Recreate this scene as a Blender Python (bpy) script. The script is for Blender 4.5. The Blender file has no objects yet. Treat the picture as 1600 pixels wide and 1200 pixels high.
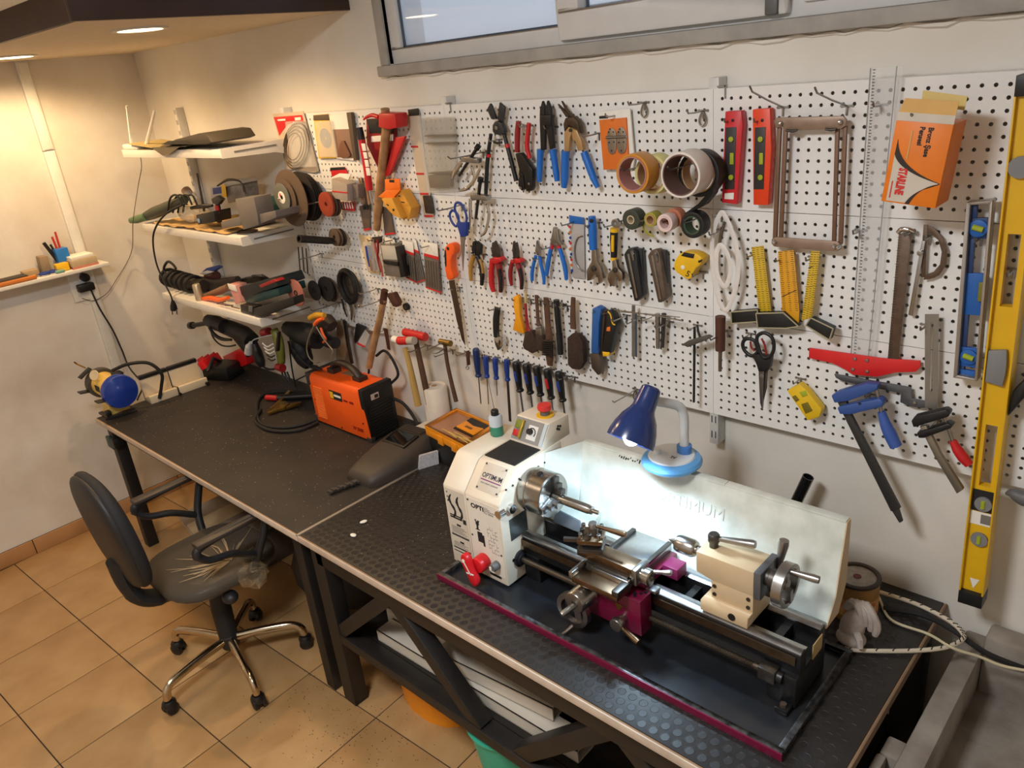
import bpy, bmesh, math, random
from mathutils import Vector, Matrix, Euler
random.seed(7)
PI = math.pi
scene = bpy.context.scene
COL = scene.collection
# ---------------------------------------------------------------- camera
CAM = Vector((1.0490230621, -1.8688997807, 2.1783462306))
ROT = Euler((1.1758150301, 0.0995147095, 0.7440963556), 'XYZ')
FPX = 1218.98
cd = bpy.data.cameras.new('camera'); cam = bpy.data.objects.new('camera', cd); COL.objects.link(cam)
cam.location = CAM; cam.rotation_euler = ROT
cd.sensor_fit = 'HORIZONTAL'; cd.sensor_width = 36.0; cd.lens = FPX / 1600 * 36; cd.clip_start = 0.02; cd.clip_end = 60
scene.camera = cam
# ---------------------------------------------------------------- world, exposure
w = bpy.data.worlds.new('world'); scene.world = w; w.use_nodes = True
wn = w.node_tree.nodes; wl = w.node_tree.links
bgn = wn['Background']; bgn.inputs[1].default_value = 0.95
bgn.inputs[0].default_value = (0.70, 0.77, 0.88, 1)
vs = scene.view_settings
vs.view_transform = 'Standard'; vs.look = 'None'; vs.gamma = 1.0; vs.use_curve_mapping = False
vs.exposure = 0.1
def light(kind, name, loc, energy, color, size=0.1, target=None, spot=None, blend=0.5, sizey=None):
    d = bpy.data.lights.new(name, kind); d.energy = energy; d.color = color
    if kind == 'AREA':
        d.size = size
        if sizey: d.shape = 'RECTANGLE'; d.size_y = sizey
    else: d.shadow_soft_size = size
    if spot: d.spot_size = spot; d.spot_blend = blend
    o = bpy.data.objects.new(name, d); COL.objects.link(o); o.location = loc
    if target is not None:
        o.rotation_euler = (Vector(target) - Vector(loc)).to_track_quat('-Z', 'Y').to_euler()
    return o
LAMPW_E = 15
WARM = (1.0, 0.66, 0.33); COOL = (0.96, 0.98, 1.0)
# the room's ceiling panel lamps (their fixtures are built further down at the same places)
PANELS = [(0.05, -2.0, 2.86), (-1.7, -2.3, 2.86)]
light('AREA', 'panel_light', (0.05, -2.0, 2.835), 47, COOL, 0.45, (0.05, -2.0, 0))
light('AREA', 'panel_light', (-1.7, -2.3, 2.835), 10, (1.0, .74, .48), 0.55, (-1.7, -2.3, 0))
SPOTS = [(-1.87, -0.56, 2.40), (-2.97, -0.64, 2.40)]
for s in SPOTS:
    light('SPOT', 'downlight_beam', (s[0], s[1], s[2] - 0.012), 40, WARM, 0.045, (s[0], s[1], 0), math.radians(165), 0.6)
# ---------------------------------------------------------------- helpers
RM = ROT.to_matrix()
def ray(x, y): return RM @ Vector(((x - 800) / FPX, -(y - 600) / FPX, -1.0))
def PY(x, y, Y): d = ray(x, y); return CAM + d * ((Y - CAM.y) / d.y)
def PX(x, y, X): d = ray(x, y); return CAM + d * ((X - CAM.x) / d.x)
def PZ(x, y, Z): d = ray(x, y); return CAM + d * ((Z - CAM.z) / d.z)
def lin(c): return tuple(((v / 255) / 12.92 if v / 255 <= .04045 else ((v / 255 + .055) / 1.055) ** 2.4) for v in c)
MATS = {}
def mat(name, col=(128, 128, 128), r=0.5, m=0.0, var=0.08, scale=30.0, bump=0.0, bscale=200.0, col2=None, dirt=0.0, coat=0.0, emit=0.0, alpha=1.0, trans=0.0, ecol=None, spec=None):
    if name in MATS: return MATS[name]
    M = bpy.data.materials.new(name); M.use_nodes = True; MATS[name] = M
    nt = M.node_tree; N = nt.nodes; L = nt.links; b = N['Principled BSDF']
    base = lin(col); c2 = lin(col2) if col2 else tuple(v * (1 - var) for v in base)
    tc = N.new('ShaderNodeTexCoord'); ns = N.new('ShaderNodeTexNoise'); ns.inputs['Scale'].default_value = scale; ns.inputs['Detail'].default_value = 5
    L.new(tc.outputs['Object'], ns.inputs['Vector'])
    mx = N.new('ShaderNodeMix'); mx.data_type = 'RGBA'
    mx.inputs[6].default_value = (*base, 1); mx.inputs[7].default_value = (*c2, 1)
    rp = N.new('ShaderNodeMapRange'); rp.inputs[1].default_value = 0.35; rp.inputs[2].default_value = 0.7
    L.new(ns.outputs['Fac'], rp.inputs[0]); L.new(rp.outputs[0], mx.inputs[0])
    out = mx.outputs[2]
    if dirt:
        n2 = N.new('ShaderNodeTexNoise'); n2.inputs['Scale'].default_value = scale * 0.22; n2.inputs['Detail'].default_value = 8; n2.inputs['Roughness'].default_value = .7
        L.new(tc.outputs['Object'], n2.inputs['Vector'])
        r2 = N.new('ShaderNodeMapRange'); r2.inputs[1].default_value = 0.55; r2.inputs[2].default_value = 0.8; r2.inputs[4].default_value = dirt
        L.new(n2.outputs['Fac'], r2.inputs[0])
        m2 = N.new('ShaderNodeMix'); m2.data_type = 'RGBA'; L.new(r2.outputs[0], m2.inputs[0]); L.new(out, m2.inputs[6])
        m2.inputs[7].default_value = (0.10, 0.075, 0.05, 1); out = m2.outputs[2]
    L.new(out, b.inputs['Base Color'])
    b.inputs['Roughness'].default_value = r; b.inputs['Metallic'].default_value = m
    if spec is not None: b.inputs['Specular IOR Level'].default_value = spec
    if coat: b.inputs['Coat Weight'].default_value = coat; b.inputs['Coat Roughness'].default_value = .15
    if trans: b.inputs['Transmission Weight'].default_value = trans
    if alpha < 1: b.inputs['Alpha'].default_value = alpha
    if emit: b.inputs['Emission Color'].default_value = (*(ecol or base), 1); b.inputs['Emission Strength'].default_value = emit
    if bump:
        nb = N.new('ShaderNodeTexNoise'); nb.inputs['Scale'].default_value = bscale; nb.inputs['Detail'].default_value = 6; L.new(tc.outputs['Object'], nb.inputs['Vector'])
        bp = N.new('ShaderNodeBump'); bp.inputs['Strength'].default_value = bump; bp.inputs['Distance'].default_value = 0.002
        L.new(nb.outputs['Fac'], bp.inputs['Height']); L.new(bp.outputs[0], b.inputs['Normal'])
    return M
def c(*a): return a
STEEL = mat('steel', (165, 163, 160), .32, 1, .15, 60); DSTEEL = mat('dark_steel', (92, 88, 84), .42, .9, .3, 40)
RUST = mat('worn_steel', (120, 106, 94), .5, .75, .35, 45); CHROME = mat('chrome', (205, 203, 200), .12, 1, .05)
BLACK = mat('black_plastic', (22, 22, 23), .45, 0, .3); GREY = mat('grey_plastic', (95, 95, 96), .5); WHITE = mat('white_plastic', (225, 224, 218), .45, 0, .06)
RED = mat('red_plastic', (196, 32, 36), .4); DRED = mat('dark_red_plastic', (142, 26, 30), .42); BLUE = mat('blue_plastic', (28, 100, 182), .4)
DBLUE = mat('dark_blue_plastic', (32, 60, 140), .4); NAVY = mat('navy_plastic', (24, 46, 96), .42); YELLOW = mat('yellow_plastic', (236, 186, 30), .4); ORANGE = mat('orange_plastic', (240, 100, 30), .42)
WOOD = mat('wood_handle', (176, 134, 92), .55, 0, .25, 25, col2=(140, 100, 64)); DWOOD = mat('dark_wood', (92, 62, 44), .6, 0, .3, 25); TEAL = mat('dark_green_plastic', (24, 62, 62), .45)
GREEN = mat('green_plastic', (70, 112, 84), .45); CARD = mat('cardboard', (190, 150, 105), .8); PAPER = mat('paper', (236, 232, 222), .7, 0, .04); PRINT = mat('print_black', (30, 30, 32), .6); VIAL = mat('vial', (190, 205, 60), .15, 0, .1, trans=.3)
CLEAR = mat('clear_plastic', (240, 238, 232), .08, 0, .03, alpha=.28); CLEAR2 = mat('clear_acrylic', (236, 238, 238), .08, 0, .03, alpha=.32)
RUBBER = mat('rubber', (26, 25, 25), .7, 0, .25); BRONZE = mat('brass', (176, 140, 70), .35, 1)
XF = {}
def tag(o, label=None, cat=None, group=None, kind=None):
    if label: o['label'] = label
    if cat: o['category'] = cat
    if group: o['group'] = group
    if kind: o['kind'] = kind
    return o
def thing(name, label, cat, loc=(0, 0, 0), rotz=0.0, group=None):
    o = bpy.data.objects.new(name, None); COL.objects.link(o); o.empty_display_size = .05
    o.location = loc; o.rotation_euler = (0, 0, rotz)
    XF[o.name] = Matrix.Translation(Vector(loc)) @ Matrix.Rotation(rotz, 4, 'Z')
    return tag(o, label, cat, group)
class MB:
    def __init__(s, local=False): s.bm = bmesh.new(); s.local = local
    def _m(s, verts, M):
        for v in verts: v.co = M @ v.co
    def box(s, cen, size, rot=None, axis=None):
        r = bmesh.ops.create_cube(s.bm, size=1)['verts']
        M = Matrix.Translation(Vector(cen)) @ (rot.to_4x4() if rot is not None else Matrix()) @ Matrix.Diagonal((*size, 1))
        s._m(r, M); return s
    def bb(s, a, b):
        a = Vector(a); b = Vector(b); return s.box((a + b) / 2, [abs(v) for v in (b - a)])
    def beam(s, p0, p1, wd, ht, up=(0, 0, 1)):
        p0 = Vector(p0); p1 = Vector(p1); d = p1 - p0; z = d.normalized(); u = Vector(up)
        if abs(z.dot(u)) > .99: u = Vector((0, 1, 0))
        x = u.cross(z).normalized(); y = z.cross(x)
        R = Matrix((x, y, z)).transposed()
        return s.box((p0 + p1) / 2, (wd, ht, d.length), R)
    def cyl(s, p0, p1, r0, r1=None, n=16, cap=True):
        p0 = Vector(p0); p1 = Vector(p1); r1 = r0 if r1 is None else r1; d = p1 - p0
        q = bmesh.ops.create_cone(s.bm, cap_ends=cap, cap_tris=False, segments=n, radius1=max(r0, 1e-5), radius2=max(r1, 1e-5), depth=d.length)['verts']
        s._m(q, Matrix.Translation((p0 + p1) / 2) @ d.to_track_quat('Z', 'Y').to_matrix().to_4x4()); return s
    def lathe(s, prof, origin, axis=(0, 0, 1), n=20, cap=True):
        origin = Vector(origin); R = Vector(axis).to_track_quat('Z', 'Y').to_matrix()
        rings = []
        for r, h in prof:
            rings.append([s.bm.verts.new(origin + R @ Vector((r * math.cos(2 * PI * i / n), r * math.sin(2 * PI * i / n), h))) for i in range(n)])
        for a, b in zip(rings, rings[1:]):
            for i in range(n): s.bm.faces.new((a[i], a[(i + 1) % n], b[(i + 1) % n], b[i]))
        if cap:
            if prof[0][0] > 1e-6: s.bm.faces.new(rings[0][::-1])
            if prof[-1][0] > 1e-6: s.bm.faces.new(rings[-1])
        return s
    def tube(s, pts, r, n=8, closed=False, flat=1.0, up=(0, 1, 0)):
        pts = [Vector(p) for p in pts]; k = len(pts)
        rs = r if isinstance(r, (list, tuple)) else [r] * k
        rings = []; u = Vector(up); px = None
        for i in range(k):
            if closed: t = pts[(i + 1) % k] - pts[i - 1]
            else: t = pts[min(i + 1, k - 1)] - pts[max(i - 1, 0)]
            t.normalize()
            if px is None:
                if abs(t.dot(u)) > .95: u = Vector((1, 0, 0)) if abs(t.x) < .9 else Vector((0, 0, 1))
                x = t.cross(u).normalized()
            else:
                x = (px - t * px.dot(t)).normalized()
            px = x; y = x.cross(t)
            rings.append([s.bm.verts.new(pts[i] + (x * math.cos(2 * PI * j / n) + y * math.sin(2 * PI * j / n) * flat) * rs[i]) for j in range(n)])
        for a, b in zip(rings, rings[1:] + ([rings[0]] if closed else [])):
            for j in range(n): s.bm.faces.new((a[j], a[(j + 1) % n], b[(j + 1) % n], b[j]))
        if not closed:
            s.bm.faces.new(rings[0][::-1]); s.bm.faces.new(rings[-1])
        return s
    def prism(s, poly, off):
        off = Vector(off); A = [s.bm.verts.new(Vector(p)) for p in poly]; B = [s.bm.verts.new(Vector(p) + off) for p in poly]
        n = len(A); s.bm.faces.new(A); s.bm.faces.new(B[::-1])
        for i in range(n): s.bm.faces.new((A[i], B[i], B[(i + 1) % n], A[(i + 1) % n]))
        return s
    def ell(s, cen, rad, rot=None, seg=16, rings=10):
        q = bmesh.ops.create_uvsphere(s.bm, u_segments=seg, v_segments=rings, radius=1)['verts']
        s._m(q, Matrix.Translation(Vector(cen)) @ (rot.to_4x4() if rot is not None else Matrix()) @ Matrix.Diagonal((*rad, 1))); return s
    def ring(s, cen, axis, r0, r1, h, n=28):
        return s.lathe([(r0, -h / 2), (r1, -h / 2), (r1, h / 2), (r0, h / 2), (r0, -h / 2)], cen, axis, n, cap=False)
    def build(s, name, material, parent=None, bevel=0.0, smooth=True, ang=40, seg=2):
        bm = s.bm
        bmesh.ops.remove_doubles(bm, verts=bm.verts, dist=1e-6)
        bmesh.ops.recalc_face_normals(bm, faces=bm.faces)
        if bevel:
            es = [e for e in bm.edges if len(e.link_faces) == 2 and e.calc_face_angle(0) > math.radians(ang)]
            try: bmesh.ops.bevel(bm, geom=es, offset=bevel, segments=seg, affect='EDGES', profile=.5, clamp_overlap=True)
            except Exception: pass
        if parent is not None and not s.local:
            Mi = XF[parent.name].inverted() if parent.name in XF else None
            if Mi is not None:
                for v in bm.verts: v.co = Mi @ v.co
        me = bpy.data.meshes.new(name); bm.to_mesh(me); bm.free()
        if smooth:
            me.shade_smooth(); me.set_sharp_from_angle(angle=math.radians(ang))
        if material: me.materials.append(material)
        o = bpy.data.objects.new(name, me); COL.objects.link(o)
        if parent is not None:
            o.parent = parent
            XF[o.name] = XF.get(parent.name, Matrix())
        return o
def struct(o): o['kind'] = 'structure'; return o
def rounded(poly, it=1):
    for _ in range(it):
        q = []
        for i, p in enumerate(poly):
            a = Vector(p); b = Vector(poly[(i + 1) % len(poly)])
            q += [a * .75 + b * .25, a * .25 + b * .75]
        poly = q
    return poly
def catmull(pts, k=6, closed=False):
    P = [Vector(p) for p in pts]; n = len(P); out = []
    rng = range(n if closed else n - 1)
    for i in rng:
        p0 = P[(i - 1) % n] if closed or i > 0 else P[i] * 2 - P[i + 1]; p1 = P[i]; p2 = P[(i + 1) % n]
        p3 = P[(i + 2) % n] if closed or i + 2 < n else p2 * 2 - p1
        for j in range(k):
            t = j / k
            out.append(.5 * ((2 * p1) + (p2 - p0) * t + (2 * p0 - 5 * p1 + 4 * p2 - p3) * t * t + (3 * p1 - p0 - 3 * p2 + p3) * t ** 3))
    if not closed: out.append(P[-1])
    return out
def copy_tree(o, parent=None):
    q = o.copy(); COL.objects.link(q); q.parent = parent
    for ch in list(o.children): copy_tree(ch, q)
    return q
FONTMESH = {}
def text(name, body, origin, right, up, size, material, parent, depth=.0004, align='LEFT', shear=0.0, xs=1.0, bold=0.0):
    cu = bpy.data.curves.new('t', 'FONT'); cu.body = body; cu.size = size; cu.align_x = align; cu.extrude = depth; cu.shear = shear; cu.resolution_u = 2; cu.offset = bold
    o = bpy.data.objects.new('t', cu); COL.objects.link(o)
    dg = bpy.context.evaluated_depsgraph_get(); me = bpy.data.meshes.new_from_object(o.evaluated_get(dg)); bpy.data.objects.remove(o)
    r = Vector(right).normalized(); u = Vector(up).normalized(); nrm = r.cross(u)
    M = Matrix.Translation(Vector(origin)) @ Matrix((r * xs, u, nrm)).transposed().to_4x4()
    if parent is not None: M = XF[parent.name].inverted() @ M
    me.transform(M); me.materials.clear(); me.materials.append(material); me.name = name
    q = bpy.data.objects.new(name, me); COL.objects.link(q); q.parent = parent
    if parent is not None: XF[q.name] = XF[parent.name]
    return q
# ================================================================ the room
WX0, WX1, WY0, WY1, CZ = -3.37, 2.6, 0.045, -3.4, 2.87
PAINT = mat('wall_paint', (226, 222, 214), .75, 0, .05, 3, bump=.25, bscale=90, col2=(214, 207, 196), dirt=.10)
PAINTL = mat('wall_paint_grubby', (226, 222, 214), .75, 0, .05, 3, bump=.25, bscale=90, col2=(206, 196, 182), dirt=.22)
FRAME = mat('window_pvc', (214, 214, 214), .4, 0, .05, 20, dirt=.1)
GROUT = mat('grout', (60, 46, 36), .9); TILE = mat('floor_tile', (184, 148, 102), .36, 0, .12, 6, bump=.08, bscale=40, col2=(168, 130, 84), dirt=.16)
WIN = (-1.30, 2.0, 2.20, 2.80)     # x0 x1 z0 z1 of the opening
b = MB(); x0, x1, z0, z1 = WIN
b.bb((WX0 - .1, WY0, -.05), (x0, WY0 + .18, CZ + .1)); b.bb((x1, WY0, -.05), (WX1 + .1, WY0 + .18, CZ + .1))
b.bb((x0, WY0, -.05), (x1, WY0 + .18, z0)); b.bb((x0, WY0, z1), (x1, WY0 + .18, CZ + .1))
struct(b.build('wall_back', PAINT))
struct(MB().bb((WX0 - .12, WY1, -.05), (WX0, WY0, CZ + .1)).build('wall_left', PAINTL))
struct(MB().bb((WX1, WY1, -.05), (WX1 + .12, WY0, CZ + .1)).build('wall_right', PAINT))
struct(MB().bb((WX0 - .12, WY1 - .12, -.05), (WX1 + .12, WY1, CZ + .1)).build('wall_front', PAINT))
struct(MB().bb((WX0 - .1, WY1 - .1, CZ), (WX1 + .1, WY0 + .1, CZ + .1)).build('ceiling', PAINT))
floor = struct(MB().bb((WX0 - .1, WY1 - .1, -.05), (WX1 + .1, WY0 + .1, -.003)).build('floor', GROUT))
XF['floor'] = Matrix()
T = .404; ang = math.radians(2.9); tm = None
for i in range(-14, 12):
    for j in range(-9, 5):
        cx, cy = i * T + T / 2, j * T + T / 2
        X = -0.957 + cx * math.cos(ang) - cy * math.sin(ang); Y = -.755 + cx * math.sin(ang) + cy * math.cos(ang)
        if X < WX0 - .15 or X > WX1 or Y > WY0 + .1 or Y < WY1: continue
        if tm is None:
            to = MB(local=True).box((0, 0, -.004), (T - .0045, T - .0045, .008)).build('tile', TILE, floor, bevel=.0012); tm = to.data
        else:
            to = bpy.data.objects.new('tile', tm); COL.objects.link(to); to.parent = floor
        to.location = (X, Y, random.uniform(-.0003, .0003)); to.rotation_euler = (0, 0, ang)
SK = mat('skirting_tile', (184, 138, 92), .4, 0, .12, 8)
bl = struct(MB().bb((WX0, WY1, 0), (WX0 + .004, WY0, .084)).build('baseboard_left', GROUT)); XF['baseboard_left'] = Matrix()
for k in range(9):
    MB().bb((WX0 + .002, WY0 - .0 - k * T - .002, 0), (WX0 + .012, WY0 - (k + 1) * T + .002, .083)).build('tile', SK, bl, bevel=.002)
bb_ = struct(MB().bb((WX0, WY0 - .004, 0), (WX1, WY0, .084)).build('baseboard_back', GROUT)); XF['baseboard_back'] = Matrix()
for k in range(14):
    MB().bb((WX0 + .014 + k * T, WY0 - .012, 0), (WX0 + .010 + (k + 1) * T, WY0 - .002, .083)).build('tile', SK, bb_, bevel=.002)
# dropped soffit over the corner, dark fascia, two downlights
SX, SY, SZ = -1.50, -.90, 2.40
struct(MB().bb((WX0, SY, SZ), (SX, WY0, CZ)).build('ceiling_soffit', mat('soffit_paint', (222, 205, 178), .7)))
FAS = mat('fascia_wood', (58, 38, 30), .45, 0, .3, 12)
struct(MB().bb((SX, SY - .02, SZ - .002), (SX + .02, WY0, SZ + .16)).build('trim_1', FAS, bevel=.002))
struct(MB().bb((WX0, SY - .02, SZ - .002), (SX, SY, SZ + .085)).build('trim_2', FAS, bevel=.002))
for s, lb in zip(SPOTS, ('round warm downlight in soffit nearer the window', 'round warm downlight in soffit at the left wall')):
    t = thing('downlight', lb, 'light', s, 0, 'downlights in the soffit')
    MB().ring((s[0], s[1], s[2] - .003), (0, 0, 1), .075, .092, .006).build('trim_ring', WHITE, t)
    MB().cyl((s[0], s[1], s[2] - .001), (s[0], s[1], s[2] - .004), .076, n=28).build('lamp_face', mat('lamp_warm', (255, 220, 170), .5, emit=9, ecol=(1, .72, .4)), t)
for s, lb in zip(PANELS, ('square panel lamp on the ceiling in front of the lathe', 'square panel lamp on the ceiling behind the chair')):
    t = thing('panel_lamp', lb, 'light', s, 0, 'ceiling panel lamps')
    MB().bb((s[0] - .31, s[1] - .31, 2.845), (s[0] + .31, s[1] + .31, 2.869)).build('frame', WHITE, t, bevel=.003)
    MB().bb((s[0] - .28, s[1] - .28, 2.84), (s[0] + .28, s[1] + .28, 2.8455)).build('diffuser', mat('lamp_cool', (255, 250, 240), .5, emit=1.5), t)
# window
wi = thing('window_1', 'white plastic window high in the wall with a closed sash', 'window', (x0, WY0, z0)); wi['kind'] = 'structure'; del wi['category']
def rect_frame(name, a0, a1, c0, c1, wd, yf, yb, m, par, bev=.006):
    f = MB(); f.bb((a0, yf, c0), (a1, yb, c0 + wd)); f.bb((a0, yf, c1 - wd), (a1, yb, c1)); f.bb((a0, yf, c0 + wd), (a0 + wd, yb, c1 - wd)); f.bb((a1 - wd, yf, c0 + wd), (a1, yb, c1 - wd))
    return f.build(name, m, par, bevel=bev)
rect_frame('frame', x0, x1, z0, z1, .052, WY0 + .012, WY0 + .08, FRAME, wi)
MB().bb((-.53, WY0 + .012, z0 + .05), (-.47, WY0 + .08, z1 - .05)).build('mullion', FRAME, wi, bevel=.004)
sash = rect_frame('sash', -.515, .17, z0 - .01 + .02, z1 - .03, .078, WY0 - .012, WY0 + .05, FRAME, wi, .008)
rect_frame('sash', .20, x1 - .03, z0 + .03, z1 - .03, .07, WY0 + .0, WY0 + .06, FRAME, wi, .008)
MB().bb((.118, WY0 - .02, z0 + .012), (.150, WY0 + .0, z0 + .06)).build('hinge', GREY, sash, bevel=.004)
GLASS = bpy.data.materials.new('window_glass'); GLASS.use_nodes = True
_n = GLASS.node_tree; _n.nodes.remove(_n.nodes['Principled BSDF']); _mx = _n.nodes.new('ShaderNodeMixShader'); _tr = _n.nodes.new('ShaderNodeBsdfTransparent'); _gl = _n.nodes.new('ShaderNodeBsdfGlossy'); _gl.inputs['Roughness'].default_value = .02
_df = _n.nodes.new('ShaderNodeBsdfTranslucent'); _df.inputs[0].default_value = (.8, .84, .9, 1); _m2 = _n.nodes.new('ShaderNodeMixShader'); _m2.inputs[0].default_value = .35
_n.links.new(_tr.outputs[0], _m2.inputs[1]); _n.links.new(_df.outputs[0], _m2.inputs[2]); _fr = _n.nodes.new('ShaderNodeLayerWeight'); _fr.inputs[0].default_value = .25
_n.links.new(_fr.outputs[1], _mx.inputs[0]); _n.links.new(_m2.outputs[0], _mx.inputs[1]); _n.links.new(_gl.outputs[0], _mx.inputs[2]); _n.links.new(_mx.outputs[0], _n.nodes['Material Output'].inputs[0])
for a, bq in ((x0 + .05, -.53), (-.44, .10), (.265, x1 - .09)):
    MB().bb((a, WY0 + .035, z0 + .05), (bq, WY0 + .041, z1 - .05)).build('pane', GLASS, wi)
    g = MB(); g.bb((a, WY0 + .028, z0 + .05), (bq, WY0 + .036, z0 + .058)); g.bb((a, WY0 + .028, z0 + .05), (a + .008, WY0 + .036, z1 - .05)); g.build('gasket', mat('gasket', (70, 82, 100), .5), wi)
PLAST = mat('bare_plaster', (172, 168, 162), .9, 0, .2, 14, bump=.8, bscale=60)
s_ = MB(); s_.bb((x0 - .045, WY0 - .03, z0 - .035), (x1, WY0 + .014, z0)); struct(s_.build('trim_3', PLAST, bevel=.004)); struct(MB().bb((x0 - .045, WY0 - .010, z0), (x0, WY0 + .02, z1)).build('trim_4', PLAST, bevel=.004))
ck = MB()
pts = [(x0 - .03 + i * .04 + random.uniform(-.01, .01), WY0 - .002, z0 - .041 + random.uniform(-.005, .004)) for i in range(60)]
ck.tube(pts, [random.uniform(.003, .008) for _ in pts], 6); struct(ck.build('trim_5', PAINT))
# cable duct on the left wall
d1 = PX(22, 105, WX0 + .02); d2 = PX(165, 560, WX0 + .02); ym = -.50
dt = thing('cable_duct', 'white plastic cable trunking running up the left wall', 'trunking', (WX0 + .01, ym, .76))
MB().bb((WX0, ym - .026, 1.99), (WX0 + .022, ym + .026, SZ)).build('channel', WHITE, dt, bevel=.003); MB().bb((WX0, ym - .026, .80), (WX0 + .022, ym + .026, 1.987)).build('channel', WHITE, dt, bevel=.003)
MB().bb((WX0 + .022, ym - .019, .81), (WX0 + .026, ym + .019, 1.98)).build('cover', WHITE, dt, bevel=.001); MB().bb((WX0 + .022, ym - .019, 1.995), (WX0 + .026, ym + .019, SZ - .01)).build('cover', WHITE, dt, bevel=.001)

# ================================================================ pegboard
PEG = mat('pegboard_steel', (232, 231, 228), .42, 0, .03, 8, dirt=.05); UPR = mat('upright_steel', (212, 211, 208), .42, 0, .05)
pb = thing('pegboard', 'white perforated steel pegboard covering the back wall above the benches', 'pegboard', (-1.0, 0, 1.16))
def panel_mesh():
    bm = bmesh.new(); p = .025; nx, nz = 40, 12; N = 8; hr = .0044
    Z0 = -nz * p / 2; X0 = -nx * p / 2
    # cells centred on hole positions 1..39 x 1..11; the half cells round the edge are plain
    grid = {}
    def V(x, z, y=0.0):
        k = (round(x, 5), round(z, 5), round(y, 5))
        if k not in grid: grid[k] = bm.verts.new((x, y, z))
        return grid[k]
    e = .0006
    for i in range(1, nx):
        for j in range(1, nz):
            cx, cz = X0 + i * p, Z0 + j * p; h = p / 2
            sq = [(h, 0), (h, h), (0, h), (-h, h), (-h, 0), (-h, -h), (0, -h), (h, -h)]
            hole = [(hr * math.cos(k * PI / 4), hr * math.sin(k * PI / 4)) for k in range(8)]
            o = [V(cx + a, cz + b_) for a, b_ in sq]; q = [bm.verts.new((cx + a, 0, cz + b_)) for a, b_ in hole]; r = [bm.verts.new((cx + a, .0025, cz + b_)) for a, b_ in hole]
            for k in range(8):
                bm.faces.new((o[k], o[(k + 1) % 8], q[(k + 1) % 8], q[k])); bm.faces.new((q[k], q[(k + 1) % 8], r[(k + 1) % 8], r[k]))
    xa, xb = X0 + p / 2, -X0 - p / 2; za, zb = Z0 + p / 2, -Z0 - p / 2; E = .0009
    xl, xr, zl, zr = X0 + .0006, -X0 - .0006, Z0 + E, -Z0 - E
    def quad(a, b_, c_, d_): bm.faces.new([bm.verts.new(v) for v in (a, b_, c_, d_)])
    quad((xl, 0, zl), (xr, 0, zl), (xr, 0, za), (xl, 0, za)); quad((xl, 0, zb), (xr, 0, zb), (xr, 0, zr), (xl, 0, zr))
    quad((xl, 0, za), (xa, 0, za), (xa, 0, zb), (xl, 0, zb)); quad((xb, 0, za), (xr, 0, za), (xr, 0, zb), (xb, 0, zb))
    D = .043  # unseen returns deepened to the wall to keep light out behind the holes
    quad((xl, 0, zl), (xr, 0, zl), (xr, D, zl), (xl, D, zl)); quad((xl, 0, zr), (xr, 0, zr), (xr, D, zr), (xl, D, zr))
    quad((xl, 0, zl), (xl, 0, zr), (xl, D, zr), (xl, D, zl)); quad((xr, 0, zl), (xr, 0, zr), (xr, D, zr), (xr, D, zl))
    bmesh.ops.recalc_face_normals(bm, faces=bm.faces)
    me = bpy.data.meshes.new('panel'); bm.to_mesh(me); bm.free(); me.materials.append(PEG); return me
pm = panel_mesh()
for i in range(3):
    for j in range(3):
        o = bpy.data.objects.new('panel', pm); COL.objects.link(o); o.parent = pb
        o.location = (-1.5 + i + 1.0, 0, 2.06 - .15 - j * .3 - 1.16)
SLOT = mat('slot_black', (20, 20, 20), .8)
for ux in (-2.975, -2.0, -1.0, 0.0, 1.0):
    zt, zb = (2.085, 1.06) if ux > -2.5 else (2.12, 1.02)
    u = MB(); u.bb((ux - .014, .002, zb), (ux + .014, WY0 - .002, zt)); uo = u.build('upright', UPR, pb, bevel=.001)
    sl = MB()
    z = zb + .02
    while z < zt - .02:
        for dx in (-.006, .006): sl.bb((ux + dx - .0014, .0012, z), (ux + dx + .0014, .004, z + .022))
        z += .05
    sl.build('slots', SLOT, uo)['kind'] = 'stuff'
for ux in (-1.0, 0.0):
    g = MB(); g.bb((ux + .012, -.003, 2.062), (ux + .035, .006, 2.066)); g.bb((ux + .032, -.003, 2.035), (ux + .036, .006, 2.066)); g.build('hook_plate', STEEL, pb)
# ================================================================ steel shelves
SHELF = mat('shelf_steel', (226, 222, 214), .45, 0, .06, 12, dirt=.12)
def shelf(z, lb):
    t = thing('steel_shelf', lb, 'shelf', (-2.5, -.15, z), 0, 'white steel shelves in the corner')
    b = MB(); b.bb((-2.975, -.300, z - .002), (-2.015, .0, z)); b.bb((-2.975, -.302, z - .034), (-2.015, -.299, z)); b.bb((-2.975, -.002, z - .034), (-2.015, 0, z)); b.build('tray', SHELF, t, bevel=.001)
    for xx in (-2.975, -2.013):
        q = [(xx, -.302, z - .036), (xx, -.302, z + .002), (xx, .002, z + .002), (xx, .002, z - .062), (xx, -.06, z - .045)]
        MB().prism(q, (.003 if xx > -2.5 else -.003, 0, 0)).build('bracket', SHELF, t)
    MB().bb((-2.0095, -.245, z - .020), (-2.0085, -.05, z - .014)).build('crease', mat('crease', (120, 116, 110), .7), t)
    return t
S1, S2, S3 = 1.962, 1.606, 1.250
shelf(S1, 'topmost white steel shelf in the corner holding dark flat cases'); shelf(S2, 'middle white steel shelf in the corner with grey bracket and drill'); shelf(S3, 'lowest white steel shelf in the corner with coiled cable and green cases')
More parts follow.
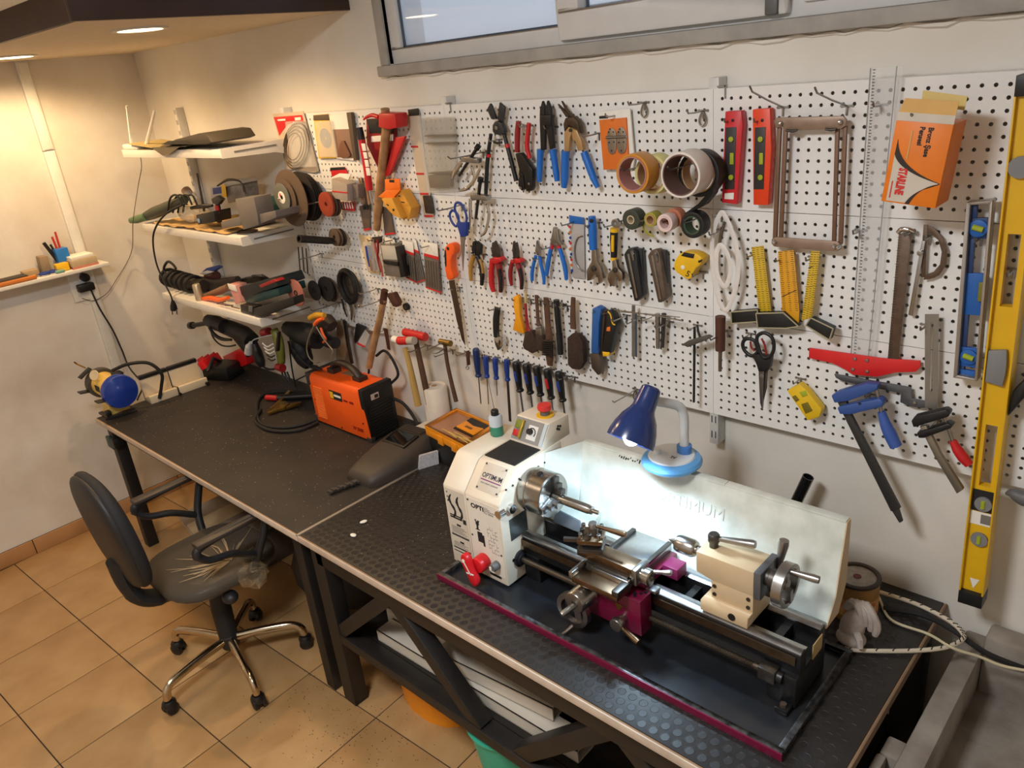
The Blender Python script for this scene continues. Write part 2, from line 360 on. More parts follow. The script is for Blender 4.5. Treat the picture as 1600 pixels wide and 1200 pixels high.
# ================================================================ benches
MATC = mat('rubber_mat', (36, 33, 32), .45, 0, .3, 18, bump=.2, bscale=120, col2=(27, 25, 25), dirt=.12); MATD = mat('rubber_mat_dusty', (44, 37, 33), .62, 0, .3, 9, bump=.35, bscale=160, col2=(31, 27, 25), dirt=.2)
BLK = mat('black_frame_paint', (30, 27, 26), .5, 0, .3, 20, dirt=.2); BOARD = mat('bench_board', (150, 120, 90), .7); EDGE = mat('edge_banding', (206, 188, 170), .55, 0, .15, 30, dirt=.25)
BZ = .75
def studs(xa, xb, ya, yb, z, mt, par, p=.031):
    sm = bmesh.new(); n = 12; row = 0; y = ya
    while y < yb:
        x = xa + (p / 2 if row % 2 else 0)
        while x < xb:
            A = [sm.verts.new((x + .0118 * math.cos(2 * PI * k / n), y + .0118 * math.sin(2 * PI * k / n), z - .0002)) for k in range(n)]
            B = [sm.verts.new((x + .0112 * math.cos(2 * PI * k / n), y + .0112 * math.sin(2 * PI * k / n), z + .0006)) for k in range(n)]
            for k in range(n): sm.faces.new((A[k], A[(k + 1) % n], B[(k + 1) % n], B[k]))
            D = [sm.verts.new((x + .0100 * math.cos(2 * PI * k / n), y + .0100 * math.sin(2 * PI * k / n), z + .0006)) for k in range(n)]
            F = [sm.verts.new((x + .0094 * math.cos(2 * PI * k / n), y + .0094 * math.sin(2 * PI * k / n), z + .0001)) for k in range(n)]
            for k in range(n): sm.faces.new((B[k], B[(k + 1) % n], D[(k + 1) % n], D[k])); sm.faces.new((D[k], D[(k + 1) % n], F[(k + 1) % n], F[k]))
            sm.faces.new(F)
            x += p
        y += p * .87; row += 1
    M = XF[par.name].inverted()
    for v in sm.verts: v.co = M @ v.co
    me = bpy.data.meshes.new('studs'); sm.to_mesh(me); sm.free(); me.materials.append(mt)
    o = bpy.data.objects.new('studs', me); COL.objects.link(o); o.parent = par; o['kind'] = 'stuff'
def bench(xa, xb, lb, mt, ya=-.795, yb=.04, matx=None, zs=0.0):
    t = thing('workbench', lb, 'workbench', ((xa + xb) / 2, -.38, 0))
    MB().bb((xa, ya, BZ - .022), (xb, yb, BZ - .003)).build('tabletop', BOARD, t)
    MB().bb((xa, ya - .004, BZ - .026), (xb, ya + .0, BZ - .001)).build('edge_trim', EDGE, t, bevel=.001)
    m0, m1 = matx or (xa, xb); mo = MB().bb((m0 + .004, ya + .006, BZ - .003), (m1 - .004, yb, BZ)).build('rubber_mat', mt, t, bevel=.0008)
    studs(m0 + .02, m1 - .02, ya + .025, yb - .02, BZ + zs, mt, t)
    return t
TB = .055
b1 = bench(-2.95, -1.139, 'long workbench with dusty dark mat under the orange welder', MATD, zs=-.0005)
MB().bb((-1.146, -.799, BZ - .003), (-1.134, .04, BZ + .0015)).build('joint_strip', mat('joint_strip', (150, 140, 128), .5, .4, dirt=.3), b1, bevel=.0008)
for X in (-2.90, -1.22):
    for Y in (-.74, -.03): MB().bb((X - TB / 2, Y - TB / 2, 0), (X + TB / 2, Y + TB / 2, BZ - .022)).build('leg', BLK, b1, bevel=.003)
for Y in (-.74, -.03): MB().bb((-2.93, Y - .02, BZ - .085), (-1.19, Y + .02, BZ - .022)).build('rail', BLK, b1, bevel=.003)
MB().bb((-2.92, -.72, BZ - .085), (-2.88, -.03, BZ - .022)).build('rail', BLK, b1, bevel=.003)
b2 = bench(-1.135, .655, 'black framed workbench carrying the lathe', MATC)
MB().bb((.655, -.799, BZ - .026), (.659, .04, BZ + .0005)).build('edge_trim', mat('edge_brown', (120, 96, 74), .6), b2, bevel=.001)
for X in (-1.095, .61):
    for Y in (-.738, -.03): MB().bb((X - .035, Y - .03, 0), (X + .035, Y + .03, BZ - .022)).build('leg', BLK, b2, bevel=.003)
for Y in (-.738, -.03):
    MB().bb((-1.10, Y - .03, .63), (.62, Y + .03, BZ - .022)).build('rail', BLK, b2, bevel=.003); MB().bb((-1.06, Y - .03, .300), (.575, Y + .03, .340)).build('lower_rail', BLK, b2, bevel=.003)
for a, q in (((-1.08, .33), (-.72, .65)), ((-.70, .65), (-.36, .33)), ((-.20, .33), (.14, .65)), ((.18, .65), (.55, .33))):
    MB().beam((a[0], -.738, a[1]), (q[0], -.738, q[1]), .05, .052, up=(0, 1, 0)).build('brace', BLK, b2, bevel=.002)
for X in (-1.06, .575, -.3): MB().bb((X - .02, -.707, .30), (X + .02, -.03, .335)).build('cross_rail', BLK, b2, bevel=.002)
# ================================================================ lathe
CREAM = mat('lathe_cream', (226, 214, 194), .42, 0, .05, 15, dirt=.10); GUARD = mat('guard_cream', (220, 224, 216), .42, 0, .08, 18, col2=(196, 200, 190), dirt=.22)
LBLK = mat('lathe_black', (24, 24, 26), .38, 0, .3, 25); MAROON = mat('lathe_maroon', (112, 12, 52), .35, 0, .15, 20); BRIGHT = mat('ground_steel', (178, 178, 178), .28, 1, .12, 50); TURN = mat('turned_steel', (170, 166, 160), .25, 1, .12, 80)
OIL = mat('oily_tray', (32, 35, 40), .28, 0, .3, 14, dirt=.1); PLATE = mat('label_plate', (206, 196, 180), .5, 0, .06, 40); BROWNST = mat('stained_steel', (128, 106, 84), .35, 1, .3, 30)
la = thing('metal_lathe', 'cream and black bench lathe standing in its black chip tray', 'lathe', (0, -.46, BZ))
TX0, TX1, TY0, TY1 = -.545, .54, -.680, -.29
MB().bb((TX0, TY0, BZ + .001), (TX1, TY1, BZ + .006)).build('chip_tray', OIL, la)
f = MB(); f.bb((TX0, TY0 + .003, BZ + .006), (TX1, TY0 + .017, BZ + .022)); f.bb((TX0, TY1 - .014, BZ + .006), (TX1, TY1, BZ + .022)); f.bb((TX0, TY0 + .017, BZ + .006), (TX0 + .014, TY1 - .014, BZ + .022)); f.bb((TX1 - .014, TY0 + .017, BZ + .006), (TX1, TY1 - .014, BZ + .022))
f.build('tray_lip', mat('worn_lip', (112, 114, 116), .35, .7, .4, 60, col2=(40, 40, 42)), la, bevel=.001)
MB().bb((TX0 - .002, TY0 - .001, BZ + .001), (TX1 + .002, TY0 + .003, BZ + .0225)).build('tray_rim', MAROON, la, bevel=.001)
HX0, HXM, HX1, HYF = -.562, -.468, -.330, -.594
def hprof(x, zb=.765): return [(x, HYF, zb), (x, HYF, 1.036), (x, HYF + .012, 1.05), (x, -.522, 1.115), (x, -.507, 1.119), (x, -.31, 1.119), (x, -.31, zb)]
MB().prism(hprof(HX0), (HXM - HX0 - .001, 0, 0)).build('belt_cover', CREAM, la, bevel=.004)
hs = MB().prism(hprof(HXM), (HX1 - HXM, 0, 0)).build('headstock', CREAM, la, bevel=.004)
MB().bb((HX0 + .02, HYF + .02, BZ + .006), (HX1 - .02, -.33, .766)).build('headstock_base', LBLK, la)
MB().bb((-.462, -.503, 1.118), (-.342, -.388, 1.123)).build('rubber_pad', RUBBER, la, bevel=.002)
# label plates on the front
lp = MB().bb((HX0 + .008, HYF - .0012, .80), (HXM - .006, HYF, 1.03)).build('label_plate', PLATE, la)
def marks(par, rects, x0, z0, sx, sz, y, m=PRINT, nm='print'):
    b = MB()
    for a, c_, q, d in rects: b.bb((x0 + a * sx, y, z0 + c_ * sz), (x0 + q * sx, y - .0004, z0 + d * sz))
    o = b.build(nm, m, par); o['kind'] = 'stuff'; return o
w_, h_ = HXM - .014 - HX0, .23
R_ = [(.06, .93, .12, .95), (.06, .86, .12, .88), (.06, .80, .12, .82), (0.1, .60, .75, .62), (.1, .565, .75, .59), (.78, .53, .95, .6), (.4, .46, .62, .49), (.05, .29, .98, .31), (.05, .315, .98, .32), (.45, .20, .66, .225), (.05, .09, .98, .11), (.05, .04, .98, .055)] + [(.1, .345 + k * .022, .9 - (k % 3) * .1, .35 + k * .022) for k in range(5)] + [(.1, .13 + k * .02, .85 - (k % 2) * .15, .134 + k * .02) for k in range(4)]
marks(lp, R_, HX0 + .008, .80, w_, h_, HYF - .0012)
for cx_ in (.30, .68):
    b = MB(); b.tube([(HX0 + .008 + w_ * (cx_ + .13 * math.sin(k * .9) * (1 if cx_ < .5 else .8)), HYF - .0015, .935 + k * .011) for k in range(8)], [.003, .005, .004, .006, .004, .006, .004, .002], 6, flat=.15); b.build('print', PRINT, lp)['kind'] = 'stuff'
fp = MB().bb((HXM + .004, HYF - .0012, .79), (HX1 - .006, HYF, 1.028)).build('front_plate', mat('front_plate_white', (224, 216, 202), .45, 0, .04), la)
text('lettering', 'OPTi', (HXM + .022, HYF - .0016, .999), (1, 0, 0), (0, 0, 1), .021, PRINT, fp, xs=1.15, bold=.0006)
text('lettering', 'TU 2506', (HXM + .073, HYF - .0016, .994), (1, 0, 0), (0, 0, 1), .0095, mat('print_grey', (110, 108, 112), .6), fp, xs=1.15); marks(fp, [(0, 0, 1, .18), (0, .45, .55, .62), (0, .85, .4, .95)], HXM + .073, 1.003, .046, .012, HYF - .0012, mat('print_grey'))
x0_ = HXM + .03
marks(fp, [(0, 0, .35, .05), (.1, .05, .25, .25), (.05, .25, .32, .42), (.0, .42, .12, .5), (.2, .42, .38, .48)], x0_, .925, .05, .07, HYF - .0012)
marks(fp, [(0, 0, .4, .5), (.4, -.15, .55, .4)], x0_ + .005, .885, .05, .07, HYF - .0012)
gd = []
for i in range(7):
    for j in range(4):
        if (i * 3 + j) % 4: gd.append((j * .25 + .02, i / 7, j * .25 + .2, i / 7 + .02))
        if (i + j) % 3: gd.append((j * .25 + .02, i / 7, j * .25 + .035, i / 7 + .13))
marks(fp, gd, HXM + .078, .865, .042, .09, HYF - .0012, mat('print_grey'))
for px_, pz_ in ((HXM + .012, 1.02), (HX1 - .012, 1.015), (HX1 - .012, .87), (HXM + .012, .90)): MB().cyl((px_, HYF - .0012, pz_), (px_, HYF - .003, pz_), .003, n=10).build('screw', DSTEEL, fp)
MB().bb((HX1 - .07, HYF - .002, .782), (HX1 - .025, HYF, .790)).build('slot', BLACK, fp)
# sloping badge
sl0 = Vector((0, HYF + .012, 1.05)); sl1 = Vector((0, -.522, 1.115)); su = (sl1 - sl0).normalized(); sn = Vector((1, 0, 0)).cross(su)
def SP(x, t, d=0.0): return Vector((x, 0, 0)) + sl0 + su * t + sn * d
bd = MB().prism([SP(-.436, .006), SP(-.346, .006), SP(-.346, .090), SP(-.436, .090)], sn * .002).build('badge', PLATE, la, bevel=.0006)
text('lettering', 'OPTIMUM', SP(-.391, .045, .0022), (1, 0, 0), su, .0205, mat('print_navy', (40, 34, 60), .5), bd, align='CENTER', xs=.86, bold=.0003)
MB().prism([SP(-.430, .037, .002), SP(-.352, .037, .002), SP(-.352, .040, .002), SP(-.430, .040, .002)], sn * .0005).build('underline', mat('print_purple', (120, 30, 110), .5), bd)
text('lettering', 'MASCHINEN GERMANY', SP(-.391, .027, .0022), (1, 0, 0), su, .0062, mat('print_grey'), bd, align='CENTER', xs=1.05)
for a, q in ((-.430, .084), (-.352, .084), (-.430, .012), (-.352, .012)): MB().cyl(SP(a, q, .001), SP(a, q, .0045), .0028, n=10).build('screw', DSTEEL, bd)
# red wing lever and small knob
rk = PY(741, 884, -.63); b = MB(); b.cyl((rk.x + .012, HYF, rk.z + .004), (rk.x + .012, -.632, rk.z + .004), .026, .024, n=20)
wing = [(-.030, .030), (-.022, .044), (-.008, .047), (.004, .036), (.010, .012), (.022, -.012), (.034, -.034), (.030, -.052), (.014, -.056), (.0, -.044), (-.012, -.016), (-.026, .006)]
b.prism([(rk.x + a * .9 - .004, -.632, rk.z + q) for a, q in rounded([Vector((u_, v_)) for u_, v_ in wing])], (0, -.022, 0)); rl = b.build('direction_lever', mat('red_lever', (205, 26, 34), .35), la, bevel=.004)
b = MB(); b.beam((rk.x - .016, -.6548, rk.z + .022), (rk.x + .008, -.6548, rk.z - .016), .004, .0012, up=(0, 1, 0)); b.beam((rk.x - .010, -.6548, rk.z - .014), (rk.x + .020, -.6548, rk.z - .010), .004, .0012, up=(0, 1, 0)); b.cyl((rk.x - .017, -.654, rk.z + .024), (rk.x - .017, -.6555, rk.z + .024), .006, n=12); b.build('pointer_mark', PAPER, rl)
kk = PY(772, 886, -.61); b = MB(); b.lathe([(.013, 0), (.013, .020), (.010, .024), (0.0001, .024)], (kk.x, HYF, kk.z), (0, -1, 0), 20); b.build('dial_knob', GREY, la); MB().bb((kk.x - .010, HYF - .0262, kk.z - .009), (kk.x - .002, HYF - .024, kk.z + .003)).build('knob_marker', PAPER, la)
# corner bolt eye, side plate, bearing on the chuck side
b = MB(); b.ring((HX1 + .006, -.552, 1.012), (1, 0, 0), .006, .014, .014, 20); b.cyl((HX1 - .002, -.578, 1.012), (HX1 - .002, -.600, 1.012), .012, n=16); b.build('clamp_eye', CHROME, la)
MB().bb((HX1, -.562, .905), (HX1 + .0015, -.490, .975)).build('rating_plate', mat('rating_plate', (72, 76, 74), .4, .3, .3, 90), la)
b = MB(); b.lathe([(.026, 0), (.026, .006), (.018, .010), (.018, .014)], (HX1, -.535, .832), (1, 0, 0), 20); b.build('screw_bearing', LBLK, la)
MB().cyl((HX1, -.562, .84), (HX1 + .002, -.562, .84), .005, n=12).build('oil_hole', BLACK, la)
for k in range(7): MB().cyl((HX1, -.56 + k * .028, 1.075 + .008 * (k > 1)), (HX1 + .003, -.56 + k * .028, 1.075 + .008 * (k > 1)), .003, n=8).build('screw', DSTEEL, hs)
# control box
q = [(-.462, -.392, 1.119), (-.462, -.392, 1.128), (-.462, -.350, 1.190), (-.462, -.262, 1.186), (-.462, -.262, 1.119)]
cb = MB().prism(q, (HX1 - .004 + .462, 0, 0)).build('control_box', CREAM, la, bevel=.003)
ps0 = Vector((0, -.392, 1.128)); ps1 = Vector((0, -.350, 1.190)); pu = (ps1 - ps0).normalized(); pn = Vector((1, 0, 0)).cross(pu); PL = (ps1 - ps0).length
def CP(x, t, d=0.0): return Vector((x, 0, 0)) + ps0 + pu * t + pn * d
MB().prism([CP(-.458, .002), CP(-.350, .002), CP(-.350, PL - .004), CP(-.458, PL - .004)], pn * .002).build('switch_panel', mat('panel_grey', (140, 138, 134), .4), cb)
MB().prism([CP(-.348, .002), CP(-.336, .002), CP(-.336, PL - .004), CP(-.348, PL - .004)], pn * .004).build('panel_edge', mat('panel_light', (190, 200, 205), .35), cb)
MB().prism([CP(-.452, .012, .002), CP(-.430, .012, .002), CP(-.430, .032, .002), CP(-.452, .032, .002)], pn * .006).build('stop_button', RED, cb, bevel=.002)
MB().prism([CP(-.452, .036, .002), CP(-.430, .036, .002), CP(-.430, .062, .002), CP(-.452, .062, .002)], pn * .006).build('start_button', mat('button_green', (120, 128, 40), .4), cb, bevel=.002)
MB().prism([CP(-.428, .008, .002), CP(-.420, .008, .002), CP(-.420, .064, .002), CP(-.428, .064, .002)], pn * .009).build('switch_flap', mat('flap_brass', (176, 150, 60), .3, .5), cb, bevel=.001)
MB().prism([CP(-.402, .012, .002), CP(-.366, .012, .002), CP(-.366, .056, .002), CP(-.402, .056, .002)], pn * .0006).build('dial_plate', WHITE, cb)
b = MB(); b.tube([CP(-.386 + .014 * math.cos(a * .3 - .6), .034 + .014 * math.sin(a * .3 - .6), .0035) for a in range(12)], .0016, 6); b.build('dial_arc', BLACK, cb)
MB().cyl(CP(-.390, .036, .002), CP(-.390, .036, .014), .009, n=18).build('speed_dial', BLACK, cb)
es = Vector((-.385, -.310, 1.1885)); MB().cyl(es, es + Vector((0, 0, .004)), .027, n=24).build('button_ring', YELLOW, cb); MB().cyl(es + Vector((0, 0, .003)), es + Vector((0, 0, .018)), .015, n=18).build('button_neck', GREY, cb)
MB().lathe([(.015, 0), (.021, .004), (.022, .012), (.020, .019), (.0001, .020)], es + Vector((0, 0, .017)), (0, 0, 1), 22).build('emergency_button', mat('estop_red', (214, 56, 50), .4), cb)
for dy, dz in ((0, .01), (.01, .006), (-.004, .003), (.004, -.002)): MB().cyl((HX1 - .005, -.315 + dy, 1.158 + dz), (HX1 - .002, -.315 + dy, 1.158 + dz), .004, n=8).build('cable_hole', BLACK, cb)
# chuck with bar
AY, AZ = -.462, 1.034
b = MB(); b.lathe([(.060, 0), (.060, .012), (.0655, .014), (.0655, .030), (.064, .032), (.0655, .034), (.0655, .085), (.062, .089), (.020, .089), (.020, .070)], (HX1, AY, AZ), (1, 0, 0), 48, cap=True)
ch = b.build('chuck', TURN, la, ang=25)
MB().cyl((HX1 + .055, AY - .01, AZ + .063), (HX1 + .055, AY - .011, AZ + .068), .010, .009, n=16).build('key_socket', BLACK, ch)
for k in range(3):
    a = math.radians(80 + 120 * k); dv = Vector((0, math.cos(a), math.sin(a))); X = HX1 + .089
    j = MB(); R3 = Matrix((Vector((1, 0, 0)), dv, Vector((1, 0, 0)).cross(dv))).transposed()
    for r0, r1, hh in ((.014, .060, .010), (.014, .044, .022), (.014, .030, .034)): j.box(Vector((X + hh / 2, AY, AZ)) + dv * (r0 + r1) / 2, (hh, r1 - r0, .020), R3)
    j.build('jaw', BRIGHT if k else DSTEEL, ch, bevel=.001)
b = MB(); b.lathe([(.0135, 0), (.0135, .128), (.0115, .132), (.0115, .140), (.006, .142), (.006, .160), (.004, .162)], (HX1 + .085, AY, AZ), (1, 0, 0), 24); b.build('work_bar', TURN, la)
# bed
BX0, BX1, BT = HX1 - .02, .505, .898
for yc, nm in ((-.500, 'front_way'), (-.398, 'rear_way')):
    MB().bb((BX0, yc - .016, .840), (BX1, yc + .014, BT)).build('bed_rail', LBLK, la, bevel=.002)
    MB().prism([(BX0, yc - .018, BT), (BX0, yc - .018, BT + .004), (BX0, yc - .008, BT + .010), (BX0, yc + .000, BT + .010), (BX0, yc + .006, BT + .003), (BX0, yc + .017, BT + .003), (BX0, yc + .017, BT)], (BX1 - BX0, 0, 0)).build(nm, BRIGHT, la)
MB().bb((BX0, -.5225, .868), (BX1 - .01, -.518, .890)).build('rack', BROWNST, la)
MB().bb((BX0, -.49, .836), (BX1, -.408, .850)).build('bed_web', LBLK, la)
for X in (-.1, .18, .42): MB().bb((X, -.488, .848), (X + .02, -.41, .885)).build('bed_rib', LBLK, la)
MB().bb((.435, -.535, BZ + .008), (.505, -.375, .842)).build('bed_foot', LBLK, la, bevel=.004); MB().bb((-.33, -.52, BZ + .008), (-.27, -.38, .842)).build('bed_foot', LBLK, la, bevel=.004)
MB().bb((.47, -.565, BZ + .007), (.50, -.535, BZ + .02)).build('foot_lug', LBLK, la, bevel=.002); MB().cyl((.485, -.552, BZ + .02), (.485, -.552, BZ + .028), .008, n=6).build('bolt', RUST, la)
MB().bb((.5055, -.455, .845), (.508, -.405, .885)).build('end_plate', mat('end_plate', (186, 160, 110), .5), la)
b = MB(); prof = [(.0085, 0)]
for k in range(70): prof += [(.0088, .42 + k * .0045), (.0074, .42 + k * .0045 + .0022)]
b.lathe([(.0088, 0), (.0088, .418)] + prof[1:] + [(.0095, .74), (.0095, .80)], (HX1, -.535, .832), (1, 0, 0), 10); b.build('lead_screw', mat('lead_screw_steel', (98, 88, 76), .4, .9, .3), la, ang=25)
MB().bb((.42, -.552, .815), (.462, -.52, .85)).build('screw_bracket', DSTEEL, la, bevel=.003); MB().cyl((.462, -.535, .832), (.475, -.535, .832), .014, n=16).build('end_collar', LBLK, la)
# carriage
MB().bb((-.055, -.53, .908), (.105, -.375, .930)).build('saddle', MAROON, la, bevel=.004)
ap = MB().bb((-.085, -.578, .800), (.122, -.528, .908)).build('apron', MAROON, la, bevel=.003)
for a, q in ((.098, -.565), (.105, -.548), (.112, -.538), (.092, -.556)): MB().cyl((a, q, .908), (a, q, .910), .0045, n=10).build('screw', BLACK, ap)
MB().bb((.105, -.53, .905), (.135, -.505, .915)).build('way_wiper', BRIGHT, la, bevel=.002)
MB().bb((.105, -.45, .905), (.150, -.405, .938)).build('rear_block', mat('lathe_pink', (132, 34, 86), .4), la, bevel=.002)
hub = Vector((-.040, -.578, .872)); b = MB(); b.lathe([(.034, 0), (.034, .012), (.031, .016), (.031, .060), (.028, .064), (.007, .064), (.007, .060)], hub, (0, -1, 0), 28); hw = b.build('apron_dial', TURN, la)
wc = Vector((-.058, -.624, .832)); b = MB(); b.ring(wc, (0, 1, 0), .037, .051, .016, 36); b.beam(wc + Vector((.008, .006, .03)), wc + Vector((.016, .004, -.045)), .022, .010, up=(0, 1, 0)); b.build('apron_handwheel', STEEL, la)
MB().lathe([(.0065, 0), (.0085, .010), (.0085, .05), (.007, .055), (.0001, .056)], wc + Vector((.02, -.005, .034)), (-.25, -1, -.2), 14).build('wheel_handle', STEEL, la)
MB().lathe([(.006, 0), (.006, .03), (.0085, .05), (.0075, .06), (.0001, .061)], wc + Vector((-.002, -.004, -.05)), (-.5, -.5, -.7), 14).build('wheel_handle', STEEL, la)
kn = Vector((.070, -.578, .836)); MB().lathe([(.012, 0), (.012, .02), (.019, .022), (.019, .036), (.017, .039), (.0001, .039)], kn, (0, -1, 0), 22).build('half_nut_knob', STEEL, la)
MB().lathe([(.006, 0), (.007, .02), (.010, .055), (.009, .064), (.0001, .066)], kn + Vector((.014, -.03, -.003)), (1, -.25, -.12), 14).build('half_nut_lever', BROWNST, la)
MB().prism([(.045, -.5785, .875), (.075, -.5785, .872), (.062, -.5785, .866), (.058, -.5785, .852), (.05, -.5785, .856)], (0, -.0006, 0)).build('warning_print', BRONZE, ap)
MB().bb((-.030, -.575, .930), (.085, -.372, .950)).build('cross_slide', mat('bright_plate', (176, 178, 180), .3, 1, .1, 40), la, bevel=.002)
MB().bb((-.034, -.50, .9505), (.088, -.378, .9535)).build('way_cover', BRIGHT, la, bevel=.001)
for xx in (-.036, .078): MB().bb((xx, -.505, .9535), (xx + .012, -.378, .960)).build('gib_strip', DSTEEL, la, bevel=.001)
MB().bb((-.060, -.622, .918), (.085, -.560, .936)).build('front_table', BROWNST, la, bevel=.003); MB().bb((-.066, -.624, .930), (-.054, -.560, .950)).build('table_stop', BRIGHT, la, bevel=.002); MB().bb((.068, -.622, .930), (.088, -.556, .948)).build('table_stop', DSTEEL, la, bevel=.002)
MB().prism([(-.050, -.575, .936), (-.050, -.566, .950), (-.050, -.57, .958), (-.050, -.505, .958), (-.050, -.505, .936)], (.130, 0, 0)).build('compound_base', DSTEEL, la, bevel=.001)
MB().bb((-.085, -.562, .956), (.092, -.512, .982)).build('compound_slide', BROWNST, la, bevel=.002)
MB().bb((.088, -.565, .938), (.104, -.505, .985)).build('slide_end', STEEL, la, bevel=.004)
b = MB(); b.lathe([(.018, 0), (.018, .008), (.022, .010), (.022, .026), (.018, .028), (.008, .028), (.008, .024)], (.104, -.538, .960), (1, 0, 0), 26); b.build('compound_dial', TURN, la)
MB().lathe([(.005, 0), (.005, .025), (.0075, .045), (.006, .05), (.0001, .051)], (.126, -.528, .972), (.9, .35, .1), 12).build('dial_handle', STEEL, la)
tp = Vector((-.052, -.537, .982)); R1 = Matrix.Rotation(math.radians(28), 3, 'Z')
MB().box(tp + Vector((0, 0, .006)), (.066, .066, .012), R1).build('tool_post_base', DSTEEL, la, bevel=.001); MB().box(tp + Vector((0, 0, .019)), (.044, .044, .016), R1).build('tool_post_core', LBLK, la); tpo = MB().box(tp + Vector((0, 0, .032)), (.066, .066, .012), R1).build('tool_post', BROWNST, la, bevel=.001)
for i in range(3):
    for j in range(3):
        if i == 1 and j == 1: continue
        v = tp + R1 @ Vector(((i - 1) * .024, (j - 1) * .024, .036)); MB().lathe([(.0035, 0), (.0035, .006), (.0055, .008), (.0055, .018), (.003, .0185), (.003, .014)], v, (0, 0, 1), 10).build('clamp_bolt', DSTEEL if (i + j) % 2 else STEEL, tpo)
MB().lathe([(.011, 0), (.010, .018), (.012, .020), (.012, .034), (.010, .037), (.0001, .037)], tp + Vector((.004, .004, .036)), (0, 0, 1), 18).build('post_nut', STEEL, tpo)
MB().lathe([(.004, 0), (.005, .02), (.0085, .085), (.0075, .093), (.0001, .094)], tp + Vector((.010, .006, .064)), (1, .05, .06), 14).build('post_lever', BROWNST, tpo)
MB().box(tp + R1 @ Vector((-.05, .0, .018)), (.05, .010, .010), R1).build('cutting_tool', DSTEEL, tpo)
# tailstock
tsd = mat('tailstock_cream', (206, 182, 146), .45, 0, .08, 20, dirt=.15)
MB().prism([(.255, -.518, .910), (.255, -.518, .940), (.262, -.510, .950), (.262, -.405, .950), (.255, -.40, .940), (.255, -.40, .910)], (.122, 0, 0)).build('tailstock_base', tsd, la, bevel=.002)
MB().bb((.277, -.5045, .948), (.3835, -.418, 1.012)).build('tailstock_column', tsd, la, bevel=.002)
tb = MB().prism([(.237, -.505, 1.006), (.283, -.505, .996), (.384, -.505, .996), (.384, -.505, 1.064), (.237, -.505, 1.064)], (0, .085, 0)).build('tailstock_body', tsd, la, bevel=.003)
for a, q in ((.286, .985), (.286, .962), (.372, .985), (.372, .962)): MB().cyl((a, -.504, q), (a, -.507, q), .005, n=10).build('screw', DSTEEL, la)
MB().cyl((.338, -.518, .928), (.338, -.521, .928), .009, n=14).build('adjust_screw', BLACK, la)
MB().bb((.384, -.508, .994), (.402, -.416, 1.068)).build('tailstock_cap', mat('grey_cast', (104, 106, 110), .4, .5), la, bevel=.003)
MB().cyl((.225, AY, AZ), (.240, AY, AZ), .013, n=18).build('quill', BRIGHT, la)
MB().lathe([(.0005, 0), (.011, .022), (.013, .024), (.020, .026), (.0225, .034), (.0225, .070), (.019, .078), (.012, .080), (.012, .092)], (.134, AY, AZ), (1, 0, 0), 28).build('live_center', TURN, la, ang=25)
b = MB(); b.lathe([(.020, 0), (.020, .010), (.024, .012), (.024, .024), (.016, .028), (.012, .05)], (.400, AY - .012, AZ + .008), (1, 0, 0), 26); b.build('tailstock_dial', DSTEEL, la)
wc = Vector((.446, AY - .016, AZ + .008)); b = MB(); b.ring(wc, (1, 0, 0), .041, .052, .022, 36); b.cyl(wc - Vector((.01, 0, 0)), wc + Vector((.006, 0, 0)), .014, n=18)
b.beam(wc + Vector((0, .0, -.01)), wc + Vector((0, .006, -.044)), .014, .03, up=(1, 0, 0)); b.beam(wc + Vector((0, .0, .01)), wc + Vector((0, -.002, .044)), .012, .014, up=(1, 0, 0)); b.build('tailstock_handwheel', STEEL, la, ang=30)
MB().lathe([(.006, 0), (.007, .015), (.0095, .05), (.0085, .062), (.0001, .063)], wc + Vector((.010, .0, .040)), (1, .1, .0), 14).build('wheel_handle', STEEL, la)
MB().lathe([(.006, 0), (.007, .02), (.0125, .07), (.011, .082), (.0001, .083)], (.404, -.425, 1.03), (.10, .12, 1), 16).build('lock_lever', STEEL, la); MB().cyl((.392, -.45, .985), (.408, -.45, .985), .014, n=16).build('lock_nut', DSTEEL, la)
MB().lathe([(.011, 0), (.011, .012), (.014, .016), (.014, .032), (.011, .036), (.0001, .036)], (.262, -.465, 1.064), (0, 0, 1), 18).build('quill_lock', DSTEEL, la)
MB().lathe([(.0055, 0), (.007, .02), (.0105, .085), (.009, .092), (.0001, .093)], (.270, -.462, 1.088), (1, .1, .14), 14).build('quill_lever', STEEL, la)
# splash guard
GX0, GX1 = -.255, .505; g0 = (-.385, .885); g1 = (-.300, 1.130); mid = (-.353, .965)
b = MB(); b.prism([(GX0, g0[0], g0[1]), (GX0, -.338, .945), (GX0, g1[0], g1[1]), (GX0, g1[0] + .004, g1[1]), (GX0, -.334, .944), (GX0, g0[0] + .004, g0[1])], (GX1 - GX0, 0, 0)); gd = b.build('splash_guard', GUARD, la)
MB().bb((GX0, g1[0] - .001, g1[1] - .002), (.20, g1[0] + .022, g1[1] + .003)).build('guard_flange', GUARD, la, bevel=.001); MB().bb((.201, g1[0] - .001, g1[1] - .002), (GX1, g1[0] + .022, g1[1] + .003)).build('guard_flange', GUARD, la, bevel=.001)
MB().prism([(GX1, g0[0], g0[1]), (GX1, -.338, .945), (GX1, g1[0], g1[1]), (GX1, g1[0] + .022, g1[1]), (GX1, g1[0] + .022, .95), (GX1, g0[0] + .07, g0[1])], (.003, 0, 0)).build('guard_side', tsd, la)
MB().prism([(GX0, -.345, .94), (GX0, g1[0], g1[1] + .002), (HX1 + .001, -.385, 1.112), (HX1 + .001, -.43, .93)], (.002, .003, 0)).build('guard_side', GUARD, la)
MB().prism([(HX1 + .003, -.425, .945), (GX0, -.342, .955), (-.165, -.350, .950), (-.165, -.400, .925), (-.22, -.42, .925)], (0, .003, -.022)).build('guard_fold', GUARD, la)
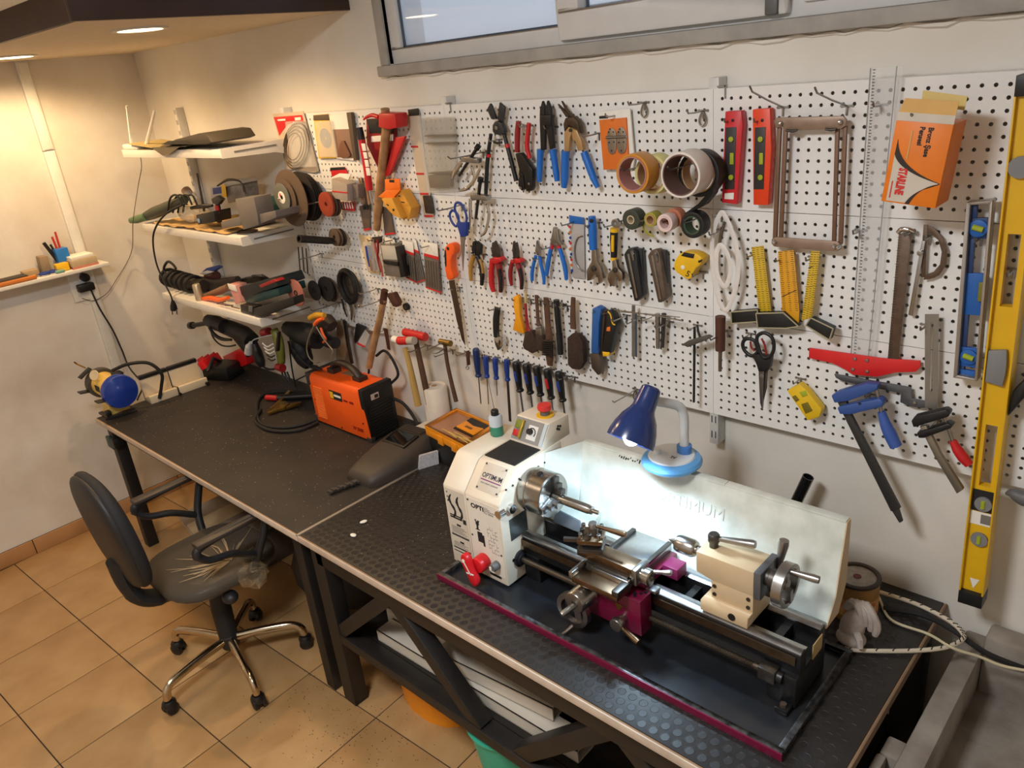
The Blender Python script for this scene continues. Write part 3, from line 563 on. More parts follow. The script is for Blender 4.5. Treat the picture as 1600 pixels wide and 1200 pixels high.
MB().prism([(-.285, -.43, .915), (-.275, -.418, .955), (-.19, -.418, .945), (-.175, -.43, .915)], (0, .006, 0)).build('rag_cover', mat('grey_cover', (96, 104, 112), .5), la, bevel=.002)
g0 = (-.338, .945); gu = Vector((0, g1[0] - g0[0], g1[1] - g0[1])).normalized(); gn = Vector((1, 0, 0)).cross(gu)
text('embossed_lettering', 'OPTIMUM', Vector((.0, g0[0], g0[1])) + gu * .095 + gn * .0006, (1, 0, 0), gu, .045, GUARD, gd, depth=.0014, xs=1.05)
b = MB()
for k in range(16): b.tube([Vector((GX0 + .13 + k * .0075, g0[0], g0[1])) + gu * (.180 + random.uniform(-.004, .004)) + gn * .0006, Vector((GX0 + .133 + k * .0075, g0[0], g0[1])) + gu * (.184 + random.uniform(-.004, .004)) + gn * .0006], random.uniform(.001, .003), 5)
b.build('paint_chips', DSTEEL, gd)['kind'] = 'stuff'
# ================================================================ tools on the pegboard
def zc(ox, oy, s): return lambda L: [(ox + p[0] / s, oy + p[1] / s) + tuple(v / s for v in p[2:]) for p in L]
ZA, ZB, ZC, ZD, ZE, ZF, ZG, ZH = zc(690, 130, 7.059), zc(900, 120, 6.665), zc(1090, 580, 5.333), zc(1100, 100, 5.4536), zc(430, 160, 5.517), zc(1340, 80, 6.154), zc(690, 440, 7.5), zc(880, 480, 6.0)
Z4, Z5, Z6, Z7, Z8 = zc(410, 150, 5.0), zc(620, 140, 4.615), zc(900, 130, 4.615), zc(1180, 90, 3.75), zc(540, 340, 4.615)
Y1, Y2, Y3, Y4, Y5 = zc(800, 330, 4.444), zc(1080, 320, 4.444), zc(1300, 300, 3.53), zc(1180, 560, 3.0), zc(540, 440, 4.444)
X1, X2, X3, X4 = zc(420, 440, 6.665), zc(560, 360, 10.0), zc(540, 240, 8.575), zc(1130, 500, 8.0)
SB = zc(1370, 140, 6.0); I = zc(0, 0, 1.0)
def depth(P): return -(RM.transposed() @ (P - CAM)).z
def PP(par, nm, pxs, d0, d1, m, bev=.0008, rnd=0):
    poly = [PY(x, y, -d1) for x, y in pxs]
    if rnd: poly = rounded(poly, rnd)
    return MB().prism(poly, (0, d1 - d0, 0)).build(nm, m, par, bevel=bev)
def PT(par, nm, pxs, d, m, n=10, flat=1.0, sm=4, cl=False):
    P = []; k = len(pxs)
    for i, q in enumerate(pxs):
        dd = d if not isinstance(d, (tuple, list)) else d[0] + (d[1] - d[0]) * i / (k - 1)
        v = PY(q[0], q[1], -dd); P.append((v.x, v.y, v.z, q[2] * depth(v) / FPX))
    if sm and k > 2:
        V = catmull([Vector(p[:3]) for p in P], sm, cl); R = []
        for i in range(k if cl else k - 1):
            a = P[i][3]; b = P[(i + 1) % k][3]
            R += [a + (b - a) * j / sm for j in range(sm)]
        if not cl: R.append(P[-1][3])
    else: V = [Vector(p[:3]) for p in P]; R = [p[3] for p in P]
    return MB().tube(V, R, n, closed=cl, flat=flat, up=(0, 1, 0)).build(nm, m, par, ang=50)
def DISC(par, nm, pc, r, d0, d1, m, hole=0.0, bev=.0005, n=32):
    v = PY(pc[0], pc[1], -d1); b = MB(); h = d1 - d0
    if hole: b.lathe([(hole, 0), (r, 0), (r, h), (hole, h), (hole, 0)], (v.x, -d0, v.z), (0, -1, 0), n, cap=False)
    else: b.lathe([(r, 0), (r, h)], (v.x, -d0, v.z), (0, -1, 0), n)
    return b.build(nm, m, par, bevel=bev)
def tool(name, label, cat, pc, d=.02, group=None):
    return thing(name, label, cat, PY(pc[0], pc[1], -d), 0, group)
def hook(px, py, L, what, pair=True, loop=False, rise=0.0):
    B = PY(px, py, 0); b = MB()
    b.tube([B + Vector((-.014, -.003, 0)), B + Vector((.014, -.003, 0))], .0022, 6); b.tube([B + Vector((0, -.003, .002)), B + Vector((0, -.003, -.020))], .0024, 6)
    for s in (-.0125, .0125): b.cyl(B + Vector((s, .004, 0)), B + Vector((s, -.004, 0)), .0032, n=6)
    b.tube([B + Vector((0, -.002, 0)), B + Vector((0, -L * .5, -.001 + rise * .5)), B + Vector((0, -L * .93, .001 + rise * .93)), B + Vector((0, -L, .010 + rise))], .0023, 6)
    if loop: b.tube(catmull([B + Vector((0, -.006, -.002)), B + Vector((-.010, -.007, -.022)), B + Vector((-.004, -.008, -.036)), B + Vector((.007, -.008, -.032)), B + Vector((.010, -.007, -.018))], 4, True), .0022, 6, closed=True)
    o = b.build('peg_hook', STEEL); tag(o, what, 'hook', 'steel peg hooks on the board'); return o

# ---- first row, left panel: blister packs, discs, hammers
t = tool('blister_pack', 'clear blister pack with red card and coiled wire, top left of pegboard', 'package', Z4([(260, 360)])[0])
PP(t, 'backing_card', Z4([(78, 140), (318, 118), (440, 590), (400, 600), (190, 570)]), .006, .009, mat('pack_card', (196, 180, 160), .6), .0005)
PP(t, 'header_card', Z4([(88, 165), (308, 148), (322, 205), (260, 200), (190, 225), (132, 310)]), .009, .0105, mat('pack_red', (206, 40, 44), .5), .0003)
PP(t, 'white_print', Z4([(118, 182), (178, 178), (180, 192), (120, 196)]), .0104, .0112, PAPER, 0); PP(t, 'white_print', Z4([(250, 170), (298, 164), (300, 188), (256, 192)]), .0104, .0112, PAPER, 0)
q = [PY(*p, -.016) for p in Z4([(265 + 100 * math.cos(a) - 14 * math.sin(a), 390 + 180 * math.sin(a)) for a in [i * PI / 12 for i in range(24)]])]
for k, sc in enumerate((1, .86, .72, .58)):
    c0 = sum(q, Vector()) / len(q); MB().tube([c0 + (v - c0) * sc + Vector((0, -.004 * k, 0)) for v in q], .0026, 6, closed=True).build('wire_coil', RUST, t)
PP(t, 'blister', Z4([(170, 200), (300, 195), (395, 560), (230, 560)]), .010, .032, CLEAR, .006)
t = tool('blister_pack', 'blister pack on yellow card with a small round saw blade', 'package', Z4([(490, 320)])[0])
PP(t, 'backing_card', Z4([(395, 150), (512, 140), (578, 485), (440, 490)]), .006, .009, mat('pack_yellow', (232, 190, 60), .55), .0005)
PP(t, 'header_card', Z4([(396, 152), (512, 142), (520, 190), (402, 192)]), .009, .0102, mat('pack_dark', (90, 76, 60), .6), .0003)
DISC(t, 'saw_blade', Z4([(492, 330)])[0], .038, .010, .0115, STEEL, .006); PP(t, 'blister', Z4([(405, 200), (530, 195), (575, 478), (440, 482)]), .012, .024, CLEAR, .004)
t = tool('blister_pack', 'blister pack on white and brown card with a triangular sanding pad', 'package', Z4([(620, 350)])[0])
PP(t, 'backing_card', Z4([(520, 150), (655, 130), (715, 505), (580, 490)]), .006, .009, PAPER, .0005); PP(t, 'printed_card', Z4([(548, 262), (680, 258), (712, 486), (584, 478)]), .009, .0102, mat('pack_brown', (140, 110, 92), .6), .0003)
PP(t, 'sanding_pad', Z4([(622, 325), (580, 440), (600, 485), (690, 480), (672, 430)]), .0102, .018, mat('sand_brown', (120, 82, 60), .9, bump=.4), .001, 1); PP(t, 'side_wall', Z4([(655, 130), (690, 128), (735, 505), (712, 505)]), .006, .020, mat('pack_dark'), .001)
t = tool('hammer', 'red headed splitting hammer with a long plain wooden handle', 'hammer', Z4([(960, 200)])[0], .05)
PT(t, 'handle', Z4([(958, 100, 36), (968, 240, 36), (945, 480, 36), (920, 720, 36), (905, 880, 35), (893, 1040, 30)]), (.055, .024), WOOD); PP(t, 'head', Z4([(905, 135), (1035, 140), (1045, 250), (985, 262), (905, 245)]), .030, .085, mat('tool_red', (200, 36, 36), .4), .004)
PT(t, 'claw', Z4([(910, 165, 18), (860, 150, 16), (815, 165, 12), (790, 185, 6)]), .055, mat('tool_red'))
t = tool('filler_tube', 'slim red tube with black top and white panels hanging left of the wooden hammer', 'tube', Z4([(800, 500)])[0], .04)
PT(t, 'body', Z4([(775, 340, 29), (812, 540, 30), (838, 735, 28)]), .045, mat('tube_red', (200, 34, 38), .35)); PT(t, 'cap', Z4([(757, 245, 27), (775, 340, 30)]), .045, BLACK, sm=0); PT(t, 'nozzle', Z4([(838, 735, 12), (856, 835, 9)]), .045, CHROME, sm=0)
for a, b_ in ((372, 430), (440, 490), (500, 555), (562, 622)): PP(t, 'label_panel', Z4([(768 + (a - 372) * .18, a), (800 + (a - 372) * .18, a), (800 + (b_ - 372) * .18, b_), (768 + (b_ - 372) * .18, b_)]), .053, .056, PAPER, .0005)
t = tool('saw_blade_pack', 'red and black printed carton of blades behind the wooden hammer', 'carton', Z4([(920, 400)])[0])
PP(t, 'carton', Z4([(810, 180), (1030, 170), (1010, 560), (900, 560), (815, 380)]), .006, .022, mat('pack_maroon', (150, 30, 34), .5), .001); PP(t, 'black_panel', Z4([(812, 182), (1028, 172), (1026, 290), (838, 292)]), .022, .0235, PRINT, .0003); PP(t, 'white_panel', Z4([(850, 315), (1020, 300), (1020, 350), (850, 360)]), .022, .0235, PAPER, .0003)
t = tool('cutting_guide', 'flat red metal bar slanting down right of the wooden hammer', 'tool', Z4([(1030, 470)])[0])
PP(t, 'bar', Z4([(1035, 322), (1115, 314), (990, 622), (948, 632)]), .024, .036, mat('tool_red'), .003)
for nm, P_, lb in (('blade_strip', [(755, 860), (835, 850), (838, 1045), (792, 1055)], 'narrow strip pack of jigsaw blades left of the hammer handle'), ('blade_strip', [(930, 860), (995, 890), (1028, 1080), (955, 1088)], 'narrow strip pack of blades right of the hammer handle')):
    t = tool(nm, lb, 'package', Z4([P_[0]])[0]); PP(t, 'sleeve', Z4(P_), .006, .012, mat('pack_grey', (104, 88, 76), .4), .001); a, b_, c_, d_ = P_
    PP(t, 'red_edge', Z4([(d_[0] + (a[0] - d_[0]) * .07, d_[1] - 14), (c_[0] + (b_[0] - c_[0]) * .07, c_[1] - 14), c_, d_]), .005, .0135, mat('pack_red'), .0004)
for k, (a, b_) in enumerate(((755, 790), (780, 812), (800, 838))):
    t = tool('brush', ('left pale', 'middle dark', 'right pale')[k] + ' stick handled brush hanging behind the red tube', 'brush', Z4([(a, 700)])[0], .02, 'stick brushes behind the red tube'); PT(t, 'handle', Z4([(a, 640, 9), (a + 22, 770, 10), (b_, 850, 9)]), .016 + .003 * k, WOOD if k != 1 else DWOOD); PT(t, 'ferrule', Z4([(b_ - 1, 840, 14), (b_ + 5, 885, 13)]), .016 + .003 * k, BLACK, sm=0, flat=.4)
t = tool('hanging_carton', 'white and grey hanging carton with red stripe under the blister packs', 'carton', Z4([(640, 720)])[0])
PP(t, 'carton', Z4([(540, 645), (660, 690), (665, 825), (545, 795)]), .03, .075, mat('carton_grey', (170, 156, 144), .6), .001); PP(t, 'hang_flap', Z4([(530, 640), (600, 605), (690, 610), (655, 690)]), .030, .034, PAPER, .0005)
PP(t, 'dark_side', Z4([(662, 700), (745, 690), (752, 795), (668, 815)]), .010, .05, mat('carton_side', (120, 106, 98), .6), .001); PP(t, 'red_stripe', Z4([(545, 740), (664, 752), (664, 762), (545, 750)]), .075, .0765, mat('pack_red'), .0002)
t = tool('card_pack', 'small red and black card behind the white carton', 'package', Z4([(600, 590)])[0]); PP(t, 'card', Z4([(528, 560), (640, 554), (668, 610), (545, 640)]), .004, .007, mat('pack_red'), .0004); PP(t, 'black_band', Z4([(528, 560), (640, 554), (648, 575), (532, 582)]), .007, .0082, PRINT, .0002)
t = tool('bit_card', 'red card of small bits below the white carton', 'package', Z4([(660, 860)])[0]); PP(t, 'card', Z4([(606, 828), (706, 832), (720, 900), (620, 890)]), .02, .024, mat('pack_red'), .0005)
for k in range(5): PT(t, 'bit', Z4([(622 + k * 19, 832, 5), (632 + k * 19, 880, 5)]), .027, PAPER, sm=0, n=6)
t = tool('hanging_carton', 'orange hang-tab carton with yellow body right of the hammer handle', 'carton', X3([(640, 560)])[0])
PP(t, 'hang_tab', X3([(525, 345), (722, 335), (732, 490), (530, 500)]), .046, .049, mat('carton_orange', (240, 120, 30), .5), .0006); PP(t, 'tab_slot', X3([(585, 350), (650, 352), (650, 388), (585, 385)]), .0485, .0498, PRINT, .0002)
PP(t, 'carton', X3([(480, 600), (620, 600), (745, 870), (640, 830), (540, 720)]), .055, .085, mat('carton_amber', (222, 158, 56), .55), .001); PP(t, 'carton_side', X3([(640, 590), (735, 490), (878, 730), (850, 880), (740, 872)]), .012, .055, mat('carton_amber'), .001); PP(t, 'top_flap', X3([(435, 578), (540, 488), (730, 490), (632, 600), (480, 592)]), .06, .066, mat('carton_orange'), .0006)
for P_ in ([(545, 670), (580, 690), (575, 705), (550, 690)], [(625, 740), (655, 740), (650, 775), (630, 770)], [(700, 560), (730, 560), (735, 580), (705, 580)], [(740, 640), (790, 650), (790, 665), (745, 655)]): PP(t, 'print', X3(P_), .0845, .0855, PRINT, 0)
# abrasive discs on long hooks
DARKD = mat('disc_dark', (40, 34, 30), .85, bump=.3); BRD = mat('disc_brown', (96, 78, 62), .85, bump=.3); GRD = mat('disc_grey', (106, 106, 98), .8, bump=.3); ORD = mat('disc_orange', (150, 58, 34), .7)
def disc(lb, pc, r, d0, d1, m, hole=.011, label=None, hub=None):
    t = tool('abrasive_disc', lb, 'disc', pc, (d0 + d1) / 2, 'abrasive discs on hooks'); DISC(t, 'disc', pc, r, d0, d1, m, hole)
    if label: DISC(t, 'paper_label', pc, label, d1, d1 + .0008, PAPER, .009)
    if hub: DISC(t, 'hub', pc, hub, d1, d1 + .004, DSTEEL, .008)
    return t
for k, (x, y) in enumerate(((352, 790), (335, 788), (318, 785), (300, 783))): disc(('innermost', 'second', 'third', 'outermost')[k] + ' of four large black grinding discs on one hook', Z4([(x, y)])[0], .100, .035 + k * .016, .041 + k * .016, DARKD)
disc('large worn brown grinding disc behind the small labelled one', Z4([(222, 800)])[0], .115, .135, .139, BRD); disc('brown cutting disc just behind the small labelled one', Z4([(180, 795)])[0], .075, .146, .149, BRD)
t = disc('small grey cutting disc with white paper label, frontmost on its hook', Z4([(150, 793)])[0], .0575, .154, .158, GRD, .011, .025); v = PY(*Z4([(150, 793)])[0], -.159); MB().prism([v + Vector((-.012, 0, .004)), v + Vector((-.002, 0, .003)), v + Vector((-.004, 0, .016)), v + Vector((-.010, 0, .018))], (0, -.0006, 0)).build('print', mat('pack_red'), t)
for k, (x, y) in enumerate(((545, 845), (520, 846), (495, 848))): disc(('innermost', 'middle', 'outermost')[k] + ' of three small flap discs on the white hook', Z4([(x, y)])[0], .049, .050 + k * .02, .060 + k * .02, BRD if k < 2 else ORD, .009)
hook(*Z4([(560, 800)])[0], .14, 'white hook holding three small flap discs'); hook(*Z4([(400, 760)])[0], .17, 'long hook holding the large black grinding discs')
for k, (x, y) in enumerate(((610, 1105), (585, 1105), (560, 1105))): disc(('innermost', 'middle', 'outermost')[k] + ' of three small discs behind the black tube handle', Z4([(x, y)])[0], .036, .04 + k * .012, .046 + k * .012, BRD if k else DARKD, .009)
t = tool('side_handle', 'black tubular side handle sticking out in front of small discs', 'handle', (520, 377), .09); a = PY(520, 376.5, -.08); e = PY(467, 373, -.235); MB().lathe([(.013, 0), (.013, .02), (.015, .022), (.015, (e - a).length - .004), (.016, (e - a).length), (.011, (e - a).length), (.011, (e - a).length - .02)], a, e - a, 20).build('grip', BLACK, t)
disc('pinkish sanding disc hanging outermost above the lowest shelf', X1([(275, 120)])[0], .060, .165, .172, mat('disc_pink', (176, 110, 96), .8), 0, hub=.012); disc('brown fibre disc with bright centre bolt beside the pink disc', X1([(470, 95)])[0], .045, .095, .100, DARKD, 0, hub=.010)
disc('black backing disc hanging between brown disc and cable ring', X1([(590, 80)])[0], .055, .06, .07, DARKD, .012); disc('dark thin disc behind the black backing disc', X1([(640, 85)])[0], .055, .035, .039, BRD, .011)
hook(*X1([(735, 215)])[0], .15, 'thin hook under the cable ring on the left panel')
t = tool('grinder_guard', 'round black guard ring with clear shield hanging beside sanding discs', 'guard', X1([(830, 60)])[0], .05)
v = PY(*X1([(825, 50)])[0], -.05); MB().tube([v + Vector((.056 * math.cos(a), 0, .068 * math.sin(a))) for a in [i * PI / 14 for i in range(28)]], .012, 8, closed=True).build('ring', BLACK, t); MB().tube([v + Vector((.048 * math.cos(a), .015, .058 * math.sin(a))) for a in [i * PI / 14 for i in range(28)]], .009, 8, closed=True).build('ring', RUBBER, t); MB().ell(v + Vector((0, .02, 0)), (.045, .012, .055)).build('shield', mat('smoked_shield', (52, 46, 40), .2), t); PT(t, 'strap', X1([(760, 180, 20), (790, 300, 16), (815, 370, 10)]), .03, RUBBER, flat=.4); PT(t, 'strap', X1([(840, 200, 28), (865, 300, 24), (860, 400, 12)]), .025, mat('strap_brown', (90, 80, 66), .6), flat=.4)
# allen keys on the wall beside the shelves
for k, (x, y0, y1) in enumerate(((466, 386, 424), (472, 386, 424), (478, 388, 428))):
    o = MB().tube([PY(x, y0, -.015), PY(x + 3, y1, -.015), PY(x + 6, y1 + 2, -.03)], .0028, 6).build('hex_key', DSTEEL); tag(o, ('shortest', 'middle', 'longest')[k] + ' of three thin hex keys hanging left of the pegboard', 'hex key', 'hex keys left of the pegboard')
hook(503, 396, .12, 'thin wire hook carrying the hex keys')
# ---- second row, left panel
t = tool('blister_pack', 'blister pack with blue screwdriver handle at the left of the second row', 'package', X2([(150, 350)])[0]); PP(t, 'backing_card', X2([(0, 60), (180, 100), (330, 690), (150, 650)]), .006, .009, mat('pack_cream', (222, 196, 150), .6), .0005); PT(t, 'blue_handle', X2([(140, 240, 42), (170, 420, 45), (200, 560, 40)]), .02, DBLUE); PT(t, 'handle_tip', X2([(205, 450, 45), (235, 620, 48)]), .02, mat('pack_brown'), sm=0); PP(t, 'blister', X2([(60, 180), (190, 200), (290, 650), (150, 640)]), .009, .028, CLEAR, .004)
t = tool('pliers', 'old pliers with faded red handles next to the clear bit case', 'pliers', X2([(300, 250)])[0], .03); PT(t, 'handle', X2([(250, 130, 22), (270, 300, 20), (340, 520, 20), (380, 720, 18)]), .03, mat('faded_red', (190, 96, 80), .6)); PT(t, 'handle', X2([(300, 140, 22), (310, 300, 20), (300, 420, 18), (350, 640, 14)]), .034, DRED); PP(t, 'jaws', X2([(200, 110), (330, 100), (330, 190), (240, 200)]), .02, .035, DSTEEL, .002)
t = tool('bit_case', 'small clear fronted black case of drill bits on the second row', 'case', X2([(530, 450)])[0]); PP(t, 'case', X2([(330, 220), (590, 220), (670, 735), (420, 710)]), .012, .04, mat('case_smoke', (120, 110, 100), .2), .002); PP(t, 'black_side', X2([(570, 260), (625, 250), (735, 725), (660, 735)]), .008, .043, BLACK, .001); PP(t, 'window', X2([(350, 235), (565, 240), (610, 460), (390, 450)]), .040, .0415, mat('pale_window', (196, 190, 178), .25), .0003); PP(t, 'hanger', X2([(420, 100), (560, 150), (570, 230), (400, 225)]), .018, .020, PAPER, .0004); PP(t, 'latch', X2([(380, 470), (610, 500), (620, 560), (400, 520)]), .040, .048, BLACK, .001)
def bitpack(lb, P_, rows, d=.010):
    t = tool('bit_pack', lb, 'package', X2([P_[0]])[0], .02, 'drill bit packs'); a, b_, c_, e = P_
    PP(t, 'backing_card', X2(P_), d, d + .003, mat('pack_bits', (110, 98, 88), .5), .0005)
    L = lambda s, u: (a[0] + (e[0] - a[0]) * u + ((b_[0] + (c_[0] - b_[0]) * u) - (a[0] + (e[0] - a[0]) * u)) * s, a[1] + (e[1] - a[1]) * u + ((b_[1] + (c_[1] - b_[1]) * u) - (a[1] + (e[1] - a[1]) * u)) * s)
    PP(t, 'header_card', X2([L(0, 0), L(1, 0), L(1, .26), L(0, .24)]), d + .003, d + .0045, PAPER, .0003); PP(t, 'red_band', X2([L(0, .24), L(1, .26), L(1, .33), L(0, .30)]), d + .003, d + .0047, mat('pack_red'), .0003); PP(t, 'bottom_band', X2([L(0, .975), L(1, .975), L(1, 1), L(0, 1)]), d + .002, d + .006, mat('pack_red'), .0003)
    for k in range(rows): s = (k + .6) / rows; p, q = L(s, .38), L(s, .93); PT(t, 'drill_bit', X2([(p[0], p[1], 9), (q[0], q[1], 7)]), d + .008, STEEL, sm=0, n=6)
bitpack('pack of drill bits with red band, left one of three', [(680, 150), (850, 190), (905, 825), (740, 740)], 5); bitpack('tilted pack of drill bits behind the other two packs', [(850, 120), (900, 160), (1040, 780), (920, 825)], 4, .006); bitpack('wide pack of drill bits with white boxes, right one of three', [(1010, 180), (1230, 210), (1290, 985), (1050, 900)], 6, .014)
for x, y in ((690, 170), (1160, 220), (590, 130), (330, 120)): hook(*X2([(x, y)])[0], .06, {690: 'hook holding the left drill bit pack', 1160: 'hook holding the wide drill bit pack', 590: 'hook holding the small clear bit case', 330: 'hook holding the faded red pliers'}[x])
t = tool('hand_saw', 'narrow hand saw with bright orange handle hanging blade down', 'saw', X2([(1420, 250)])[0], .03)
PP(t, 'handle', X2([(1350, 260), (1390, 210), (1450, 200), (1500, 250), (1500, 370), (1450, 410), (1440, 560), (1460, 660), (1500, 740), (1400, 795), (1370, 740), (1340, 560), (1340, 300)]), .015, .045, mat('saw_orange', (246, 96, 26), .4), .005, 1); PP(t, 'grip', X2([(1335, 310), (1362, 305), (1372, 560), (1350, 580)]), .014, .047, BLACK, .002, 1); DISC(t, 'hang_hole', X2([(1395, 285)])[0], .006, .044, .0465, BLACK)
PP(t, 'blade', Z8([(742, 455), (782, 448), (830, 700), (862, 922), (838, 880), (800, 740)]), .028, .030, mat('saw_steel', (104, 88, 74), .4, .9), 0); hook(*Z8([(825, 500)])[0], .05, 'hook behind the orange saw'); 
t = tool('scissors', 'long scissors with dark blue loops above the row of pliers', 'scissors', Z5([(460, 1040)])[0], .05)
for P_ in ([(405, 870), (440, 905), (445, 960), (425, 985), (395, 950), (382, 900)], [(432, 815), (470, 830), (500, 900), (500, 960), (470, 985), (430, 900), (418, 850)]): PT(t, 'handle_loop', Z5([(x, y, 10) for x, y in P_]), .055, DBLUE, cl=True, flat=.7)
PP(t, 'shank', Z5([(425, 960), (500, 960), (495, 1060), (458, 1065)]), .045, .062, DBLUE, .003); PP(t, 'blade', Z5([(455, 1055), (495, 1055), (485, 1110)]) + Z8([(858, 160), (845, 385), (828, 160)]), .052, .055, STEEL, .0003); hook(*Z5([(470, 830)])[0], .12, 'long hook holding the dark blue scissors')
def puller(lb, P_, tip, top):
    t = tool('gear_puller', lb, 'puller', top, .05, 'gear pullers')
    PT(t, 'screw', [(*top, 3.0), ((top[0] + tip[0]) / 2, (top[1] + tip[1]) / 2, 2.6), (*tip, 2.2)], .05, BLACK, sm=0); PT(t, 'screw_head', [(top[0], top[1], 5), (top[0] + (tip[0] - top[0]) * .1, top[1] + (tip[1] - top[1]) * .1, 5)], .05, BLACK, n=6, sm=0)
    for q in P_: PT(t, 'arm', q, .045, CHROME, flat=.5)
    c_ = ((top[0] + tip[0]) / 2, (top[1] + tip[1]) / 2); PP(t, 'crosshead', [(c_[0] - 13, c_[1] - 7), (c_[0] + 13, c_[1] - 3), (c_[0] + 13, c_[1] + 5), (c_[0] - 13, c_[1] + 2)], .035, .06, STEEL, .003)
puller('upper chrome gear puller tilted to the right beside the clear organizer', [Z5([(470, 520, 16), (420, 590, 18), (400, 640, 10)]), Z5([(540, 560, 14), (560, 640, 14), (510, 710, 14), (450, 730, 8)]), Z5([(600, 570, 12), (575, 620, 14), (545, 690, 10)])], Z5([(450, 620)])[0], Z5([(590, 405)])[0])
puller('lower chrome gear puller with two long legs hanging straight', [Z5([(530, 790, 16), (530, 900, 14), (525, 1010, 8)]), Z5([(650, 830, 14), (665, 900, 14), (640, 1020, 12), (605, 1055, 8)]), Z5([(570, 880, 8), (560, 1000, 8), (575, 1060, 6)])], Z5([(570, 930)])[0], Z5([(605, 635)])[0])
hook(*Z5([(625, 450)])[0], .16, 'long hook holding the upper gear puller'); hook(*Z5([(615, 780)])[0], .05, 'short hook holding the lower gear puller')
t = tool('organizer_pack', 'empty clear compartment organizer in a blister pack', 'organizer', Z5([(290, 460)])[0])
PP(t, 'back', Z5([(150, 195), (410, 190), (440, 735), (225, 745)]), .008, .010, CLEAR, 0); PP(t, 'tray', Z5([(180, 210), (400, 205), (425, 720), (235, 735)]), .010, .028, mat('clear_tan', (196, 184, 164), .2, alpha=.24), .003)
for a, b_ in ((330, 325), (385, 380), (600, 590)): PP(t, 'divider', Z5([(190 + (a - 210) * .1, a), (400 + (a - 210) * .05, b_), (402 + (a - 210) * .05, b_ + 8), (190 + (a - 210) * .1, a + 8)]), .010, .030, mat('divider', (140, 126, 106), .3, alpha=.75), 0)
PP(t, 'bit_rack', Z5([(225, 620), (385, 615), (388, 700), (240, 710)]), .012, .026, mat('rack_dark', (110, 98, 82), .5), .001)
t = tool('strip_pack', 'tall narrow strip of white and grey blister cards left of the organizer', 'package', Z5([(130, 400)])[0])
PP(t, 'backing_card', Z5([(68, 165), (160, 160), (200, 500), (268, 930), (195, 905), (140, 600)]), .005, .008, mat('strip_card', (206, 190, 168), .5), .0005); PP(t, 'black_header', Z5([(78, 145), (150, 135), (158, 185), (86, 190)]), .008, .012, PRINT, .0003)
for a in (405, 600, 745, 905): PP(t, 'red_band', Z5([(100 + (a - 405) * .19, a), (150 + (a - 405) * .22, a), (152 + (a - 405) * .22, a + 14), (103 + (a - 405) * .19, a + 14)]), .008, .0095, mat('pack_red'), .0002)
PP(t, 'bits', Z5([(185, 765), (240, 765), (262, 895), (205, 890)]), .008, .016, DSTEEL, .001)
# ---- first row, middle panel
GRIPB = mat('grip_blue', (26, 106, 196), .4)
t = tool('tin_snips', 'large tin snips with black handles and red bands', 'snips', ZA([(610, 490)])[0], .03)
PP(t, 'blade', ZA([(530, 222), (497, 290), (545, 400), (575, 400), (600, 395), (548, 250)]), .026, .036, mat('snip_grey', (74, 76, 82), .35, .8), .002); PP(t, 'blade', ZA([(635, 210), (690, 265), (690, 290), (668, 440), (610, 400)]), .022, .032, mat('snip_grey'), .002); PP(t, 'joint', ZA([(560, 430), (640, 410), (700, 540), (660, 580), (555, 560)]), .022, .040, mat('snip_grey'), .003, 1); DISC(t, 'pivot', ZA([(602, 495)])[0], .006, .040, .044, STEEL)
PT(t, 'handle', ZA([(545, 560, 20), (525, 700, 22), (505, 880, 24), (495, 1080, 24), (488, 1230, 20)]), .03, BLACK); PT(t, 'handle', ZA([(690, 560, 22), (725, 690, 24), (770, 860, 26), (825, 1080, 26)]), .03, BLACK)
PT(t, 'red_band', ZA([(523, 780, 26), (519, 812, 26)]), .03, RED, sm=0); PT(t, 'red_band', ZA([(720, 672, 28), (732, 712, 28)]), .03, RED, sm=0); PT(t, 'spring', ZA([(575, 650, 12), (620, 660, 16), (665, 650, 12)]), .032, DSTEEL)
t = tool('grip_cutter', 'upside down cutter with two dark red handles and black jaws', 'pliers', ZA([(900, 800)])[0], .03)
PT(t, 'handle', ZA([(850, 420, 30), (838, 560, 33), (835, 760, 30)]), .035, DRED); PT(t, 'handle', ZA([(965, 440, 26), (948, 600, 28), (945, 720, 28), (975, 830, 24)]), .035, RED); PP(t, 'jaw', ZA([(808, 775), (875, 770), (960, 900), (1000, 960), (1000, 1150), (985, 1190), (930, 1195), (905, 1020), (850, 950)]), .024, .042, mat('jaw_black', (40, 36, 34), .45, .5), .003); PP(t, 'jaw', ZA([(850, 950), (895, 1010), (915, 1170), (880, 1190), (840, 1130)]), .020, .036, mat('jaw_black'), .003); PT(t, 'latch_wire', ZA([(870, 440, 6), (910, 465, 6), (940, 480, 6)]), .045, STEEL)
for x, y in ((850, 1028), (960, 1110), (865, 1155)): DISC(t, 'rivet', ZA([(x, y)])[0], .004, .041, .045, STEEL)
t = tool('crimping_tool', 'black crimping pliers with straight jaws and two blue handles', 'pliers', ZA([(1140, 400)])[0], .03)
PP(t, 'jaw', ZA([(1105, 195), (1080, 300), (1078, 400), (1090, 740), (1135, 740), (1140, 420), (1128, 250)]), .022, .034, BLACK, .002); PP(t, 'jaw', ZA([(1160, 190), (1195, 270), (1205, 400), (1235, 720), (1190, 735), (1150, 480), (1142, 300)]), .024, .036, BLACK, .002); PP(t, 'joint', ZA([(1078, 350), (1200, 350), (1205, 470), (1080, 470)]), .020, .040, BLACK, .003); PT(t, 'handle', ZA([(1090, 730, 40), (1085, 860, 36), (1080, 1000, 34), (1080, 1085, 28)]), .03, GRIPB); PT(t, 'handle', ZA([(1225, 730, 42), (1245, 860, 36), (1265, 1000, 36), (1275, 1080, 28)]), .03, GRIPB)
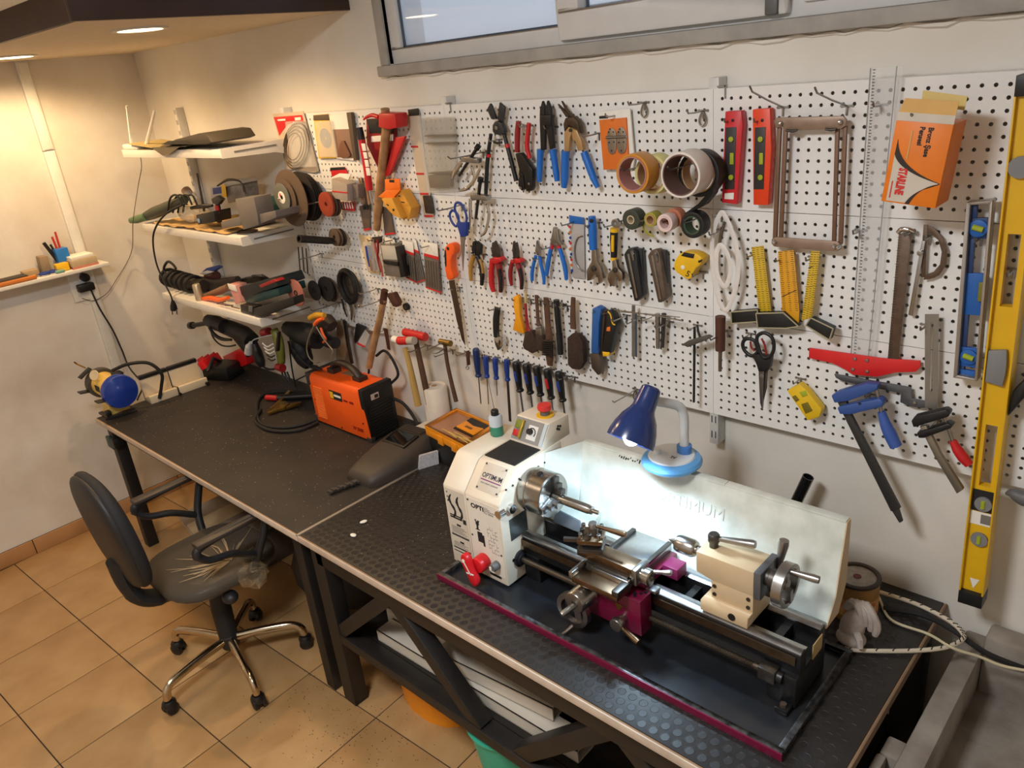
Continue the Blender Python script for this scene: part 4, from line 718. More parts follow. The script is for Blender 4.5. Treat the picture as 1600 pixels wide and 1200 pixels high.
t = tool('aviation_snips', 'aviation snips with tan body and two blue handles', 'snips', ZA([(1420, 520)])[0], .03)
PP(t, 'blade', ZA([(1275, 230), (1370, 375), (1400, 380), (1390, 340)]), .026, .036, mat('jaw_brown', (84, 70, 58), .4, .7), .001); PP(t, 'blade', ZA([(1315, 195), (1385, 300), (1450, 370), (1400, 390)]), .022, .032, mat('jaw_brown'), .001); PP(t, 'jaw_block', ZA([(1360, 385), (1450, 365), (1500, 430), (1530, 560), (1470, 500), (1400, 470), (1350, 540), (1340, 450)]), .02, .042, mat('jaw_brown'), .003)
TAN = mat('tan_paint', (186, 150, 104), .4, .4); PP(t, 'lever', ZA([(1350, 540), (1400, 480), (1440, 520), (1415, 600), (1400, 750), (1350, 750)]), .024, .040, TAN, .002); PP(t, 'lever', ZA([(1420, 490), (1490, 520), (1540, 640), (1560, 740), (1500, 750), (1470, 640), (1440, 620)]), .022, .038, TAN, .002)
PT(t, 'handle', ZA([(1365, 750, 48), (1362, 900, 44), (1358, 1060, 42), (1350, 1150, 32)]), .03, GRIPB); PT(t, 'handle', Z5([(1350, 450, 28), (1390, 560, 28), (1420, 640, 26), (1450, 705, 18)]), .03, GRIPB); DISC(t, 'pivot', ZA([(1415, 520)])[0], .005, .040, .044, DSTEEL)
for x, y, L, s in ((1250, 480, .05, 'hook holding the blue handled crimping pliers'), (975, 465, .05, 'hook holding the dark red handled cutter'), (640, 620, .05, 'hook holding the large tin snips')): hook(*ZA([(x, y)])[0], L, s)
hook(*ZB([(245, 585)])[0], .09, 'hook holding the aviation snips')
t = tool('hinge_pack', 'orange card with two steel hinges in a white paper pack', 'package', ZB([(400, 650)])[0], .02)
PP(t, 'white_sleeve', ZB([(235, 365), (560, 330), (605, 850), (590, 960), (290, 965)]), .010, .016, PAPER, .001); PP(t, 'orange_card', ZB([(240, 452), (520, 425), (552, 958), (285, 968)]), .016, .022, mat('card_orange', (224, 116, 36), .6), .0008); PP(t, 'barcode', ZB([(240, 410), (330, 402), (332, 432), (243, 438)]), .016, .0172, PRINT, 0)
for P_, R_ in (([(330, 560), (365, 525), (410, 560), (420, 640), (415, 790), (370, 815), (330, 780), (318, 640)], 0), ([(425, 560), (465, 515), (510, 550), (525, 640), (520, 780), (470, 810), (428, 780), (420, 640)], 0)):
    h = PP(t, 'hinge', ZB(P_), .022, .025, mat('hinge_steel', (160, 150, 138), .35, .8), .0008, 1); x0 = min(p[0] for p in P_)
    for dx, y in ((35, 545), (20, 575), (70, 575), (25, 685), (75, 680), (50, 770)): DISC(h, 'screw_hole', ZB([(x0 + dx, y)])[0], .0022, .0252, .0258, BLACK, bev=0, n=10)
PT(t, 'hinge_knuckle', ZB([(312, 632, 14), (525, 625, 14)]), .026, STEEL, sm=0)
hook(*ZB([(440, 395)])[0], .06, 'hook holding the orange hinge pack'); hook(*ZB([(720, 265)])[0], .08, 'empty looped hook above the hinge pack', loop=True); hook(*ZB([(1330, 350)])[0], .08, 'empty looped hook above the white tape roll', loop=True)
# tape rolls
def tape(lb, pc, ro, ri, d0, d1, m, core=None, group='rolls of tape on hooks'):
    t = tool('tape_roll', lb, 'tape roll', pc, (d0 + d1) / 2, group); v = PY(*pc, -d1)
    MB().ring((v.x, -(d0 + d1) / 2, v.z), (0, 1, 0), ri + .003, ro, d1 - d0, 40).build('tape', m, t, bevel=.001); MB().ring((v.x, -(d0 + d1) / 2 - .0005, v.z), (0, 1, 0), ri, ri + .003, d1 - d0 + .001, 40).build('core', core or CARD, t); return t
tape('brown packing tape roll with printed core, outermost on its hook', Z6([(405, 655)])[0], .050, .040, .125, .175, mat('tape_brown', (196, 132, 46), .3), mat('core_print', (176, 120, 116), .7)); tape('pale yellow masking tape roll behind the brown one', Z6([(540, 660)])[0], .050, .040, .075, .120, mat('tape_cream', (214, 206, 138), .6)); tape('thin cream masking tape roll nearest the board', Z6([(590, 660)])[0], .049, .040, .045, .073, mat('tape_cream2', (222, 214, 150), .6))
tape('wide white tape roll hanging outermost on its hook', Z6([(750, 665)])[0], .056, .047, .085, .150, mat('tape_white', (226, 216, 206), .5), mat('core_brown', (110, 80, 72), .7)); t = tape('black tape roll with a loose tail behind the white roll', Z6([(880, 655)])[0], .058, .044, .045, .080, mat('tape_black', (20, 20, 21), .5)); PP(t, 'loose_tail', Z6([(985, 720), (1005, 700), (985, 800), (920, 880), (800, 945), (775, 945), (880, 870), (950, 790)]), .05, .078, mat('tape_black'), .0005)
hook(*Z6([(600, 560)])[0], .18, 'hook carrying the brown and cream tape rolls'); hook(*Z6([(900, 560)])[0], .16, 'hook carrying the white and black tape rolls')
tape('small roll of tape with a beige face, leftmost of the small rolls', Z6([(395, 985)])[0], .028, .009, .05, .085, mat('tape_green', (58, 64, 52), .5), mat('tape_beige', (200, 184, 150), .6)); t = tape('small olive yellow insulating tape roll with a loose end', Z6([(535, 985)])[0], .020, .011, .05, .082, mat('tape_olive', (160, 154, 60), .5)); PT(t, 'loose_end', Z6([(495, 1000, 12), (490, 1040, 12), (515, 1080, 12), (560, 1105, 6)]), .055, mat('tape_olive'), flat=.15)
tape('small white and pink tape roll', Z6([(638, 1010)])[0], .024, .014, .075, .105, mat('tape_pink', (226, 202, 196), .5), mat('tape_pink')); tape('small copper coloured tape roll behind the white one', Z6([(700, 975)])[0], .025, .008, .04, .068, mat('tape_copper', (186, 112, 84), .4), mat('tape_copper')); tape('small black insulating tape roll under the black tail', Z6([(838, 1025)])[0], .034, .021, .055, .09, mat('tape_black'), mat('core_green', (60, 84, 62), .5))
hook(*Z6([(920, 955)])[0], .1, 'hook carrying the small black insulating tape'); hook(*Z6([(600, 950)])[0], .1, 'hook carrying the olive tape roll'); hook(*Z6([(760, 955)])[0], .1, 'hook carrying the white and copper tape rolls'); hook(*Z6([(450, 950)])[0], .1, 'hook carrying the beige faced tape roll')
# ---- second row, middle panel: pliers
def pliers(lb, jaw, hs, m1, m2, jm=DSTEEL, d=.028, cv=Z8, joint=None):
    t = tool('pliers', lb, 'pliers', cv([jaw[0][0]])[0], d, 'pliers on the second row')
    for k, P_ in enumerate(jaw): PP(t, 'jaw', cv(P_), d - .006 + .002 * k, d + .006 + .002 * k, jm, .0015)
    if joint: PP(t, 'joint', cv(joint), d - .008, d + .010, jm, .002)
    for P_, m in zip(hs, (m1, m2)): PT(t, 'handle', cv(P_), d, m)
    return t
YB = mat('amber_grip', (176, 130, 56), .5)
t = pliers('diagonal pliers with black and amber grips, leftmost of the pliers', [[(915, 175), (905, 230), (920, 275), (935, 275), (938, 200), (930, 168)], [(942, 170), (975, 200), (972, 265), (940, 275), (938, 215)]], [[(925, 275, 18), (905, 340, 17), (902, 400, 16), (905, 455, 13)], [(950, 275, 18), (975, 340, 18), (985, 420, 18), (982, 485, 14)]], YB, BLACK, BLACK); PT(t, 'grip_insert', Z8([(968, 300, 10), (985, 350, 10), (990, 400, 9)]), .034, YB)
t = pliers('combination pliers with thick red and black grips', [[(1055, 180), (1048, 240), (1065, 305), (1085, 300), (1070, 180)], [(1072, 168), (1100, 230), (1108, 300), (1080, 305), (1068, 200)]], [[(1060, 300, 22), (1052, 400, 22), (1055, 480, 22), (1068, 535, 16)], [(1098, 300, 22), (1115, 400, 24), (1122, 480, 22), (1118, 535, 16)]], RED, DRED); PT(t, 'black_insert', Z8([(1108, 370, 15), (1120, 450, 16), (1120, 530, 13)]), .035, BLACK); PP(t, 'guard_collar', Z8([(1038, 298), (1060, 288), (1110, 290), (1125, 315), (1080, 340), (1040, 325)]), .016, .044, RED, .004)
t = pliers('long nose pliers with red and black grips', [[(1207, 170), (1200, 230), (1208, 300), (1222, 300), (1220, 240)], [(1225, 178), (1240, 250), (1240, 305), (1222, 305), (1222, 240)]], [[(1205, 310, 16), (1190, 380, 17), (1190, 440, 16), (1198, 490, 11)], [(1235, 310, 18), (1258, 380, 20), (1270, 450, 18), (1268, 515, 13)]], DRED, DRED); PT(t, 'black_insert', Z8([(1255, 365, 12), (1272, 440, 13), (1270, 515, 11)]), .034, BLACK); PP(t, 'guard_collar', Z8([(1182, 310), (1215, 295), (1250, 300), (1268, 325), (1225, 335), (1190, 330)]), .016, .042, RED, .004)
t = pliers('small circlip pliers with slim blue handles', [[(1375, 165), (1365, 240), (1378, 275), (1384, 240)], [(1380, 165), (1398, 240), (1396, 280), (1380, 270)]], [[(1372, 275, 12), (1355, 340, 13), (1345, 400, 14), (1345, 455, 12)], [(1396, 275, 12), (1412, 350, 13), (1428, 420, 14), (1432, 480, 11)]], GRIPB, GRIPB, STEEL)
t = tool('pliers', 'large circlip pliers with wide spread blue and red handles', 'pliers', Y1([(300, 180)])[0], .03, 'pliers on the second row')
PP(t, 'jaw', Y1([(285, 110), (300, 115), (305, 190), (290, 240), (262, 235)]), .022, .034, STEEL, .001); PP(t, 'jaw', Y1([(300, 120), (315, 130), (325, 200), (345, 235), (318, 245), (300, 200)]), .024, .036, STEEL, .001)
for a, b_ in (([(278, 240, 14), (262, 300, 16), (248, 380, 17), (240, 445, 14)], [(284, 232, 15), (276, 258, 15)]), ([(325, 240, 14), (350, 320, 16), (370, 400, 17), (378, 475, 13)], [(322, 232, 15), (332, 258, 15)])): PT(t, 'handle', Y1(a), .03, GRIPB); PT(t, 'red_band', Y1(b_), .03, RED, sm=0)
t = tool('mini_saw_pack', 'mini hacksaw frame on a blue and white card', 'package', Y1([(450, 250)])[0], .02); PP(t, 'backing_card', Y1([(395, 28), (498, 45), (505, 470), (420, 460)]), .006, .009, mat('card_grey', (176, 172, 170), .5), .0005); PP(t, 'blue_header', Y1([(395, 28), (498, 45), (498, 92), (398, 85)]), .009, .0105, BLUE, .0003); PT(t, 'saw_frame', Y1([(490, 170, 5), (455, 185, 5), (435, 250, 5), (440, 340, 5), (470, 400, 5), (500, 415, 5)]), .014, STEEL)
for k in range(9): PP(t, 'print_square', Y1([(392 + k * 2, 100 + k * 38), (406 + k * 2, 100 + k * 38), (407 + k * 2, 118 + k * 38), (394 + k * 2, 118 + k * 38)]), .009, .0102, (mat('pack_red'), mat('card_orange'), DBLUE)[k % 3], 0)
t = tool('adjustable_wrench', 'adjustable wrench with plain blue handle', 'wrench', Y1([(555, 150)])[0], .035); PT(t, 'handle', Y1([(555, 35, 26), (560, 130, 32), (565, 265, 28)]), .035, GRIPB); PP(t, 'shank', Y1([(550, 268), (582, 268), (590, 350), (615, 390), (632, 470), (600, 510), (592, 450), (575, 440), (545, 480), (520, 485), (515, 415), (550, 350)]), .026, .044, mat('wrench_steel', (150, 140, 128), .3, .95), .002); DISC(t, 'thumb_wheel', Y1([(562, 400)])[0], .009, .022, .048, DSTEEL); DISC(t, 'hang_hole', Y1([(547, 68)])[0], .006, .040, .047, BLACK)
t = tool('adjustable_wrench', 'adjustable wrench with black and yellow handle', 'wrench', Y1([(705, 150)])[0], .035); PT(t, 'handle', Y1([(710, 120, 28), (708, 200, 28), (708, 330, 22)]), .035, BLACK); PT(t, 'grip_insert', Y1([(702, 165, 12), (700, 220, 13), (700, 280, 11)]), .043, YELLOW); PT(t, 'yellow_end', Y1([(712, 118, 31), (711, 142, 31)]), .035, YELLOW, sm=0); PT(t, 'collar', Y1([(708, 318, 24), (708, 340, 23)]), .035, YELLOW, sm=0); DISC(t, 'hang_end', Y1([(712, 85)])[0], .012, .028, .042, STEEL, .006)
PP(t, 'shank', Y1([(692, 340), (722, 340), (735, 395), (765, 430), (768, 480), (740, 490), (730, 455), (712, 470), (708, 525), (680, 515), (660, 470), (668, 430), (695, 400)]), .026, .044, mat('wrench_steel'), .002); DISC(t, 'thumb_wheel', Y1([(712, 410)])[0], .008, .022, .048, DSTEEL)
for k, (dx, dy) in enumerate(((0, 0), (165, 10))):
    t = tool('cutter_knife', ('left', 'right')[k] + ' one of two grey metal cutter knives hanging side by side', 'knife', Y1([(820 + dx, 280 + dy)])[0], .03, 'grey cutter knives'); PP(t, 'body', Y1([(x + dx, y + dy) for x, y in [(775, 300), (800, 262), (840, 258), (860, 290), (905, 590), (870, 625), (848, 625)]]), .012, .040, (mat('knife_dark', (58, 58, 60), .4, .6), RUST)[k], .003); PP(t, 'slide_rail', Y1([(x + dx, y + dy) for x, y in [(800, 300), (812, 295), (872, 600), (858, 605)]]), .040, .043, STEEL, .0005); PP(t, 'back_half', Y1([(x + dx, y + dy) for x, y in [(840, 255), (900, 265), (915, 520), (900, 595), (880, 560)]]), .010, .024, mat('knife_dark'), .002); PP(t, 'grip_teeth', Y1([(x + dx, y + dy) for x, y in [(822, 278), (836, 275), (848, 340), (838, 345)]]), .040, .044, STEEL, .0003)
    hook(*Y1([(905 + dx * .98, 272 + dy * 2)])[0], .05, ('hook holding the left grey cutter knife', 'hook holding the right grey cutter knife')[k])
t = tool('tape_measure', 'yellow tape measure with black button', 'tape measure', Y1([(1220, 380)])[0], .03); PP(t, 'case', Y1([(1150, 305), (1190, 282), (1270, 290), (1325, 325), (1310, 375), (1270, 400), (1235, 485), (1190, 460), (1130, 420), (1118, 370)]), .012, .05, YELLOW, .004, 1); PP(t, 'button', Y1([(1190, 288), (1262, 300), (1255, 328), (1172, 310)]), .048, .054, BLACK, .001); PP(t, 'black_edge', Y1([(1290, 345), (1318, 335), (1312, 352), (1295, 360)]), .048, .052, BLACK, .0005); text('lettering', '5', PY(*Y1([(1200, 445)])[0], -.0505), (.9, 0, -.45), (.45, 0, .9), .026, PRINT, t); DISC(t, 'emblem', Y1([(1185, 390)])[0], .006, .0498, .0512, PAPER)
hook(*Y1([(1330, 420)])[0], .06, 'hook holding the yellow tape measure')
for x, y, s in ((440, 70, 'hook holding the mini hacksaw card'), (605, 75, 'hook holding the blue handled wrench'), (735, 80, 'hook holding the yellow and black wrench'), (300, 235, 'hook holding the large circlip pliers')): hook(*Y1([(x, y)])[0], .07, s)
for x, y, s in ((995, 260, 'hook holding the leftmost pliers'), (1125, 290, 'hook holding the combination pliers'), (1275, 300, 'hook holding the long nose pliers'), (1415, 285, 'hook holding the small circlip pliers')): hook(*Z8([(x, y)])[0], .045, s)
# ---- third row, middle panel
t = tool('folding_knife', 'black handled cutter knife with chrome end, alone on the third row', 'knife', ZG([(650, 480)])[0], .03); PT(t, 'handle', ZG([(655, 315, 42), (640, 440, 48), (640, 560, 46), (645, 650, 44)]), .03, BLACK, flat=.6); PP(t, 'chrome_end', ZG([(610, 665), (690, 640), (712, 700), (708, 760), (680, 800), (655, 808), (625, 740)]), .018, .042, CHROME, .002)
hook(*ZG([(660, 300)])[0], .05, 'hook holding the lone black knife')
t = tool('scraper', 'small yellow plastic scraper', 'scraper', ZG([(890, 350)])[0], .03); PP(t, 'handle', ZG([(835, 180), (880, 155), (905, 190), (915, 400), (965, 600), (960, 615), (830, 570), (860, 420), (840, 300)]), .02, .036, mat('scraper_yellow', (236, 160, 28), .4), .003); PP(t, 'edge', ZG([(830, 560), (850, 545), (962, 590), (962, 614)]), .024, .032, mat('scraper_tip', (160, 120, 40), .5), .001)
def brush(lb, cv, h, hm, bristle, bm_, fer=None, d=.03):
    t = tool('brush', lb, 'brush', cv([h[0][:2]])[0], d, 'brushes on the third row'); PT(t, 'handle', cv(h), d, hm, flat=.6)
    if fer: PP(t, 'ferrule', cv(fer), d - .007, d + .008, STEEL, .001)
    PP(t, 'bristles', cv(bristle), d - .010, d + .012, bm_, .003); return t
BRI = mat('bristle', (62, 44, 34), .95, 0, .4, 120, bump=1, bscale=400)
brush('paint brush with red handle and dark bristles', ZG, [(985, 250, 18), (992, 380, 20), (1008, 520, 26), (1022, 580, 40)], DRED, [(975, 590), (1050, 580), (1110, 700), (1115, 820), (1060, 845), (960, 790), (945, 740)], BRI); t_ = None
o = PT(None, 'wooden_tip', ZG([(985, 120, 14), (988, 250, 18)]), .03, mat('pale_wood', (206, 180, 120), .5), sm=0); tag(o, 'pale pointed stick above the red paint brush', 'stick')
brush('brown wooden paint brush with metal ferrule, second brush', ZG, [(1112, 160, 28), (1120, 300, 24), (1130, 450, 26), (1140, 520, 34)], DWOOD, [(1095, 640), (1170, 640), (1215, 720), (1200, 830), (1110, 800)], BRI, [(1100, 540), (1170, 545), (1175, 640), (1098, 640)])
t = brush('long wooden wire brush with a toothed back, third brush', ZG, [(1225, 190, 38), (1235, 330, 42), (1245, 480, 40), (1260, 640, 50), (1265, 860, 56), (1270, 980, 40)], DWOOD, [(1175, 690), (1250, 680), (1255, 860), (1195, 850)], BRI)
for k in range(8): PT(t, 'bristle_row', ZG([(1180, 700 + k * 22, 9), (1300, 705 + k * 24, 9)]), .048, BLACK, sm=0, n=6)
t = tool('torch', 'slim black torch hanging between two wooden brushes', 'torch', ZG([(1360, 400)])[0], .03); PT(t, 'body', ZG([(1345, 215, 38), (1360, 400, 38), (1378, 600, 36)]), .03, BLACK, n=14); PT(t, 'head', ZG([(1378, 600, 40), (1395, 850, 34)]), .03, RUBBER, sm=0); 
brush('wide hand brush with dark oval bristle pad and wooden handle', ZH, [(95, -90, 26), (90, 60, 30), (95, 200, 34)], DWOOD, [(35, 290), (80, 250), (140, 260), (180, 330), (190, 520), (150, 590), (80, 580), (40, 540)], BRI)
for x, y, s in ((930, 185, 'hook holding the yellow scraper'), (1050, 205, 'hook holding the red paint brush'), (1160, 220, 'hook holding the second brush'), (1300, 240, 'hook holding the wire brush'), (1430, 255, 'hook holding the black torch'), (1480, 280, 'hook holding the wide hand brush')): hook(*ZG([(x, y)])[0], .045, s)
t = tool('utility_knife', 'utility knife with a plain blue handle', 'knife', ZH([(300, 200)])[0], .035); PP(t, 'handle', ZH([(268, 15), (310, -5), (355, 20), (335, 150), (325, 440), (258, 432)]), .020, .048, mat('knife_blue', (40, 92, 160), .4), .004); PP(t, 'nose', ZH([(245, 440), (328, 430), (355, 500), (350, 620), (325, 640), (265, 570)]), .022, .044, mat('knife_steel', (100, 90, 80), .4, .7), .002); PP(t, 'back_edge', ZH([(355, 10), (395, 40), (360, 420), (345, 560), (328, 430), (338, 150)]), .014, .034, mat('jaw_brown'), .002)
t = tool('utility_knife', 'black and yellow utility knife leaning right', 'knife', ZH([(430, 240)])[0], .035); PP(t, 'body', ZH([(415, 30), (450, 25), (500, 160), (470, 260), (435, 440), (385, 460), (365, 430), (375, 300), (400, 180)]), .020, .048, BLACK, .004); PT(t, 'yellow_line', ZH([(420, 40, 9), (445, 70, 9), (465, 150, 9), (490, 165, 7)]), .047, YELLOW); PP(t, 'yellow_end', ZH([(365, 418), (432, 425), (425, 462), (370, 462)]), .018, .050, YELLOW, .002); PP(t, 'logo_patch', ZH([(408, 190), (440, 182), (440, 225), (405, 225)]), .048, .0492, mat('card_orange'), .0003)
for x, y, s in ((380, 20, 'hook holding the blue utility knife'), (450, 30, 'hook holding the black and yellow knife')): hook(*ZH([(x, y)])[0], .05, s)
for P_, d_, lb in (([(475, 22, 5), (900, 85, 6), (1110, 125, 7)], .065, 'longest thin steel bar lying across the hooks'), ([(500, 40, 4), (860, 70, 5), (1095, 95, 5)], .055, 'second thin steel bar lying close behind the longest'), ([(700, 145, 5), (830, 95, 5)], .05, 'short thin steel bar beside the tube spanner')):
    tag(PT(None, 'steel_bar', ZH(P_), d_, STEEL, sm=0), lb, 'bar', 'thin steel bars on hooks')
t = tool('tube_spanner', 'slim steel tube spanner hanging from a hook', 'spanner', ZH([(665, 200)])[0], .03); PT(t, 'tube', ZH([(660, -20, 17), (660, 460, 17)]), .035, STEEL, sm=0); PT(t, 'tube', ZH([(686, 60, 10), (686, 465, 10)]), .028, mat('blue_steel', (120, 140, 160), .3, .9), sm=0)
t = tool('tube_spanner', 'short pair of steel tube spanners hanging together', 'spanner', ZH([(910, 200)])[0], .03); PT(t, 'tube', ZH([(885, 60, 24), (890, 385, 20)]), .036, STEEL, sm=0); PT(t, 'tube', ZH([(945, 60, 24), (930, 375, 18)]), .028, DSTEEL, sm=0)
for x, y, s in ((600, 70, 'left hook under the thin steel bars'), (735, 90, 'hook holding the slim tube spanner'), (1000, 130, 'hook holding the pair of tube spanners')): hook(*ZH([(x, y)])[0], .08, s)
t = tool('t_wrench', 'black hex rod with steel cross bar', 'wrench', ZH([(1235, 400)])[0], .04); PT(t, 'rod', ZH([(1232, 185, 14), (1225, 890, 13)]), .04, BLACK, sm=0, n=6); PT(t, 'bent_key', ZH([(1255, 165, 11), (1270, 240, 11), (1295, 290, 11), (1380, 280, 9)]), .045, DSTEEL); PP(t, 'cross_bar', ZH([(1112, 352), (1160, 320), (1350, 265), (1390, 285), (1340, 310), (1165, 378)]), .046, .060, mat('bar_grey', (96, 94, 90), .5, .6), .002)
hook(*ZH([(1265, 165)])[0], .06, 'hook holding the black hex rod')
t = tool('drill_arbor', 'rusty brown hole cutter arbor with thin shank', 'arbor', Y2([(205, 900)])[0], .05); PT(t, 'cutter', Y2([(203, 775, 36), (202, 1010, 34)]), .05, mat('rusty', (96, 62, 50), .6, .5), sm=0, n=18); PT(t, 'shank', Y2([(202, 1010, 14), (200, 1155, 12)]), .05, RUST, sm=0)
hook(*Y2([(255, 870)])[0], .10, 'hook holding the rusty hole cutter')
hook(*ZH([(40, 640)])[0], .05, 'first empty hook right of the screwdrivers'); hook(*ZH([(110, 650)])[0], .05, 'second empty hook right of the screwdrivers'); hook(*ZH([(690, 765)])[0], .13, 'long empty hook above the desk lamp', loop=True)
# ---- screwdriver row
def driver(lb, x, y0, y1, y2, hw, hm, ins=None, lean=.13, tip=4.5, sm_=STEEL):
    t = tool('screwdriver', lb, 'screwdriver', ZG([(x, y0)])[0], .03, 'screwdrivers and files in the bottom row'); ln = lambda y: x + (y - y0) * lean
    PT(t, 'handle', ZG([(x, y0, hw * .8), (ln(y0 + 30), y0 + 30, hw), (ln((y0 + y1) / 2), (y0 + y1) / 2, hw * .95), (ln(y1 - 40), y1 - 40, hw * .72), (ln(y1 - 15), y1 - 15, hw), (ln(y1), y1, hw * .9)]), .03, hm, n=12)
    if ins: PT(t, 'grip_insert', ZG([(ln(y0 + 110) - hw * .5, y0 + 110, hw * .4), (ln(y0 + 160) - hw * .5, y0 + 160, hw * .5), (ln(y0 + 230) - hw * .4, y0 + 230, hw * .35)]), .040, ins, n=8)
    PT(t, 'shaft', ZG([(ln(y1), y1, tip), (ln(y2) - 4, y2, tip)]), .03, sm_, sm=0, flat=.5 if tip > 8 else 1); return t
driver('big dark blue handled screwdriver, leftmost of the bottom row', 400, 785, 1110, 1430, 42, NAVY, lean=.10, tip=10)
for k, (x, y0) in enumerate(((515, 875), (625, 895), (757, 915))): driver(('first', 'second', 'third')[k] + ' small ribbed bright blue handled tool from the left', x, y0, y0 + 245, y0 + (560, 440, 720)[k], 34, DBLUE, lean=.07, tip=(6, 6, 20)[k], sm_=(STEEL, STEEL, DSTEEL)[k])
for k, (x, y0) in enumerate(((870, 940), (990, 965), (1110, 990), (1235, 1025), (1370, 1055))): driver(('black and blue file handle next to the small blue tools', 'second black and blue file handle from the left', 'third black and blue file handle from the left', 'black and red file handle', 'black and blue file handle at the right end')[k], x, y0, y0 + 345, y0 + (690, 600, 560, 620, 640)[k], 48, BLACK, RED if k == 3 else DBLUE, lean=.15, tip=14 if k != 3 else 9, sm_=mat('file_steel', (112, 112, 114), .45, .9))
for k in range(9):
    x, y = [(480, 850), (560, 870), (660, 880), (800, 910), (920, 935), (1040, 960), (1160, 990), (1290, 1020), (1420, 1060)][k]; hook(*ZG([(x, y)])[0], .04, ('first', 'second', 'third', 'fourth', 'fifth', 'sixth', 'seventh', 'eighth', 'ninth')[k] + ' hook of the screwdriver row from the left')
# ---- hammers
def hammer(lb, cv, h, hm, head, hdm, d=.06, faces=None, ax=.03):
    t = tool('hammer', lb, 'hammer', cv([h[0][:2]])[0], d, 'hammers under the left panel'); PT(t, 'handle', cv(h), d, hm)
    PT(t, 'head', cv(head), d, hdm, n=14, sm=0)
    for f_, fm in (faces or []): PT(t, 'face', cv(f_), d, fm, n=14, sm=0)
    return t
hammer('soft faced hammer with red body and white faces', Y5, [(412, 460, 20), (440, 560, 20), (470, 700, 24), (505, 860, 26)], mat('ash_handle', (186, 150, 84), .5), [(372, 410, 30), (440, 410, 30)], mat('tool_red'), .09, [([(332, 398, 24), (372, 408, 26)], PAPER), ([(430, 410, 30), (478, 410, 28)], mat('face_grey', (176, 166, 150), .5))])
hammer('club hammer with red head and dark wooden handle', Y5, [(485, 400, 20), (510, 520, 20), (545, 680, 22), (580, 850, 24)], DWOOD, [(410, 350, 28), (555, 385, 30)], mat('tool_red'), .05)
t = hammer('small brass headed hammer with thin dark handle', Y5, [(690, 440, 14), (705, 560, 14), (735, 700, 15), (768, 832, 16)], DWOOD, [(655, 415, 20), (730, 430, 22)], mat('old_brass', (140, 116, 60), .4, .9), .06); PT(t, 'spike', Y5([(670, 425, 5), (610, 455, 4), (560, 480, 3)]), .08, STEEL); PT(t, 'spike', Y5([(690, 460, 5), (640, 495, 4), (600, 495, 3)]), .08, STEEL)
t = tool('hammer', 'large wooden mallet handled hammer with rusty flat head', 'hammer', X1([(1195, 150)])[0], .08, 'hammers under the left panel'); PT(t, 'handle', X1([(1200, 180, 34), (1150, 420, 36), (1090, 660, 38), (1045, 890, 34)]), .085, WOOD); PT(t, 'socket', X1([(1205, 90, 36), (1190, 220, 38)]), .085, mat('rusty'), sm=0, n=16); PP(t, 'blade', X1([(1215, 130), (1290, 120), (1345, 230), (1325, 270), (1290, 260)]), .06, .085, mat('rusty'), .003); PT(t, 'tip', X1([(1045, 890, 12), (1040, 955, 12)]), .085, BLACK, sm=0)
hook(*X1([(1140, 70)])[0], .10, 'hook holding the big wooden hammer'); hook(*X1([(1180, 190)])[0], .12, 'long hook below the big wooden hammer head'); hook(*Y5([(570, 440)])[0], .10, 'hook holding the red club hammer'); hook(*Y5([(745, 470)])[0], .10, 'hook holding the brass hammer')
t = tool('rubber_wheel', 'small black rubber wheel standing off the pegboard', 'wheel', Y5([(411, 178)])[0], .02); DISC(t, 'tyre', Y5([(411, 178)])[0], .015, .004, .020, RUBBER, .007, .003); DISC(t, 'hub', Y5([(411, 178)])[0], .007, .004, .018, GREY, .003)
t = tool('chisel', 'dark flat chisel blade between the big hammer and the red hammers', 'chisel', X1([(1215, 600)])[0], .02); PP(t, 'blade', X1([(1192, 485), (1228, 495), (1258, 715), (1232, 700)]), .015, .021, mat('rusty'), .001); hook(*X1([(1215, 500)])[0], .04, 'hook holding the dark chisel')
t = tool('spatula', 'black triangular spatula with clear red tipped blade', 'spatula', X1([(930, 550)])[0], .03); PP(t, 'frame', X1([(905, 440), (1000, 480), (895, 650), (885, 600)]), .020, .035, BLACK, .002); PP(t, 'blade', X1([(1000, 500), (1045, 560), (1000, 680), (920, 640)]), .024, .027, CLEAR2, 0); PP(t, 'red_edge', X1([(918, 635), (995, 672), (995, 686), (915, 650)]), .022, .030, mat('pack_red'), .0004)
t = tool('file', 'long dark file with bare tang beside the spatula', 'file', X1([(790, 600)])[0], .03); PP(t, 'blade', X1([(770, 400), (800, 420), (830, 640), (872, 855), (850, 860), (805, 640)]), .025, .033, DSTEEL, .001)
t = tool('trowel', 'pale steel plastering trowel blade beside the hanging cables', 'trowel', X1([(740, 600)])[0], .02); PP(t, 'blade', X1([(705, 400), (760, 400), (810, 720), (780, 850), (700, 840)]), .012, .015, mat('trowel', (176, 158, 132), .5, .4), .0005); hook(*X1([(775, 395)])[0], .04, 'hook holding the long dark file')
t = tool('key_fob', 'tiny brown tool with ring hanging right of the brass hammer', 'tool', Y5([(840, 540)])[0], .02); PP(t, 'bar', Y5([(832, 485), (850, 480), (857, 580), (842, 585)]), .012, .020, mat('rusty'), .001); PT(t, 'ring', Y5([(842, 590, 3), (836, 602, 3), (846, 612, 3), (855, 603, 3), (852, 590, 3)]), .016, STEEL, cl=True); hook(*Y5([(845, 485)])[0], .06, 'hook holding the tiny brown tool')
